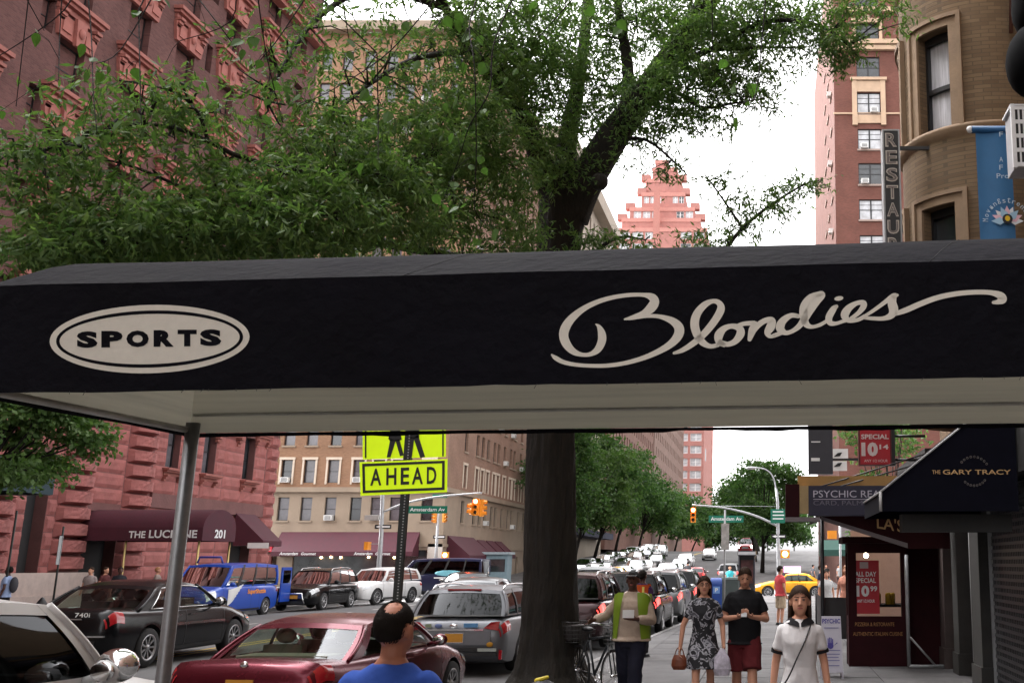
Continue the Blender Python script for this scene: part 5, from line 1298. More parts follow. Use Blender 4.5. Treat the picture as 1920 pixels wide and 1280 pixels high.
def ragged(x): return 0.004 * mnoise.noise((x * 3.1, 0, 0)) + 0.003 * mnoise.noise((x * 11, 1, 0))
def sag(x, z): return 0.0
mb = MB()
mb.grid(lambda a, b: (CL * a, sag(CL * a, b) * (1 if 0 < b < 1 else 0), ZB + ragged(CL * a) * (1 - b) + (ZT - ZB) * b), 70, 6)
mb.build('front_valance', CANV, cp)
tp = MB()
def top_pt(a, b):
    k = b * (len(PROF) - 1); i = min(int(k), len(PROF) - 2); f = k - i
    d = PROF[i][0] * (1 - f) + PROF[i + 1][0] * f; z = PROF[i][1] * (1 - f) + PROF[i + 1][1] * f
    x = CL * a
    e = min(1.0, x / 0.035); z = ZT + (z - ZT) * sqrt(max(0, 1 - (1 - e) ** 2))
    return (x, d, z + 0.004 * mnoise.noise((x * 2, d * 5, 0)))
tp.grid(lambda a, b: top_pt(a ** 1.6, b), 60, 20); tp.build('top_cover', CANV, cp)
MB().grid(lambda a, b: (CL * a, CD, ZB - 0.004 + ragged(CL * a + 9) * (1 - b) * 1.8 + 0.016 * b), 90, 1).build('back_hem', CANV, cp)
MB().grid(lambda a, b: (0, CD * a, ZB + ragged(CD * a + 3) * (1 - b) * 1.5 + 0.016 * b), 12, 1).build('end_hem', CANV, cp)
li = MB()                                                   # pale lining of the inside
li.grid(lambda a, b: (0.01 + (CL - 0.02) * a, CD - 0.012 + 0.004 * mnoise.noise((a * 9, b, 0)), ZB + 0.012 + (ZT - ZB - 0.02) * b), 60, 4)
li.grid(lambda a, b: (0.01 + (CL - 0.02) * a, 0.012, ZB + 0.012 + (ZT - ZB - 0.02) * b), 4, 1)
li.grid(lambda a, b: (0.012, 0.012 + (CD - 0.024) * a, ZB + 0.012 + (ZT - ZB - 0.02) * b), 4, 1)
li.grid(lambda a, b: (0.02 + (CL - 0.03) * a, 0.012 + (CD - 0.024) * b, ZT - 0.006 + 0.1 * sin(pi * b)), 10, 10)
li.build('lining', LIN, cp)
fm_ = mat('canopy_pipe', (0.5, 0.49, 0.44), 0.4, 0.2, var=0.2, scale=10)
fr = MB()
for d, z in ((0.03, ZB + 0.02), (CD - 0.022, ZB + 0.085), (0.03, ZT - 0.02), (CD - 0.03, ZT - 0.02)):
    fr.tube([(0.03, d, z), (CL, d, z)], 0.013 if d < 1 else 0.007, 8)
for x in (0.03, 1.0, 2.0, 3.0, 4.0, 5.0):
    fr.tube([(x, 0.03, ZT - 0.02), (x, CD - 0.03, ZT - 0.02)], 0.013, 8)
fr.tube([(0.03, 0.03, ZB + 0.02), (0.03, CD - 0.03, ZB + 0.02)], 0.013, 8)
fr.build('frame', fm_, cp)
POSTM = mat('post_steel', (0.24, 0.245, 0.25), 0.42, 0.5, var=0.2, scale=12)
for d in (CD - 0.035, 0.035):
    MB().tube([(0.04, d, 0), (0.04, d, ZB + 0.05)], 0.027, 16).lathe([(0.09, 0), (0.09, 0.015), (0.03, 0.03)], (0.04, d, 0), n=14).build('post', POSTM, cp)
# stitched seams of the cover
sm = MB()
for x in (1.38, 2.95, 4.4):
    sm.tube([Vector(top_pt(x / CL + 0.02 * sin(pi * k / 20) * 1.2, k / 20)) + Vector((0, 0, 0.0005)) for k in range(11)], 0.0013, 5)
sm.build('seam', mat('seam_thread', (0.01, 0.01, 0.012), 0.8), cp)
# drooping threads along the hem
th = MB()
for k in range(26):
    x = rnd.uniform(0.2, 3.6); th.tube([(x, -0.002, ZB + 0.003), (x + rnd.uniform(-.01, .01), -0.003, ZB - rnd.uniform(0.003, 0.012))], 0.0008, 4)
th.build('hem_threads', BLACK, cp)['kind'] = 'stuff'
IV = mat('ivory_print', srgb(222, 218, 205), 0.6, var=0.05, scale=30)
def stroke(mb, pts, to, n=8, tip=True, off=0.003):
    """a brush stroke: (x, y, width) through the points, pen widths in the same units"""
    P = [Vector((p[0], p[1], p[2])) for p in pts]; S = spline(P, n); V = []
    for i, s in enumerate(S):
        a = S[max(i - 1, 0)]; b = S[min(i + 1, len(S) - 1)]; t = Vector((b.x - a.x, b.y - a.y)).normalized(); nrm = Vector((-t.y, t.x))
        w = s.z / 2
        V.append(to(s.x + nrm.x * w, s.y + nrm.y * w)); V.append(to(s.x - nrm.x * w, s.y - nrm.y * w))
    mb.add(V, [(2 * i, 2 * i + 1, 2 * i + 3, 2 * i + 2) for i in range(len(S) - 1)])
    for e, s in ((0, S[0]), (1, S[-1])):                     # round pen ends
        w = s.z / 2
        if w > 3: mb.add([to(s.x + w * cos(k * pi / 5), s.y + w * sin(k * pi / 5)) for k in range(10)], [tuple(range(10))])
def mk(ox, oy, sc, layer):
    return lambda x, y: on_front(ox + x * sc, oy + y * sc, 0.0009 + 0.0001 * layer)
s1 = 450 / 1920
def letter(strokes, ox, layer=0):
    mb = MB()
    for i, st in enumerate(strokes): stroke(mb, st, mk(ox, 520, s1, layer + i))
    mb.build('lettering', IV, cp)
# script name, traced as pen strokes
letter([[(412, 372, 6), (440, 395, 34), (462, 450, 62), (462, 510, 66), (430, 575, 56), (375, 612, 36), (310, 618, 32), (240, 595, 50), (185, 540, 68), (158, 470, 74), (172, 400, 74), (225, 325, 62), (315, 252, 46), (430, 195, 38), (560, 158, 34), (690, 140, 32), (800, 140, 34), (862, 158, 62), (884, 195, 74), (855, 245, 76), (795, 290, 52), (720, 318, 40), (645, 335, 14)],
        [(650, 332, 14), (730, 318, 34), (830, 308, 30), (930, 314, 34), (1030, 350, 58), (1080, 405, 78), (1070, 470, 74), (1010, 535, 58), (910, 595, 46), (790, 645, 38), (650, 684, 34), (510, 704, 32), (380, 706, 30), (260, 698, 30), (160, 678, 34), (95, 645, 36), (62, 618, 14)]], 1020)
letter([[(1040, 605, 22), (1110, 580, 38), (1200, 522, 48), (1290, 440, 56), (1370, 340, 60), (1415, 255, 62), (1400, 205, 46), (1350, 190, 36), (1285, 220, 52), (1225, 290, 64), (1205, 370, 70), (1225, 455, 66), (1270, 520, 54), (1330, 550, 36), (1390, 540, 34)]], 1020, 2)
letter([[(1440, 540, 36), (1400, 510, 56), (1400, 460, 70), (1440, 410, 50), (1500, 390, 40), (1560, 405, 56), (1572, 450, 66), (1530, 510, 50), (1470, 534, 40), (1410, 520, 46)], [(1540, 392, 34), (1600, 370, 34), (1680, 366, 40)]], 1020, 3)
letter([[(1690, 372, 44), (1668, 420, 62), (1645, 495, 34)], [(1660, 450, 40), (1710, 385, 46), (1770, 345, 44), (1822, 345, 56), (1815, 390, 70), (1790, 440, 56), (1810, 470, 32), (1860, 460, 30), (1920, 435, 30)]], 1020, 5)
letter([[(0, 465, 30), (60, 445, 30), (110, 446, 30)], [(200, 310, 34), (140, 305, 40), (75, 350, 60), (55, 405, 70), (95, 442, 40), (150, 430, 34), (205, 390, 44), (240, 340, 50)], [(240, 350, 60), (280, 280, 66), (340, 195, 66), (388, 140, 56), (355, 135, 40), (290, 165, 52), (245, 235, 64), (245, 320, 66), (265, 375, 52), (310, 395, 30), (370, 380, 30), (425, 350, 28)]], 1450, 8)
letter([[(505, 232, 30), (480, 255, 50), (445, 320, 56), (455, 362, 46), (500, 368, 30), (560, 350, 28), (600, 340, 28)]], 1450, 12)
mbd = MB(); f_ = mk(1450, 520, s1, 12)
mbd.add([f_(524 + 36 * cos(k * pi / 8), 168 + 18 * sin(k * pi / 8) - 4 * cos(k * pi / 8)) for k in range(16)], [tuple(range(16))]); mbd.build('lettering_dot', IV, cp)
letter([[(620, 330, 30), (680, 285, 36), (720, 235, 48), (720, 205, 46), (670, 205, 36), (605, 245, 56), (572, 300, 66), (600, 342, 40), (670, 340, 32), (730, 312, 34)]], 1450, 13)
letter([[(720, 315, 24), (800, 265, 28), (890, 200, 34), (960, 150, 44), (990, 142, 26)], [(965, 150, 46), (950, 200, 70), (962, 260, 74), (940, 305, 54), (880, 328, 34), (800, 328, 30), (730, 322, 26)], [(975, 290, 34), (1060, 262, 44), (1180, 210, 44), (1320, 160, 42), (1470, 130, 40), (1620, 118, 38), (1740, 122, 40), (1815, 145, 60), (1830, 175, 74), (1800, 195, 42), (1760, 200, 26)]], 1450, 15)
# sports oval
def oval(cx_, cy_, rx, ry, tilt, off, n=64):
    c, s = cos(tilt), sin(tilt)
    return [on_front(cx_ + rx * cos(a) * c - ry * sin(a) * s, cy_ + rx * cos(a) * s + ry * sin(a) * c, off) for a in [2 * pi * k / n for k in range(n)]]
TL = radians(-1.5)
MB().add(oval(280.5, 635.5, 187.5, 64, TL, 0.0009), [tuple(range(64))]).build('oval_badge', IV, cp)
o1, o2 = oval(280.5, 635.5, 175.5, 53.5, TL, 0.0013), oval(280.5, 635.5, 169, 47, TL, 0.0013)
MB().add(o1 + o2, [(k, (k + 1) % 64, 64 + (k + 1) % 64, 64 + k) for k in range(64)]).build('oval_ring', CANV, cp)
pa = on_front(144, 652, 0.0017); pb = on_front(414, 648, 0.0017); pc = on_front(148, 621, 0.0017)
chx = [(144, 183), (190, 230), (237, 279), (288, 326), (333, 369), (375, 415)]
for i, ch in enumerate('SPORTS'):
    a, b = chx[i]; yb = 652 - 0.7 * i; yt = 621 - 0.75 * i
    A_ = on_front(a, yb, 0.0017); B_ = on_front(b, yb, 0.0017); C_ = on_front(a, yt, 0.0017)
    lettering('lettering', ch, CANV, A_, (B_ - A_).normalized(), (C_ - A_).normalized(), (B_ - A_).length, (C_ - A_).length, cp, 0.065)

# ================================================================ vehicles
CHROME = mat('chrome', (0.8, 0.8, 0.8), 0.12, 1.0, var=0)
TYRE = mat('tyre_rubber', (0.018, 0.018, 0.019), 0.8, var=0.2, scale=20)
RIM = mat('alloy_rim', (0.42, 0.42, 0.43), 0.3, 0.85, var=0.1)
TAIL = mat('tail_lamp', (0.42, 0.012, 0.02), 0.15, var=0.1, scale=20, coat=0.6)
TAILON = mat('tail_lamp_lit', (0.5, 0.02, 0.02), 0.2, emit=(1.0, 0.06, 0.05), es=0.5, var=0)
HEAD = mat('head_lamp', (0.62, 0.64, 0.66), 0.12, 0.2, var=0.1, scale=20, coat=0.8)
HEADON = mat('head_lamp_lit', (0.9, 0.9, 0.85), 0.2, emit=(1.0, 0.95, 0.85), es=8.0, var=0)
PLATE = mat('plate_yellow', srgb(214, 150, 52), 0.5, var=0.08)
PLTX = mat('plate_text', srgb(70, 52, 40), 0.6)
TRIM = mat('black_trim', (0.02, 0.02, 0.021), 0.5)
SEATB = mat('seat_beige', (0.36, 0.34, 0.26), 0.8, var=0.1)
SEATD = mat('seat_dark', (0.05, 0.05, 0.052), 0.8, var=0.1)
def paint(name, c, rough=0.28, metal=0.25, coat=0.2):
    return mat('paint_' + name, c, rough, metal, var=0.05, scale=2, coat=coat)
def lerp(a, b, t): return a + (b - a) * t
def interp(tab, y):
    """smooth value of a table [(y, v...)] at y"""
    if y <= tab[0][0]: return tab[0][1:]
    for p, q in zip(tab, tab[1:]):
        if y <= q[0]:
            t = (y - p[0]) / (q[0] - p[0]); t = t * t * (3 - 2 * t) * 0.5 + t * 0.5
            return tuple(lerp(a, b, t) for a, b in zip(p[1:], q[1:]))
    return tab[-1][1:]
KINDS_ = {
 #          L     W     H     belt  F0    F1    R1     R0     wheel r, front y, rear y,  tail z  nose z, side window spans, seats
 'sedan': dict(L=4.85, W=1.83, H=1.44, belt=0.93, F0=1.02, F1=0.30, R1=-0.95, R0=-1.72, wr=0.325, wf=1.46, wb=-1.36, tail=1.0, nose=0.74, wins=((0.13, 0.45), (0.49, 0.93)), slope=0.0),
 'suv':   dict(L=4.75, W=1.9, H=1.72, belt=1.06, F0=1.02, F1=0.42, R1=-1.98, R0=-2.24, wr=0.37, wf=1.42, wb=-1.40, tail=1.06, nose=0.92, wins=((0.05, 0.25), (0.28, 0.6), (0.63, 0.95)), slope=0.06),
 'wagon': dict(L=4.8, W=1.82, H=1.58, belt=1.0, F0=1.1, F1=0.4, R1=-1.88, R0=-2.26, wr=0.335, wf=1.42, wb=-1.34, tail=1.0, nose=0.8, wins=((0.06, 0.25), (0.28, 0.6), (0.63, 0.94)), slope=0.05),
 'van':   dict(L=5.6, W=2.0, H=2.14, belt=1.22, F0=1.85, F1=1.1, R1=-2.66, R0=-2.74, wr=0.36, wf=1.75, wb=-1.65, tail=1.2, nose=1.1, wins=((0.03, 0.22), (0.24, 0.46), (0.49, 0.72), (0.76, 0.95)), slope=0.0),
}
PROTO = {}
def car_proto(kind):
    if kind in PROTO: return PROTO[kind]
    K = KINDS_[kind]; L2 = K['L'] / 2; W2 = K['W'] / 2; belt = K['belt']; H = K['H']
    gc = 0.19 if kind == 'sedan' or kind == 'wagon' else 0.24
    # body stations: y, bottom z, top z at the middle, half width, shoulder z
    T = [(-L2, 0.40, K['tail'] * 0.80, W2 * 0.80, K['tail'] * 0.72),
         (-L2 + 0.05, 0.33, K['tail'] * 0.93, W2 * 0.90, K['tail'] * 0.86),
         (-L2 + 0.16, gc + 0.05, K['tail'] * (1.0), W2 * 0.96, K['tail'] * 0.93),
         (-L2 + 0.45, gc, lerp(K['tail'], belt, 0.5) + 0.02, W2 * 0.99, belt - 0.03),
         (K['R0'] + 0.3 if kind == 'sedan' else -L2 + 0.7, gc, belt + 0.02, W2, belt - 0.02),
         (0.0, gc, belt, W2, belt - 0.02),
         (K['F0'] - 0.1, gc, belt + 0.02, W2, belt - 0.03),
         (K['F0'] + 0.25, gc, belt + 0.015, W2 * 0.995, belt - 0.06),
         (L2 - 0.65, gc, lerp(belt, K['nose'], 0.55), W2 * 0.975, lerp(belt, K['nose'], 0.6) - 0.06),
         (L2 - 0.25, gc + 0.02, K['nose'] * 1.0, W2 * 0.91, K['nose'] - 0.09),
         (L2 - 0.07, gc + 0.06, K['nose'] * 0.88, W2 * 0.80, K['nose'] * 0.78),
         (L2, 0.36, K['nose'] * 0.74, W2 * 0.66, K['nose'] * 0.66)]
    def half(y):
        zb, zt, w, zs = interp(T, y); zm = zb + (zs - zb) * 0.55
        return [(0, zb), (w * 0.80, zb), (w * 0.945, zb + 0.035), (w * 0.985, zb + 0.16), (w, zm), (w * 0.988, zs - 0.09), (w * 0.955, zs - 0.015), (w * 0.90, zs + (zt - zs) * 0.5), (w * 0.72, zt - (zt - zs) * 0.14), (w * 0.4, zt), (0, zt + 0.012)]
    ys = [-L2 + t for t in (0, 0.02, 0.05, 0.1, 0.16, 0.25, 0.35, 0.5)] + [-L2 + 0.65 + (K['L'] - 1.3) * k / 16 for k in range(17)] + [L2 - t for t in (0.5, 0.38, 0.28, 0.2, 0.13, 0.07, 0.03, 0)]
    mb = MB(); V = []; n = 20
    for y in ys:
        h = half(y); ring = [(x, y, z) for x, z in h] + [(-x, y, z) for x, z in h[-2:0:-1]]
        V += ring
    fs = []; mi = []
    for i in range(len(ys) - 1):
        cab = K['R0'] + 0.12 < ys[i] and ys[i + 1] < K['F0'] - 0.02
        for k in range(n):
            fs.append((i * n + k, i * n + (k + 1) % n, (i + 1) * n + (k + 1) % n, (i + 1) * n + k)); mi.append(1 if cab and k in (8, 9, 10, 11) else 0)
    fs.append(tuple(range(n - 1, -1, -1))); mi.append(0); fs.append(tuple((len(ys) - 1) * n + k for k in range(n))); mi.append(0)
    mb.v = V; mb.f = fs; mb.m = mi; mb.sm = [True] * len(fs)
    P0 = mat('paint_default', (0.3, 0.3, 0.3))
    bo = obj('tmp_body', mb.mesh('body', [P0, DARK, TRIM]))
    bm = bmesh.new(); bm.from_mesh(bo.data); bmesh.ops.recalc_face_normals(bm, faces=bm.faces); bm.to_mesh(bo.data); bm.free()
    cut = MB()
    for y in (K['wf'], K['wb']):
        for s in (-1, 1): cut.lathe([(0.001, s * (W2 - 0.27)), (K['wr'] + 0.055, s * (W2 - 0.27)), (K['wr'] + 0.055, s * (W2 + 0.2)), (0.001, s * (W2 + 0.2))], (0, y, K['wr']), 'X', 24, 2, True)
    co = obj('tmp_cut', cut.mesh('cut', [P0, DARK, TRIM]))
    bm = bmesh.new(); bm.from_mesh(co.data); bmesh.ops.remove_doubles(bm, verts=bm.verts, dist=0.002); bmesh.ops.recalc_face_normals(bm, faces=bm.faces); bm.to_mesh(co.data); bm.free()
    md = bo.modifiers.new('b', 'BOOLEAN'); md.object = co; md.operation = 'DIFFERENCE'; md.solver = 'EXACT'; md.material_mode = 'INDEX'
    body = evaluated(bo, 'body', (co,)); bpy.data.objects.remove(co)
    if len(body.polygons) < 50: raise RuntimeError('body boolean failed ' + kind)
    try: body.set_sharp_from_angle(angle=radians(38))
    except Exception: pass
    # greenhouse: roof, pillars and the glass between them
    wb_, wr_ = W2 * 0.90, W2 * (0.71 if kind != 'van' else 0.82)
    zb_ = belt - 0.005; zr = H - 0.055
    F0, F1, R1, R0 = K['F0'], K['F1'], K['R1'], K['R0']
    def side(s_, t, sg):
        yb = lerp(R0 + 0.06, F0 - 0.06, s_); yr = lerp(R1, F1, s_)
        b = Vector((sg * wb_, yb, zb_ + K['slope'] * (1 - s_))); r = Vector((sg * wr_, yr, zr - 0.05 * abs(2 * s_ - 0.9) ** 2 - (0.04 if kind == 'sedan' else 0.0) * (1 - s_) ** 2))
        p = b.lerp(r, t); p.x += sg * 0.045 * sin(pi * t * 0.9); return p
    def edge(u, v, front):
        s_ = 1.0 if front else 0.0
        a = side(s_, v, -1); b = side(s_, v, 1)
        p = a.lerp(b, (u + 1) / 2); bul = (1 - u * u) * (0.10 if kind != 'van' else 0.05)
        p.y += (bul if front else -bul) * (1.0 - 0.5 * v); p.z += (1 - u * u) * 0.04 * v
        return p
    cab = MB(); glass = {}
    sb = sorted({0.0, 1.0} | {x for w in K['wins'] for x in w}); tb = [0.0, 0.07, 0.5, 0.86, 1.0]
    for sg in (-1, 1):
        for i in range(len(sb) - 1):
            wi = [k for k, w in enumerate(K['wins']) if w[0] - 1e-6 <= sb[i] and sb[i + 1] <= w[1] + 1e-6]
            if wi:
                g = MB(); g.grid(lambda a, b: side(lerp(sb[i], sb[i + 1], a), lerp(0.07, 0.86, b), sg) - Vector((sg * 0.012, 0, 0)), 4, 6); glass[('side_window', sg, wi[0])] = g.mesh('side_window', GLASS)
                cab.grid(lambda a, b: side(lerp(sb[i], sb[i + 1], a), lerp(0, 0.07, b), sg), 4, 1); cab.grid(lambda a, b: side(lerp(sb[i], sb[i + 1], a), lerp(0.86, 1, b), sg), 4, 2)
            else: cab.grid(lambda a, b: side(lerp(sb[i], sb[i + 1], a), b, sg) + Vector((sg * 0.002, 0, 0)), 2, 6, 2 if 0.2 < sb[i] and sb[i + 1] < 0.8 else 0)
    for front in (True, False):
        m0, m1 = (0.93, 0.9) if front else (0.9, 0.86)
        for (u0, u1) in ((-1, -m0), (m0, 1)): cab.grid(lambda a, b: edge(lerp(u0, u1, a), b, front), 2, 6)
        cab.grid(lambda a, b: edge(lerp(-m0, m0, a), lerp(m1, 1, b), front), 8, 2); cab.grid(lambda a, b: edge(lerp(-m0, m0, a), lerp(0, 0.06, b), front), 8, 1, 2)
        g = MB(); g.grid(lambda a, b: edge(lerp(-m0, m0, a), lerp(0.06, m1, b), front) - Vector((0, 0.01 if front else -0.01, 0)), 10, 6)
        glass[('windshield' if front else 'rear_window', 0, 0)] = g.mesh('windshield' if front else 'rear_window', GLASS)
    def roof(a, b):
        l = side(b, 1, -1); r = side(b, 1, 1); p = l.lerp(r, a); u = 2 * a - 1
        p.z += (1 - u ** 4) * 0.055 * (1 if 0 <= b <= 1 else 0)
        fr_ = edge(u, 1, True); re = edge(u, 1, False)
        p.y = lerp(re.y, fr_.y, b); e = min(1, min(b, 1 - b) * 6)
        p.z = lerp(lerp(re.z, fr_.z, b), p.z, e ** 0.7 if e > 0 else 0)
        return p
    cab.grid(roof, 14, 16)
    for sg in (-1, 1):                                       # corner pillars
        for s_ in (0.0, 1.0): cab.tube([side(s_, k / 6, sg) for k in range(7)], 0.028, 6)
    cabin = cab.mesh('cabin', [P0, DARK, TRIM])
    # wheels
    r = K['wr']; ty = MB(); wd = 0.215
    ty.lathe([(r * 0.66, -wd / 2), (r * 0.93, -wd / 2), (r * 0.985, -wd * 0.38), (r, -wd * 0.2), (r, wd * 0.2), (r * 0.985, wd * 0.38), (r * 0.93, wd / 2), (r * 0.66, wd / 2)], (0, 0, 0), 'X', 28)
    rim = MB(); rim.lathe([(r * 0.66, wd * 0.46), (r * 0.62, wd * 0.5), (r * 0.58, wd * 0.42), (r * 0.56, wd * 0.15), (0.001, wd * 0.1)], (0, 0, 0), 'X', 28, 1); rim.lathe([(r * 0.69, wd * 0.45), (r * 0.66, wd * 0.52), (r * 0.58, wd * 0.49), (r * 0.57, wd * 0.4)], (0, 0, 0), 'X', 28)
    for k in range(9):
        a = 2 * pi * k / 9
        rim.prism([(wd * 0.3, r * (0.1 * cos(a) - 0.035 * sin(a)), r * (0.1 * sin(a) + 0.035 * cos(a))), (wd * 0.3, r * (0.1 * cos(a) + 0.035 * sin(a)), r * (0.1 * sin(a) - 0.035 * cos(a))), (wd * 0.34, r * (0.6 * cos(a) + 0.06 * sin(a)), r * (0.6 * sin(a) - 0.06 * cos(a))), (wd * 0.34, r * (0.6 * cos(a) - 0.06 * sin(a)), r * (0.6 * sin(a) + 0.06 * cos(a)))], (wd * 0.12, 0, 0))
    rim.lathe([(0.001, wd * 0.48), (r * 0.14, wd * 0.48), (r * 0.17, wd * 0.3)], (0, 0, 0), 'X', 12)
    PROTO[kind] = dict(K=K, body=body, cabin=cabin, glass=glass, tyre=ty.mesh('wheel', TYRE), rim=rim.mesh('rim', [RIM, TRIM]), half=half, side=side, edge=edge, L2=L2, W2=W2)
    # conformal details
    def patch(y0, y1, k0, k1, sg, m, name, off=0.006, ny=4):
        g = MB(); N_ = 4
        def fn(a, b):
            y = lerp(y0, y1, a); h = half(y); kk = lerp(k0, k1, b); i = min(int(kk), len(h) - 2); f = kk - i
            x = lerp(h[i][0], h[i + 1][0], f); z = lerp(h[i][1], h[i + 1][1], f)
            o_ = Vector((sg * 1, (-0.5 if y < -L2 + 0.2 else 0.5 if y > L2 - 0.3 else 0), 0.3 if kk > 6 else 0)).normalized() * off
            return Vector((sg * x, y, z)) + o_
        g.grid(fn, ny, N_); return g.mesh(name, m)
    PROTO[kind]['patch'] = patch
    D = PROTO[kind]['det'] = {}
    for sg in (-1, 1):
        D[('head', sg)] = patch(L2 - 0.52, L2 - 0.1, 5.2 if kind != 'van' else 4.4, 7.4, sg, HEAD, 'headlight', 0.008, 6)
        D[('tail', sg)] = patch(-L2 + 0.03, -L2 + 0.34, 4.7, 6.6, sg, TAIL, 'taillight', 0.008, 6)
        D[('sill', sg)] = patch(K['wb'] + r + 0.1, K['wf'] - r - 0.1, 1.6, 2.6, sg, TRIM, 'sill_trim', 0.006, 6)
        D[('strip', sg)] = patch(K['wb'] + r + 0.1, K['wf'] - r - 0.1, 4.25, 4.45, sg, CHROME, 'side_strip', 0.007, 6)
        q = [K['wb'] + r + 0.28, lerp(F0, R0, 0.48), F0 - 0.02]
        dm = MB()
        for y in q:
            h = half(y); dm.grid(lambda a, b: (sg * (lerp(*[h[min(int(lerp(2.6, 6.0, b)) + j, 10)][0] for j in (0, 1)], lerp(2.6, 6.0, b) % 1) + 0.004), y + (a - 0.5) * 0.012, lerp(*[h[min(int(lerp(2.6, 6.0, b)) + j, 10)][1] for j in (0, 1)], lerp(2.6, 6.0, b) % 1)), 1, 10)
        D[('seam', sg)] = dm.mesh('door_seam', TRIM)
        D[('handle', sg)] = []
        for y in (q[0] + 0.18, q[1] + 0.18):
            h = half(y); D[('handle', sg)].append(MB().box((sg * (h[5][0] + 0.012), y, h[5][1]), (0.03, 0.2, 0.028)).mesh('door_handle', CHROME))
        mm = MB(); mm.ball((sg * (W2 + 0.1), F0 - 0.42, belt + 0.09), (0.11, 0.07, 0.085), 12); mm.tube([(sg * (W2 - 0.08), F0 - 0.38, belt + 0.02), (sg * (W2 + 0.05), F0 - 0.42, belt + 0.06)], 0.025, 6)
        D[('mirror', sg)] = mm.mesh('mirror', P0)
        gm = MB(); gm.ball((sg * (W2 + 0.1), F0 - 0.478, belt + 0.09), (0.09, 0.015, 0.065), 12); D[('mglass', sg)] = gm.mesh('mirror_glass', CHROME)
    zr_ = half(-L2 + 0.02)
    pl = MB(); pl.b2((-0.155, -L2 - 0.012, K['tail'] * 0.64), (0.155, -L2 + 0.01, K['tail'] * 0.64 + 0.155)); D['plate'] = pl.mesh('plate', PLATE)
    pt = MB(); lettering('', 'T67 ANT', None, (0.115, -L2 - 0.014, K['tail'] * 0.64 + 0.04), (-1, 0, 0), (0, 0, 1), 0.01, 0.01, mb=pt)
    bu = MB(); bu.b2((-W2 * 0.72, -L2 - 0.02, 0.44), (W2 * 0.72, -L2 + 0.05, 0.50)); D['bump'] = bu.mesh('bumper_strip', TRIM)
    gi = MB()
    zg = K['nose']
    gi.b2((-0.42, L2 - 0.05, zg * 0.58), (0.42, L2 + 0.012, zg * 0.8), 1)
    for k in range(4): gi.b2((-0.40, L2 + 0.013, zg * 0.6 + k * zg * 0.05), (0.40, L2 + 0.022, zg * 0.615 + k * zg * 0.05), 0)
    gi.b2((-0.5, L2 - 0.06, 0.3), (0.5, L2 + 0.01, 0.42), 1); D['grille'] = gi.mesh('grille', [CHROME, TRIM])
    st = MB()
    for sg in (-1, 1):
        for y in ((0.05 if kind != 'van' else 0.8), -1.0):
            if kind in ('sedan',) and y < -0.6: y = -0.85
            st.box((sg * 0.38, y, belt - 0.02), (0.5, 0.12, 0.3)); st.ball((sg * 0.38, y, belt + 0.24), (0.14, 0.06, 0.1), 10)
    D['seat'] = st
    return PROTO[kind]
NCAR = [0]
def car(kind, label, pm, X, Y, rz=0.0, lit=None, plate=True, glass=GLASSD, strip=False, seats=None, cat='car', name=None, group=None, z=None, rails=False, chrome=False, sc=1.0, simple=False, extra=None, front=False):
    """a vehicle at (X, Y) of its centre; rz 0 drives away from the camera, pi comes towards it"""
    P = car_proto(kind); D = P['det']; K = P['K']; r = K['wr']; L2, W2 = P['L2'], P['W2']
    t = thing(name or {'sedan': 'parked_car', 'suv': 'sport_utility_vehicle', 'wagon': 'station_wagon', 'van': 'van'}[kind], label, cat, (X, Y, road_z(X, Y) if z is None else z), rz, group)
    t.scale = sc if hasattr(sc, '__len__') else (sc, sc, sc)
    def slot(o, i, m): o.material_slots[i].link = 'OBJECT'; o.material_slots[i].material = m
    b = obj('body', P['body'], t); slot(b, 0, pm)
    c = obj('cabin', P['cabin'], t); slot(c, 0, pm)
    for (nm, sg, k), me in P['glass'].items():
        g = obj(nm, me, t); slot(g, 0, glass)
    for y in (K['wf'], K['wb']):
        for sg in (-1, 1):
            w = obj('wheel', P['tyre'], t, (sg * (W2 - 0.115), y, r), (0, 0, 0 if sg > 0 else pi)); obj('rim', P['rim'], w)
    for sg in (-1, 1):
        h = obj('headlight', D[('head', sg)], t); l = obj('taillight', D[('tail', sg)], t)
        if lit in ('head', 'both'): slot(h, 0, HEADON)
        if lit in ('tail', 'both'): slot(l, 0, TAILON)
        m = obj('mirror', D[('mirror', sg)], t); slot(m, 0, pm); obj('mirror_glass', D[('mglass', sg)], m)
        if not simple:
            obj('sill_trim', D[('sill', sg)], t); obj('door_seam', D[('seam', sg)], t)
            for hm in D[('handle', sg)]: slot(obj('door_handle', hm, t), 0, CHROME if chrome else pm)
            if strip: obj('side_strip', D[('strip', sg)], t)
    if plate: obj('plate', D['plate'], t)
    obj('bumper_strip', D['bump'], t); obj('grille', D['grille'], t)
    if not simple: D['seat'].build('seats', seats or SEATD, t)
    if rails:
        for sg in (-1, 1):
            rl = MB()
            pts = [P['side'](s_, 1, sg) + Vector((-sg * 0.03, 0, 0.075 if 0.08 < s_ < 0.92 else 0.0)) for s_ in (0.05, 0.12, 0.3, 0.5, 0.7, 0.88, 0.95)]; rl.tube(pts, 0.018, 6)
            rl.build('roof_rail', STEEL, t)
    if extra: extra(t, P)
    return t
def back_txt(t, P, s, x, z, w, h, m=CHROME, y=None): lettering('lettering', s, m, (x, (-P['L2'] - 0.016) if y is None else y, z), (1, 0, 0), (0, 0, 1), w, h, t, 0.01)
DKSUN = mat('paint_black', (0.003, 0.0032, 0.0042), 0.2, 0.0, var=0, spec=0.3); WHT = paint('white', (0.66, 0.66, 0.66), 0.35, 0.0); MRN = paint('maroon', (0.12, 0.008, 0.02), 0.26, 0.6); SLV = paint('silver', (0.15, 0.155, 0.17), 0.38, 0.4); GRY = paint('grey', (0.12, 0.125, 0.13), 0.3, 0.5)
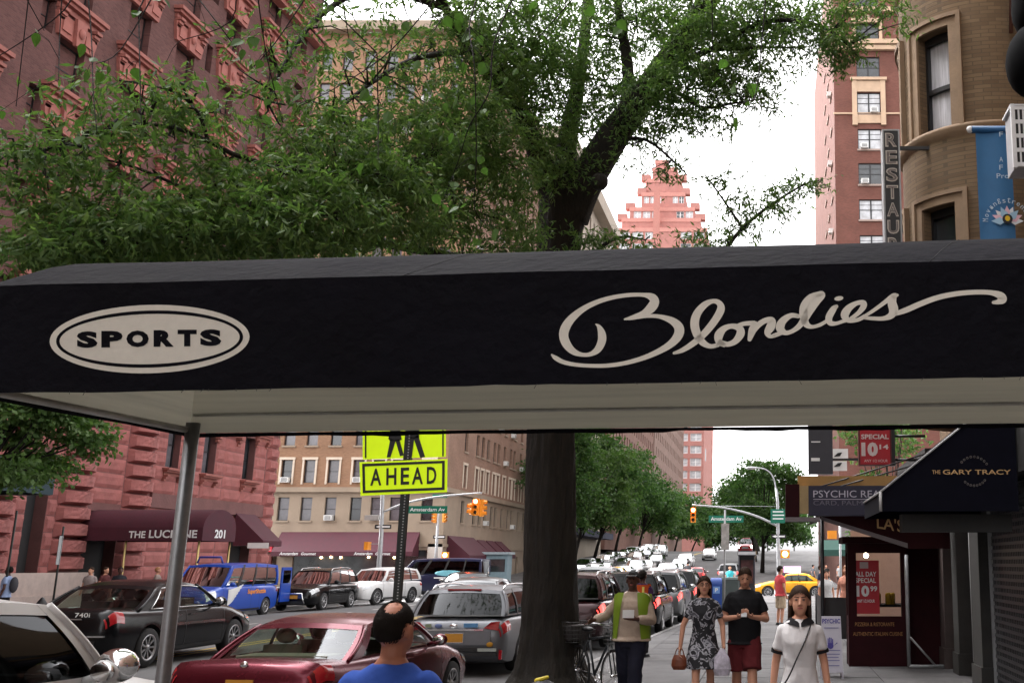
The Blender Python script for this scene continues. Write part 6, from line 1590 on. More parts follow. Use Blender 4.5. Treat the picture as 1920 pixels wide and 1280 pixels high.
BLU = paint('blue', srgb(28, 74, 172), 0.32, 0.05); YEL = paint('taxi_yellow', srgb(238, 168, 18), 0.35, 0.0); RED = paint('red', (0.28, 0.02, 0.025), 0.3, 0.2); NVY = paint('navy', (0.012, 0.016, 0.05), 0.3, 0.2); BRNZ = paint('bronze', (0.16, 0.10, 0.085), 0.3, 0.6); LGT = paint('pale', (0.45, 0.47, 0.48), 0.3, 0.5)
CLEAR = glass_mat('clear_glass', (0.62, 0.70, 0.64))
# -- near cars
def white_extra(t, P):
    for sg in (1,):
        mb = MB(); mb.ball((sg * (P['W2'] + 0.13), P['K']['F0'] - 0.36, P['K']['belt'] + 0.12), (0.15, 0.1, 0.12), 16); mb.build('mirror_cap', CHROME, t)
car('suv', 'white car at the lower left edge with chrome door mirror', WHT, -5.72, 6.95, 0, glass=GLASSD, extra=white_extra, plate=True, sc=1.0)
def beemer(t, P):
    K = P['K']; y = -P['L2'] - 0.012
    b = MB(); b.b2((-0.42, y - 0.01, 0.83), (0.42, y + 0.02, 0.85)); b.build('trunk_strip', CHROME, t)
    b = MB(); b.b2((-0.80, y - 0.015, 0.56), (0.80, y + 0.03, 0.585)); b.build('bumper_chrome', CHROME, t)
    back_txt(t, P, '740i', 0.3, 0.87, 0.24, 0.07, WHITE)
    MB().ball((0, -P['L2'] + 0.03, 0.93), (0.045, 0.02, 0.045), 10).build('badge', STEEL, t)
    for sg in (-1, 1):
        w = MB()
        w.tube([P['side'](s_, 0.87, sg) + Vector((sg * 0.012, 0, 0)) for s_ in (0.12, 0.2, 0.35, 0.5, 0.7, 0.85, 0.95)], 0.009, 5); w.tube([P['side'](s_, 0.06, sg) + Vector((sg * 0.012, 0, 0)) for s_ in (0.12, 0.3, 0.5, 0.7, 0.95)], 0.009, 5); w.tube([P['side'](0.125, t_ / 4 * 0.8 + 0.06, sg) + Vector((sg * 0.012, 0, 0)) for t_ in range(5)], 0.009, 5)
        w.build('window_chrome', CHROME, t)
car('sedan', 'black sedan in the middle lane with chrome strips and red tail lamps', DKSUN, -11.95, 20.3, 0, strip=True, chrome=True, glass=CLEAR, seats=SEATD, extra=beemer, sc=1.05)
def mar(t, P):
    b = MB(); b.ball((0, -P['L2'] + 0.05, 0.955), (0.05, 0.02, 0.04), 10); b.build('badge', CHROME, t)
    MB().b2((-0.55, -1.62, 0.955), (0.55, -1.2, 0.985)).build('parcel_shelf', SEATB, t)
car('sedan', 'maroon sedan parked behind the man in the blue shirt', MRN, -5.36, 13.5, radians(-4), glass=CLEAR, seats=SEATB, extra=mar, sc=(0.96, 0.96, 0.91), z=road_z(-5.4, 13.5) - 0.01)
def wag(t, P):
    y = -P['L2'] - 0.012; L2 = P['L2']
    MB().b2((-0.62, y - 0.012, 0.55), (0.62, y + 0.03, 0.80)).build('plate_recess', mat('wagon_panel', (0.2, 0.205, 0.22), 0.4, 0.4), t)
    MB().b2((-0.155, y - 0.022, 0.6), (0.155, y - 0.014, 0.75)).build('plate', PLATE, t)
    MB().b2((-0.165, y - 0.02, 0.585), (0.165, y - 0.016, 0.765)).build('plate_frame', CHROME, t)
    MB().b2((-0.5, y - 0.02, 0.80), (0.5, y + 0.02, 0.83)).build('chrome_strip', CHROME, t)
    for x, w, h, m in ((-0.5, 0.1, 0.06, mat('sticker_green', srgb(140, 150, 120), 0.6)), (0.16, 0.24, 0.07, mat('sticker_blue', srgb(96, 150, 200), 0.6)), (0.42, 0.32, 0.055, mat('sticker_white', srgb(180, 186, 180), 0.6))):
        z = 0.86 if x < 0.4 else 0.44
        MB().b2((x, y - 0.014 - 0.01, z), (x + w, y - 0.006, z + h)).build('sticker', m, t)
    MB().ball((-0.28, y - 0.01, 0.885), (0.065, 0.012, 0.04), 14).build('badge', mat('badge_blue', srgb(110, 124, 170), 0.4), t)
    MB().ball((-0.02, y - 0.01, 0.885), (0.07, 0.015, 0.035), 14).build('emblem', CHROME, t)
    MB().ball((0.62, y - 0.008, 0.56), (0.06, 0.012, 0.045), 12).build('round_sticker', mat('sticker_orange', srgb(196, 140, 30), 0.6), t)
    MB().b2((0.78, y + 0.01, 0.3), (0.83, y + 0.06, 0.46)).b2((-0.83, y + 0.01, 0.3), (-0.78, y + 0.06, 0.46)).build('reflector', TAIL, t)
    MB().b2((-0.75, y - 0.02, 0.36), (0.75, y + 0.03, 0.42)).build('bumper_lip', TRIM, t)
    for sg in (-1, 1):
        g = MB(); g.prism([(sg * 0.5, y - 0.012, 0.845), (sg * 0.74, y + 0.03, 0.80), (sg * 0.76, y + 0.05, 0.96), (sg * 0.62, y + 0.01, 0.95)], (0, 0.03, 0)); g.build('taillight_wing', TAIL, t)
    MB().b2((-0.3, -P['L2'] + 0.44, 1.5), (0.3, -P['L2'] + 0.47, 1.525)).build('brake_light', TAIL, t)
car('wagon', 'silver station wagon with bumper stickers parked left of the tree trunk', SLV, -5.45, 20.75, 0, extra=wag, plate=False, rails=True, sc=(1, 1, 0.95))
car('suv', 'dark red sport utility vehicle half hidden behind the tree trunk', paint('dark_red', (0.035, 0.008, 0.01), 0.25, 0.4), -4.7, 26.3, 0, rails=True, lit='tail', group='cars parked along the right kerb')
def rear_w(t, P):
    L2 = P['L2']; MB().b2((-0.3, -L2 - 0.02, 1.18), (0.3, -L2 + 0.1, 1.2)).build('wiper', TRIM, t)
car('suv', 'black sport utility vehicle with roof rails behind the workers', DKSUN, -4.0, 31.6, 0, rails=True, extra=rear_w, group='cars parked along the right kerb', lit='tail')
car('suv', 'grey sport utility vehicle parked second from the workers', GRY, -3.85, 37.2, 0, rails=True, lit='tail', group='cars parked along the right kerb')
car('suv', 'dark sport utility vehicle parked nearest the crossing', paint('dark_green', (0.02, 0.025, 0.022), 0.3, 0.4), -3.8, 43.6, 0, rails=True, lit='tail', group='cars parked along the right kerb')
# -- oncoming and crossing traffic
def shuttle(t, P):
    W2 = P['W2']
    for y, s_, w, m, z in ((-0.75, 'SuperShuttle', 1.5, mat('shuttle_orange', srgb(238, 150, 60), 0.5), 0.86),):
        lettering('lettering', s_, m, (-W2 - 0.01, y + w / 2, z), (0, -1, 0), (0, 0, 1), w, 0.25, t, 0.03)
    for k in range(6):                                      # white wing
        g = MB(); z0 = 0.56 + 0.1 * k; L_ = 0.5 + 0.12 * k
        g.grid(lambda a, b: (-W2 - 0.012, 1.52 - a * L_, z0 + 0.12 * a * a + (b - 0.5) * 0.11 * (1 - 0.4 * a) + 0.1 * a), 8, 1); g.build('wing_feather', WHITE, t)
    for sg in (-1, 1):                                       # opened rear doors
        d = MB(); d.b2((sg * 0.96, -P['L2'] - 0.92, 0.5), (sg * 1.02, -P['L2'] - 0.02, 1.95)); dd = d.build('rear_door', BLU, t)
        MB().b2((sg * 0.955, -P['L2'] - 0.82, 1.28), (sg * 1.025, -P['L2'] - 0.14, 1.82)).build('door_pane', GLASSD, dd)
    MB().tube([(-0.5, 1.2, 2.12), (-0.42, 1.2, 2.35), (0.42, 1.2, 2.35), (0.5, 1.2, 2.12)], 0.04, 6).build('roof_bar', mat('bar_blue', srgb(50, 60, 150), 0.4), t)
car('van', 'blue shuttle van with a white wing and opened rear doors', BLU, -20.5, 39.5, pi, extra=shuttle, cat='van', glass=GLASSD, simple=False, sc=0.93)
def kia(t, P):
    MB().b2((-0.25, P['L2'] + 0.03, 0.52), (0.25, P['L2'] + 0.05, 0.66)).build('front_plate', PLATE, t)
    MB().tube([(-0.55, P['L2'] + 0.02, 0.32), (-0.5, P['L2'] + 0.12, 0.5), (-0.45, P['L2'] + 0.1, 0.72), (0.45, P['L2'] + 0.1, 0.72), (0.5, P['L2'] + 0.12, 0.5), (0.55, P['L2'] + 0.02, 0.32)], 0.03, 8).build('bull_bar', CHROME, t)
car('suv', 'black sport utility vehicle with front bull bar facing us between blue van and white car', DKSUN, -19.5, 45.4, pi, extra=kia, rails=True, plate=False)
car('suv', 'white crossover facing us behind the yellow sign post', WHT, -18.8, 50.6, pi - radians(14), plate=False, rails=False)
def navyvan(t, P):
    W2 = P['W2']
    for z, w in ((1.02, 1.5), (0.9, 1.2)): MB().b2((-W2 - 0.012, -1.6, z - (0.0)), (-W2 - 0.004, -1.6 + w, z + 0.07)).build('white_band', WHITE, t)
    g = MB(); g.ball((-W2 - 0.005, -0.9, 1.3), (0.01, 0.8, 0.16), 14); g.build('pale_logo', mat('logo_pale', srgb(120, 190, 205), 0.5), t)
car('van', 'dark navy van crossing on the avenue behind the signal pole', NVY, -20.3, 64.2, pi / 2, extra=navyvan, cat='van', lit='tail', sc=1.08)
car('sedan', 'black sedan beyond the silver station wagon near the crossing', DKSUN, -15.2, 52.5, radians(35), simple=True)
car('wagon', 'dark car parked behind the two facing sport utility vehicles', GRY, -22.9, 65.2, pi / 2, simple=True)
def cab_(t, P):
    m = MB(); m.b2((-0.14, -0.5, 1.45), (0.14, 0.5, 1.8)); m.build('roof_advert', mat('advert_light', srgb(170, 150, 220), 0.4, emit=srgb(230, 130, 190), es=0.7, var=0.5, scale=1.5), t)
car('sedan', 'yellow taxi crossing the avenue behind the man in the red shirt', YEL, 1.3, 63.3, pi / 2, extra=cab_, cat='taxi', name='taxi', glass=CLEAR)
# waiting at the far side of the crossing
q = [('sedan', YEL, -13.4, 90.5, 'yellow taxi waiting at the far stop line', 'taxi'), ('sedan', WHT, -9.6, 89.2, 'white car with bright headlamps at the far stop line', 'car'), ('sedan', LGT, -13.6, 97, 'pale car queued behind the far taxi', 'car'), ('suv', DKSUN, -16.8, 92, 'black car left of the far taxi', 'car'), ('wagon', WHT, -16.9, 99.5, 'white wagon in the queue left lane', 'car'), ('suv', LGT, -13.4, 104, 'silver car third in the queue', 'car'), ('sedan', GRY, -17.0, 107, 'grey car third in the queue left lane', 'car')]
for k, (kd, pm, X, Y, lb, ct) in enumerate(q): car(kd, lb, pm, X, Y, pi, 'head' if k in (1,) else None, False, cat=ct, simple=True, group='cars waiting beyond the avenue', name='taxi' if ct == 'taxi' else 'waiting_car')
car('sedan', 'white sedan waiting in the lane left of the parked black vehicle', WHT, -7.6, 39.5, 0, 'tail', simple=True)
car('suv', 'silver vehicle ahead of the white sedan in the lane', LGT, -7.4, 46.2, 0, 'tail', simple=True)
car('sedan', 'dark car in the lane beside the parked maroon sedan row', GRY, -8.6, 31.5, 0, 'tail', simple=True)
car('wagon', 'pale oncoming car far up the street', WHT, -8.3, 142, pi, None, False, simple=True)
car('van', 'red vehicle with lit lamps at the crest', RED, -4.2, 176, pi, 'head', False, simple=True, cat='van', sc=1.25)
car('sedan', 'red car heading away beyond the crossing', RED, -6.6, 92.5, 0, 'tail', simple=True)
car('suv', 'silver vehicle at the right kerb beyond the crossing', LGT, -3.9, 98, 0, 'tail', simple=True, group='cars parked beyond the avenue')
car('sedan', 'dark sedan at the right kerb beyond the silver one', GRY, -3.9, 106, 0, None, simple=True, group='cars parked beyond the avenue')
cl = [(LGT, 'silver'), (DKSUN, 'black'), (WHT, 'white'), (GRY, 'grey'), (BRNZ, 'bronze'), (DKSUN, 'black'), (WHT, 'white'), (LGT, 'silver'), (GRY, 'grey'), (WHT, 'white'), (DKSUN, 'black'), (LGT, 'silver')]
ordn = ['first', 'second', 'third', 'fourth', 'fifth', 'sixth', 'seventh', 'eighth', 'ninth', 'tenth', 'eleventh', 'twelfth']
for k, (pm, cn) in enumerate(cl):
    car(('suv', 'sedan', 'wagon')[k % 3], '%s car, %s from the crossing along the far left kerb' % (cn, ordn[k]), pm, -19.8, 112 + 6.3 * k, pi, None, False, simple=True, group='cars parked along the far left kerb')
for k, (pm, cn) in enumerate(cl[3:8]):
    car(('sedan', 'suv', 'wagon')[k % 3], '%s car, %s along the inner line of the far left side' % (cn, ordn[k]), pm, -16.4, 118 + 9.5 * k, pi, None, False, simple=True, group='cars driving down the far hill')

for k, (X, Y, pm, kd, cn) in enumerate(((-9.4, 96, LGT, 'suv', 'silver'), (-9.3, 103, DKSUN, 'sedan', 'black'), (-13.2, 111, WHT, 'sedan', 'white'), (-9.6, 112, GRY, 'wagon', 'grey'), (-13.0, 119, DKSUN, 'suv', 'black'), (-9.8, 121, WHT, 'suv', 'white'))):
    car(kd, '%s car, %s of the moving queue in the middle of the far roadway' % (cn, ordn[k]), pm, X, Y, pi, None, False, simple=True, group='cars waiting beyond the avenue', name='waiting_car')

# ================================================================ people
SKIN = mat('skin', srgb(205, 150, 124), 0.55, var=0.07, scale=9, spec=0.35)
SKIN2 = mat('skin_tan', srgb(176, 118, 94), 0.55, var=0.07, scale=9, spec=0.35)
SKIN3 = mat('skin_deep', srgb(84, 54, 44), 0.5, var=0.07, scale=9, spec=0.4)
HAIRB = mat('hair_black', (0.017, 0.0135, 0.0115), 0.85, spec=0.1, var=0.3, scale=60, stretch=(6, 6, 1))
HAIRN = mat('hair_brown', (0.04, 0.022, 0.014), 0.75, spec=0.15, var=0.35, scale=60, stretch=(6, 6, 1))
EYE = mat('eye_dark', (0.02, 0.015, 0.012), 0.2, var=0)
LIP = mat('lip', srgb(158, 84, 78), 0.5, var=0.05)
def cloth(name, c, rough=0.85, var=0.14, scale=7): return mat('cloth_' + name, c, rough, var=var, scale=scale, bump=0.25, bscale=18, spec=0.2)
def caps(mb, a, b, ra, rb, n=10):
    a, b = Vector(a), Vector(b); d = (b - a)
    if d.length < 1e-4: d = Vector((0, 0, 1e-3))
    t = d.normalized(); P = []; rr = []
    for k in range(4): q = k / 3 * pi / 2; P.append(a - t * ra * cos(q)); rr.append(max(1e-3, ra * sin(q)))
    for k in range(4): q = k / 3 * pi / 2; P.append(b + t * rb * sin(q)); rr.append(max(1e-3, rb * cos(q)))
    mb.tube(P, rr, n)
def rings(mb, R_, n=20):
    """closed loft of elliptical rings (z, rx, ry, cx, cy)"""
    V = []
    for r in R_:
        z, rx, ry = r[:3]; cx, cy = (list(r[3:]) + [0, 0])[:2]
        V += [(cx + rx * cos(2 * pi * k / n), cy + ry * sin(2 * pi * k / n), z) for k in range(n)]
    m = len(R_)
    mb.add(V, [(i * n + k, i * n + (k + 1) % n, (i + 1) * n + (k + 1) % n, (i + 1) * n + k) for i in range(m - 1) for k in range(n)] + [tuple(range(n - 1, -1, -1)), tuple((m - 1) * n + k for k in range(n))])
def tubec(mb, a, b, ra, rb, n=14):
    mb.ball(a, ra * 0.98, n); mb.tube([a, Vector(a).lerp(Vector(b), 0.5), b], [ra, (ra + rb) / 2, rb], n)
def fuse(mb, name, m, parent, vox, it=3, mats=None, fold=0.0):
    """the overlapping shapes become one continuous surface"""
    o = obj(name, mb.mesh(name, mats or m))
    bm = bmesh.new(); bm.from_mesh(o.data); bmesh.ops.recalc_face_normals(bm, faces=bm.faces); bm.to_mesh(o.data); bm.free()
    r = o.modifiers.new('r', 'REMESH'); r.mode = 'VOXEL'; r.voxel_size = vox; r.use_smooth_shade = True
    s = o.modifiers.new('s', 'SMOOTH'); s.iterations = it; s.factor = 0.5
    me = evaluated(o, name)
    if not me.materials: me.materials.append(m)
    if fold:                                                # creases of worn cloth
        sd = R.uniform(0, 50); n3 = [Vector(v.normal) for v in me.vertices]
        for v, nv in zip(me.vertices, n3):
            c = v.co; q = mnoise.noise((c.x * 7 + c.z * 3.5, c.y * 7, c.z * 6 + sd)); v.co = c + nv * fold * (1.2 * (0.5 - abs(q) * 2) + 0.6 * mnoise.noise((c.x * 19, c.y * 19, c.z * 11 + sd)))
    return obj(name, me, parent)
def hand(mb, W, d, nrm, curl=0.6, sg=1, s=1.0):
    """palm, four jointed fingers of unequal length and a thumb leaving the side of the palm"""
    W, d, nrm = Vector(W), Vector(d).normalized(), Vector(nrm).normalized()
    sd = d.cross(nrm).normalized()
    caps(mb, W, W + d * 0.03 * s, 0.024 * s, 0.028 * s, 8)
    for f in (-0.024, -0.008, 0.008, 0.024): caps(mb, W + d * 0.02 * s + sd * f * 0.7 * s, W + d * 0.085 * s + sd * f * s, 0.0125 * s, 0.0105 * s, 8)
    for f, L_ in ((-0.026, 0.062), (-0.009, 0.075), (0.009, 0.08), (0.026, 0.07)):
        a = W + d * 0.085 * s + sd * f * s; d1 = (d * cos(curl * 0.6) + nrm * sin(curl * 0.6)); b = a + d1 * L_ * 0.5 * s; d2 = d * cos(curl * 1.7) + nrm * sin(curl * 1.7)
        caps(mb, a, b, 0.0095 * s, 0.0088 * s, 8); caps(mb, b, b + d2 * L_ * 0.5 * s, 0.0088 * s, 0.0075 * s, 8)
    a = W + d * 0.025 * s + sd * 0.026 * s * sg; b = a + (d * 0.6 + sd * 0.7 * sg + nrm * 0.3).normalized() * 0.04 * s
    caps(mb, a, b, 0.012 * s, 0.0105 * s, 8); caps(mb, b, b + (d * 0.9 + nrm * 0.4).normalized() * 0.032 * s, 0.0105 * s, 0.0085 * s, 8)
J0 = dict(hipL=(.092, 0, .92), kneeL=(.098, -.015, .50), ankL=(.10, .03, .09), hipR=(-.092, 0, .92), kneeR=(-.098, -.015, .50), ankR=(-.10, .03, .09),
          shL=(.165, .012, 1.395), elL=(.235, .035, 1.13), wrL=(.245, -.04, .89), shR=(-.165, .012, 1.395), elR=(-.235, .035, 1.13), wrR=(-.245, -.04, .89), curl=0.6)
def person(label, X, Y, rz, h, skin, top, bottom, hair='short', hairm=HAIRB, pose=None, vox=0.011, female=False, tops='tee', bottoms='pants', head_yaw=0.0, nod=0.0, z=0.0, build=1.0, shoes=None, extra=None, cat='person', group=None, lean=None, sleeve=0.5, face=True, hem=0.86):
    J = dict(J0); J.update(pose or {}); J['B'] = build
    t = thing('person', label, cat, (X, Y, z), rz, group); k = h / 1.75; t.scale = (k, k, k)
    if female and 'shL' not in (pose or {}): J['shL'] = (.147, .012, 1.395); J['shR'] = (-.147, .012, 1.395)
    J = {a: (Vector(b) if hasattr(b, '__len__') else b) for a, b in J.items()}
    B = build; mb = MB()
    wz = 0.128 * B if female else 0.142 * B
    chest = 0.152 * B if female else 0.172 * B
    tr = [(.84, .13 * B, .10 * B), (.92, .168 * B if female else .16 * B, .112 * B), (1.0, .152 * B, .108 * B), (1.10, wz, .098 * B), (1.2, lerp(wz, chest, .6), .106 * B, 0, -.004), (1.3, chest, .118 * B if female else .115 * B, 0, -.008), (1.37, .17 * B, .105 * B, 0, .0), (1.42, .155 * B, .09, 0, .006), (1.46, .115, .072, 0, .012), (1.485, .08, .062, 0, .014), (1.51, .06, .056, 0, .014)]
    rings(mb, tr)
    caps(mb, (0, .014, 1.44), (0, .0, 1.57), .059 if not female else .05, .055 if not female else .047)
    HM = Matrix.Translation((0, 0, 1.54)) @ Matrix.Rotation(head_yaw, 4, 'Z') @ Matrix.Rotation(nod, 4, 'X')
    def hp(x, y, z): return HM @ Vector((x, y, z - 1.54))
    hr = HM.to_3x3()
    mb.ball(hp(0, .012, 1.655), (.079, .097, .1), 20, M=hr); mb.ball(hp(0, -.035, 1.60), (.063, .058, .088), 16, M=hr); mb.ball(hp(0, -.048, 1.55), (.036, .036, .036), 12, M=hr)
    caps(mb, hp(0, -.088, 1.645), hp(0, -.104, 1.612), .009, .0135, 8); caps(mb, hp(-.012, -.094, 1.608), hp(.012, -.094, 1.608), .009, .009, 8)
    for sg in (-1, 1):
        mb.ball(hp(sg * .081, .008, 1.625), (.014, .024, .036), 10, M=hr)
        L_ = 'L' if sg > 0 else 'R'
        caps(mb, J['sh' + L_], J['el' + L_], .05 * B, .04 * B); caps(mb, J['el' + L_], J['wr' + L_], .04 * B, .026)
        d = (J['wr' + L_] - J['el' + L_]).normalized(); nr = J.get('pn' + L_, Vector((-sg, -0.3, 0))); nr = (nr - d * nr.dot(d)).normalized()
        hand(mb, J['wr' + L_], J.get('hd' + L_, d), nr, J['curl'], -sg)
        caps(mb, J['hip' + L_], J['knee' + L_], .088 * B, .056 * B, 12); caps(mb, J['knee' + L_], J['knee' + L_].lerp(J['ank' + L_], .4), .054 * B, .056 * B, 12); caps(mb, J['knee' + L_].lerp(J['ank' + L_], .4), J['ank' + L_], .056 * B, .036, 12)
        fa = J['ank' + L_]; caps(mb, fa + Vector((0, .015, -.045)), fa + Vector((0, -.14, -.055)), .036, .03, 10)
    fuse(mb, 'body', skin, t, vox, 2)
    # clothing
    if tops:
        s = MB(); e = .020
        rr_ = [r for r in tr if r[0] > hem]
        s_r = [(hem, (.178 if female else .196) * B + e, (.128 if female else .146) * B + e)] + [(r[0], r[1] + e * (1 if r[0] < 1.4 else .7), r[2] + e * (1 if r[0] < 1.4 else .7)) + tuple(r[3:]) for r in rr_ if r[0] < 1.45]
        if not female: s_r = [(q[0], max(q[1], .165 * B + e if q[0] < 1.4 else 0), max(q[2], .118 * B + e if q[0] < 1.35 else 0)) + tuple(q[3:]) for q in s_r]
        if tops != 'vest': s_r += [(1.464, .122, .084, 0, .012), (1.487, .088, .072, 0, .014)]
        if tops == 'dress': s_r = [(hem, .225, .25), (hem + .12, .22, .22), (.84, .205, .16)] + [q for q in s_r[1:] if q[0] > .9]
        rings(s, s_r)
        if tops != 'vest':
            for L_ in 'LR':
                a, b, c = J['sh' + L_], J['el' + L_], J['wr' + L_]
                if sleeve <= 1: tubec(s, a, a.lerp(b, sleeve + .08), .058 * B, .064 * B)
                else: caps(s, a, b, .061 * B, .054 * B); caps(s, b, b.lerp(c, sleeve - 1), .056 * B, .045 * B)
        fuse(s, {'tee': 'shirt', 'dress': 'dress', 'vest': 'vest'}[tops], top, t, max(vox, .011), 3, fold=.0065)
    if bottoms:
        s = MB(); rings(s, [(.78, .15 * B, .12 * B), (.86, .178 * B, .128 * B), (.92, .172 * B, .122 * B), (.97, .155 * B, .112 * B)])
        for L_ in 'LR':
            a, b, c = J['hip' + L_], J['knee' + L_], J['ank' + L_]
            if bottoms == 'shorts': tubec(s, a.lerp(b, .16), a.lerp(b, 1.0), .104 * B, .108 * B, 16)
            else: caps(s, a.lerp(b, .12), b, .102 * B, .078 * B, 14); tubec(s, b, b.lerp(c, 1.0), .078 * B, .07 * B, 14)
        fuse(s, 'shorts' if bottoms == 'shorts' else 'trousers', bottom, t, max(vox, .012), 3, fold=.007)
    for sg, L_ in ((1, 'L'), (-1, 'R')):
        f = J['ank' + L_]; s = MB(); caps(s, f + Vector((0, .02, -.04)), f + Vector((0, -.15, -.05)), .045, .036, 10); s.b2(f + Vector((-.04, -.17, -.088)), f + Vector((.04, .06, -.072)))
        s.build('shoe', shoes or BLACK, t)
    # hair: a shell over the skull, open at the face
    hb = MB(); nn_, mm_ = (64, 40) if vox < .012 else (28, 16)
    cover = {'short': (0.05, -0.25, 0), 'bald': (0.05, -0.2, 1), 'long': (0.02, -0.2, 0), 'tied': (0.0, -0.2, 0), 'cap': (0, 0, 0)}[hair]
    def cov(c):
        """how far inside the hairline a direction of the skull lies"""
        f = max(c.y + 0.1 - (0.35 * abs(c.x) if c.z < 0.2 else 0), (c.z - (0.5 if female else 0.6) + 0.55 * c.x * c.x))
        if hair != 'long': f = min(f, c.z + 0.55 + 0.3 * c.y)
        if hair not in ('long', 'tied'): f = min(f, max(0.6 - abs(c.x), c.z + 0.15, c.y - 0.3))
        if hair == 'bald': f = min(f, (c - Vector((-0.28, 0.45, 0.85))).length - 0.5 + 0.1 * mnoise.noise(c * 13))
        return f
    def hv(a_, b_):
        a, b = pi * a_, 2 * pi * b_; c = Vector((sin(a) * cos(b), sin(a) * sin(b), cos(a)))
        q = max(0, min(1, cov(c) / 0.1 + 0.5)); g = (0.88 + 0.165 * q * q * (3 - 2 * q) if hair != 'bald' else 0.865 + 0.105 * q * q * (3 - 2 * q)) + 0.008 * mnoise.noise(c * 9) + 0.012 * mnoise.noise((c.x * 40, c.y * 40, c.z * 6))
        return hp(c.x * .085 * g, .014 + c.y * .104 * g, 1.658 + c.z * .107 * g)
    hb.grid(hv, mm_, nn_)
    if vox < .012 and hair != 'cap':                        # separate locks break up the outline
        rr2 = random.Random(9)
        for _ in range(1500):
            c = Vector((rr2.gauss(0, 1), rr2.gauss(0, 1), rr2.gauss(0, 1))).normalized(); f_ = cov(c)
            if f_ < (-0.06 if hair == 'bald' else -0.01) or c.z < -0.7: continue
            fl_ = Vector((c.x * .3, .5 + (.6 if hair == 'tied' else 0), -.9)); fl_ = (fl_ - c * fl_.dot(c)).normalized() + Vector((rr2.uniform(-.3, .3), rr2.uniform(-.3, .3), rr2.uniform(-.2, .2)))
            L_ = rr2.uniform(.25, .5) * (1.0 if hair != 'bald' else .5); g0 = (1.03 if hair != 'bald' else .955); sd_ = c.cross(fl_).normalized() * .022
            q3 = [c * g0, (c + fl_ * L_ * .5).normalized() * (g0 + .03), (c + fl_ * L_).normalized() * (g0 + rr2.uniform(.0, .05))]
            hb.add([hp(p.x * .085, .014 + p.y * .104, 1.658 + p.z * .107) for p in (q3[0] - sd_, q3[0] + sd_, q3[1] + sd_ * .8, q3[1] - sd_ * .8, q3[2])], [(0, 1, 2, 3), (3, 2, 4)])
    if hair in ('long', 'tied'):
        for k_ in range(26):
            a = pi * (k_ / 25) ; x = cos(a) * .078; y = .014 + sin(a) * .09
            e_ = Vector((x * 1.15, y * 0.9 + .01, 1.46 - (.06 if hair == 'long' else 0))) if hair == 'long' else Vector((.02 * cos(a), .11, 1.60))
            if hair == 'tied' and k_ % 2: continue
            caps(hb, hp(x, y, 1.67), hp(*e_), .022, .016, 6)
        if hair == 'tied':
            caps(hb, hp(0, .11, 1.62), hp(-.01, .13, 1.52), .03, .03, 8); caps(hb, hp(-.01, .13, 1.52), hp(-.075, .10, 1.40), .03, .018, 8)
    ho = hb.build('hair' if hair != 'cap' else 'cap', hairm, t)
    if hair == 'cap':
        bmv = MB(); bmv.grid(lambda a, b: hp((a - .5) * .15, -.08 - .075 * b * (1 - (2 * a - 1) ** 2 * .5), 1.705 - .012 * b), 6, 3); bmv.build('visor', hairm, t)
    if face:
        for sg in (-1, 1):
            MB().ball(hp(sg * .031, -.0835, 1.648), (.013, .006, .0062), 10, M=hr).build('eye', EYE, t)
            bw_ = MB(); caps(bw_, hp(sg * .014, -.090, 1.668), hp(sg * .048, -.080, 1.671), .0042, .003, 6); bw_.build('eyebrow', hairm if hairm is not None else HAIRB, t)
        MB().ball(hp(0, -.0885, 1.578), (.024, .006, .0075), 12, M=hr).build('mouth', LIP, t)
    if extra: extra(t, J, hp)
    return t
walkA = dict(kneeL=(.095, -.14, .52), ankL=(.10, -.20, .11), kneeR=(-.095, .02, .50), ankR=(-.10, .22, .14))
walkB = dict(kneeR=(-.095, -.14, .52), ankR=(-.10, -.20, .11), kneeL=(.095, .02, .50), ankL=(.10, .22, .14))
def merge(*d):
    o = {}
    for x in d: o.update(x)
    return o
# man in the blue shirt, seen from behind
person('balding man in a blue shirt seen from behind, head turned right', -1.63, 4.62, pi, 1.68, SKIN2, cloth('blue', srgb(52, 84, 166)), cloth('navy_trousers', (0.02, 0.022, 0.03)), 'bald', HAIRB, vox=0.007, head_yaw=radians(-16), build=1.12)
# woman in the white top
def girl_x(t, J, hp):
    bl = cloth('black_trim', (0.012, 0.011, 0.013))
    for sg in (-1, 1):                                      # flat collar in two rounded leaves
        c = MB(); c.grid(lambda a, b: Vector((sg * (.004 + (.072 + .05 * b) * sin(.03 + a * 2.7)), .008 - (.066 + .048 * b * (1 - .3 * a)) * cos(.03 + a * 2.7), 1.510 - .036 * b ** 1.3 - .03 * (1 - a) ** 2 - .018 * b * (1 - a))), 14, 3); c.build('collar', bl, t)
    for L_ in 'LR':
        a, b = J['sh' + L_], J['el' + L_]; q = a.lerp(b, .60); d = (b - a).normalized()
        c = MB(); c.tube([q + d * .0, q + d * .026], .0605, 20, cap=False); c.build('cuff', bl, t)
    st = MB(); pts = [(.10, .03, 1.455), (.085, -.075, 1.43), (.03, -.142, 1.30), (-.03, -.152, 1.18), (-.09, -.14, 1.05), (-.16, -.10, .93), (-.19, -.06, .86)]
    S = spline(pts, 5); st.tube(S, .0065, 6); st.tube(spline([(.10, .03, 1.455), (.04, .13, 1.3), (-.08, .14, 1.05), (-.19, .0, .86)], 5), .0065, 6); st.build('strap', BLACK, t)
    b = MB(); b.ball((-.215, -.06, .80), (.045, .10, .075), 14); b.build('shoulder_bag', BLACK, t)
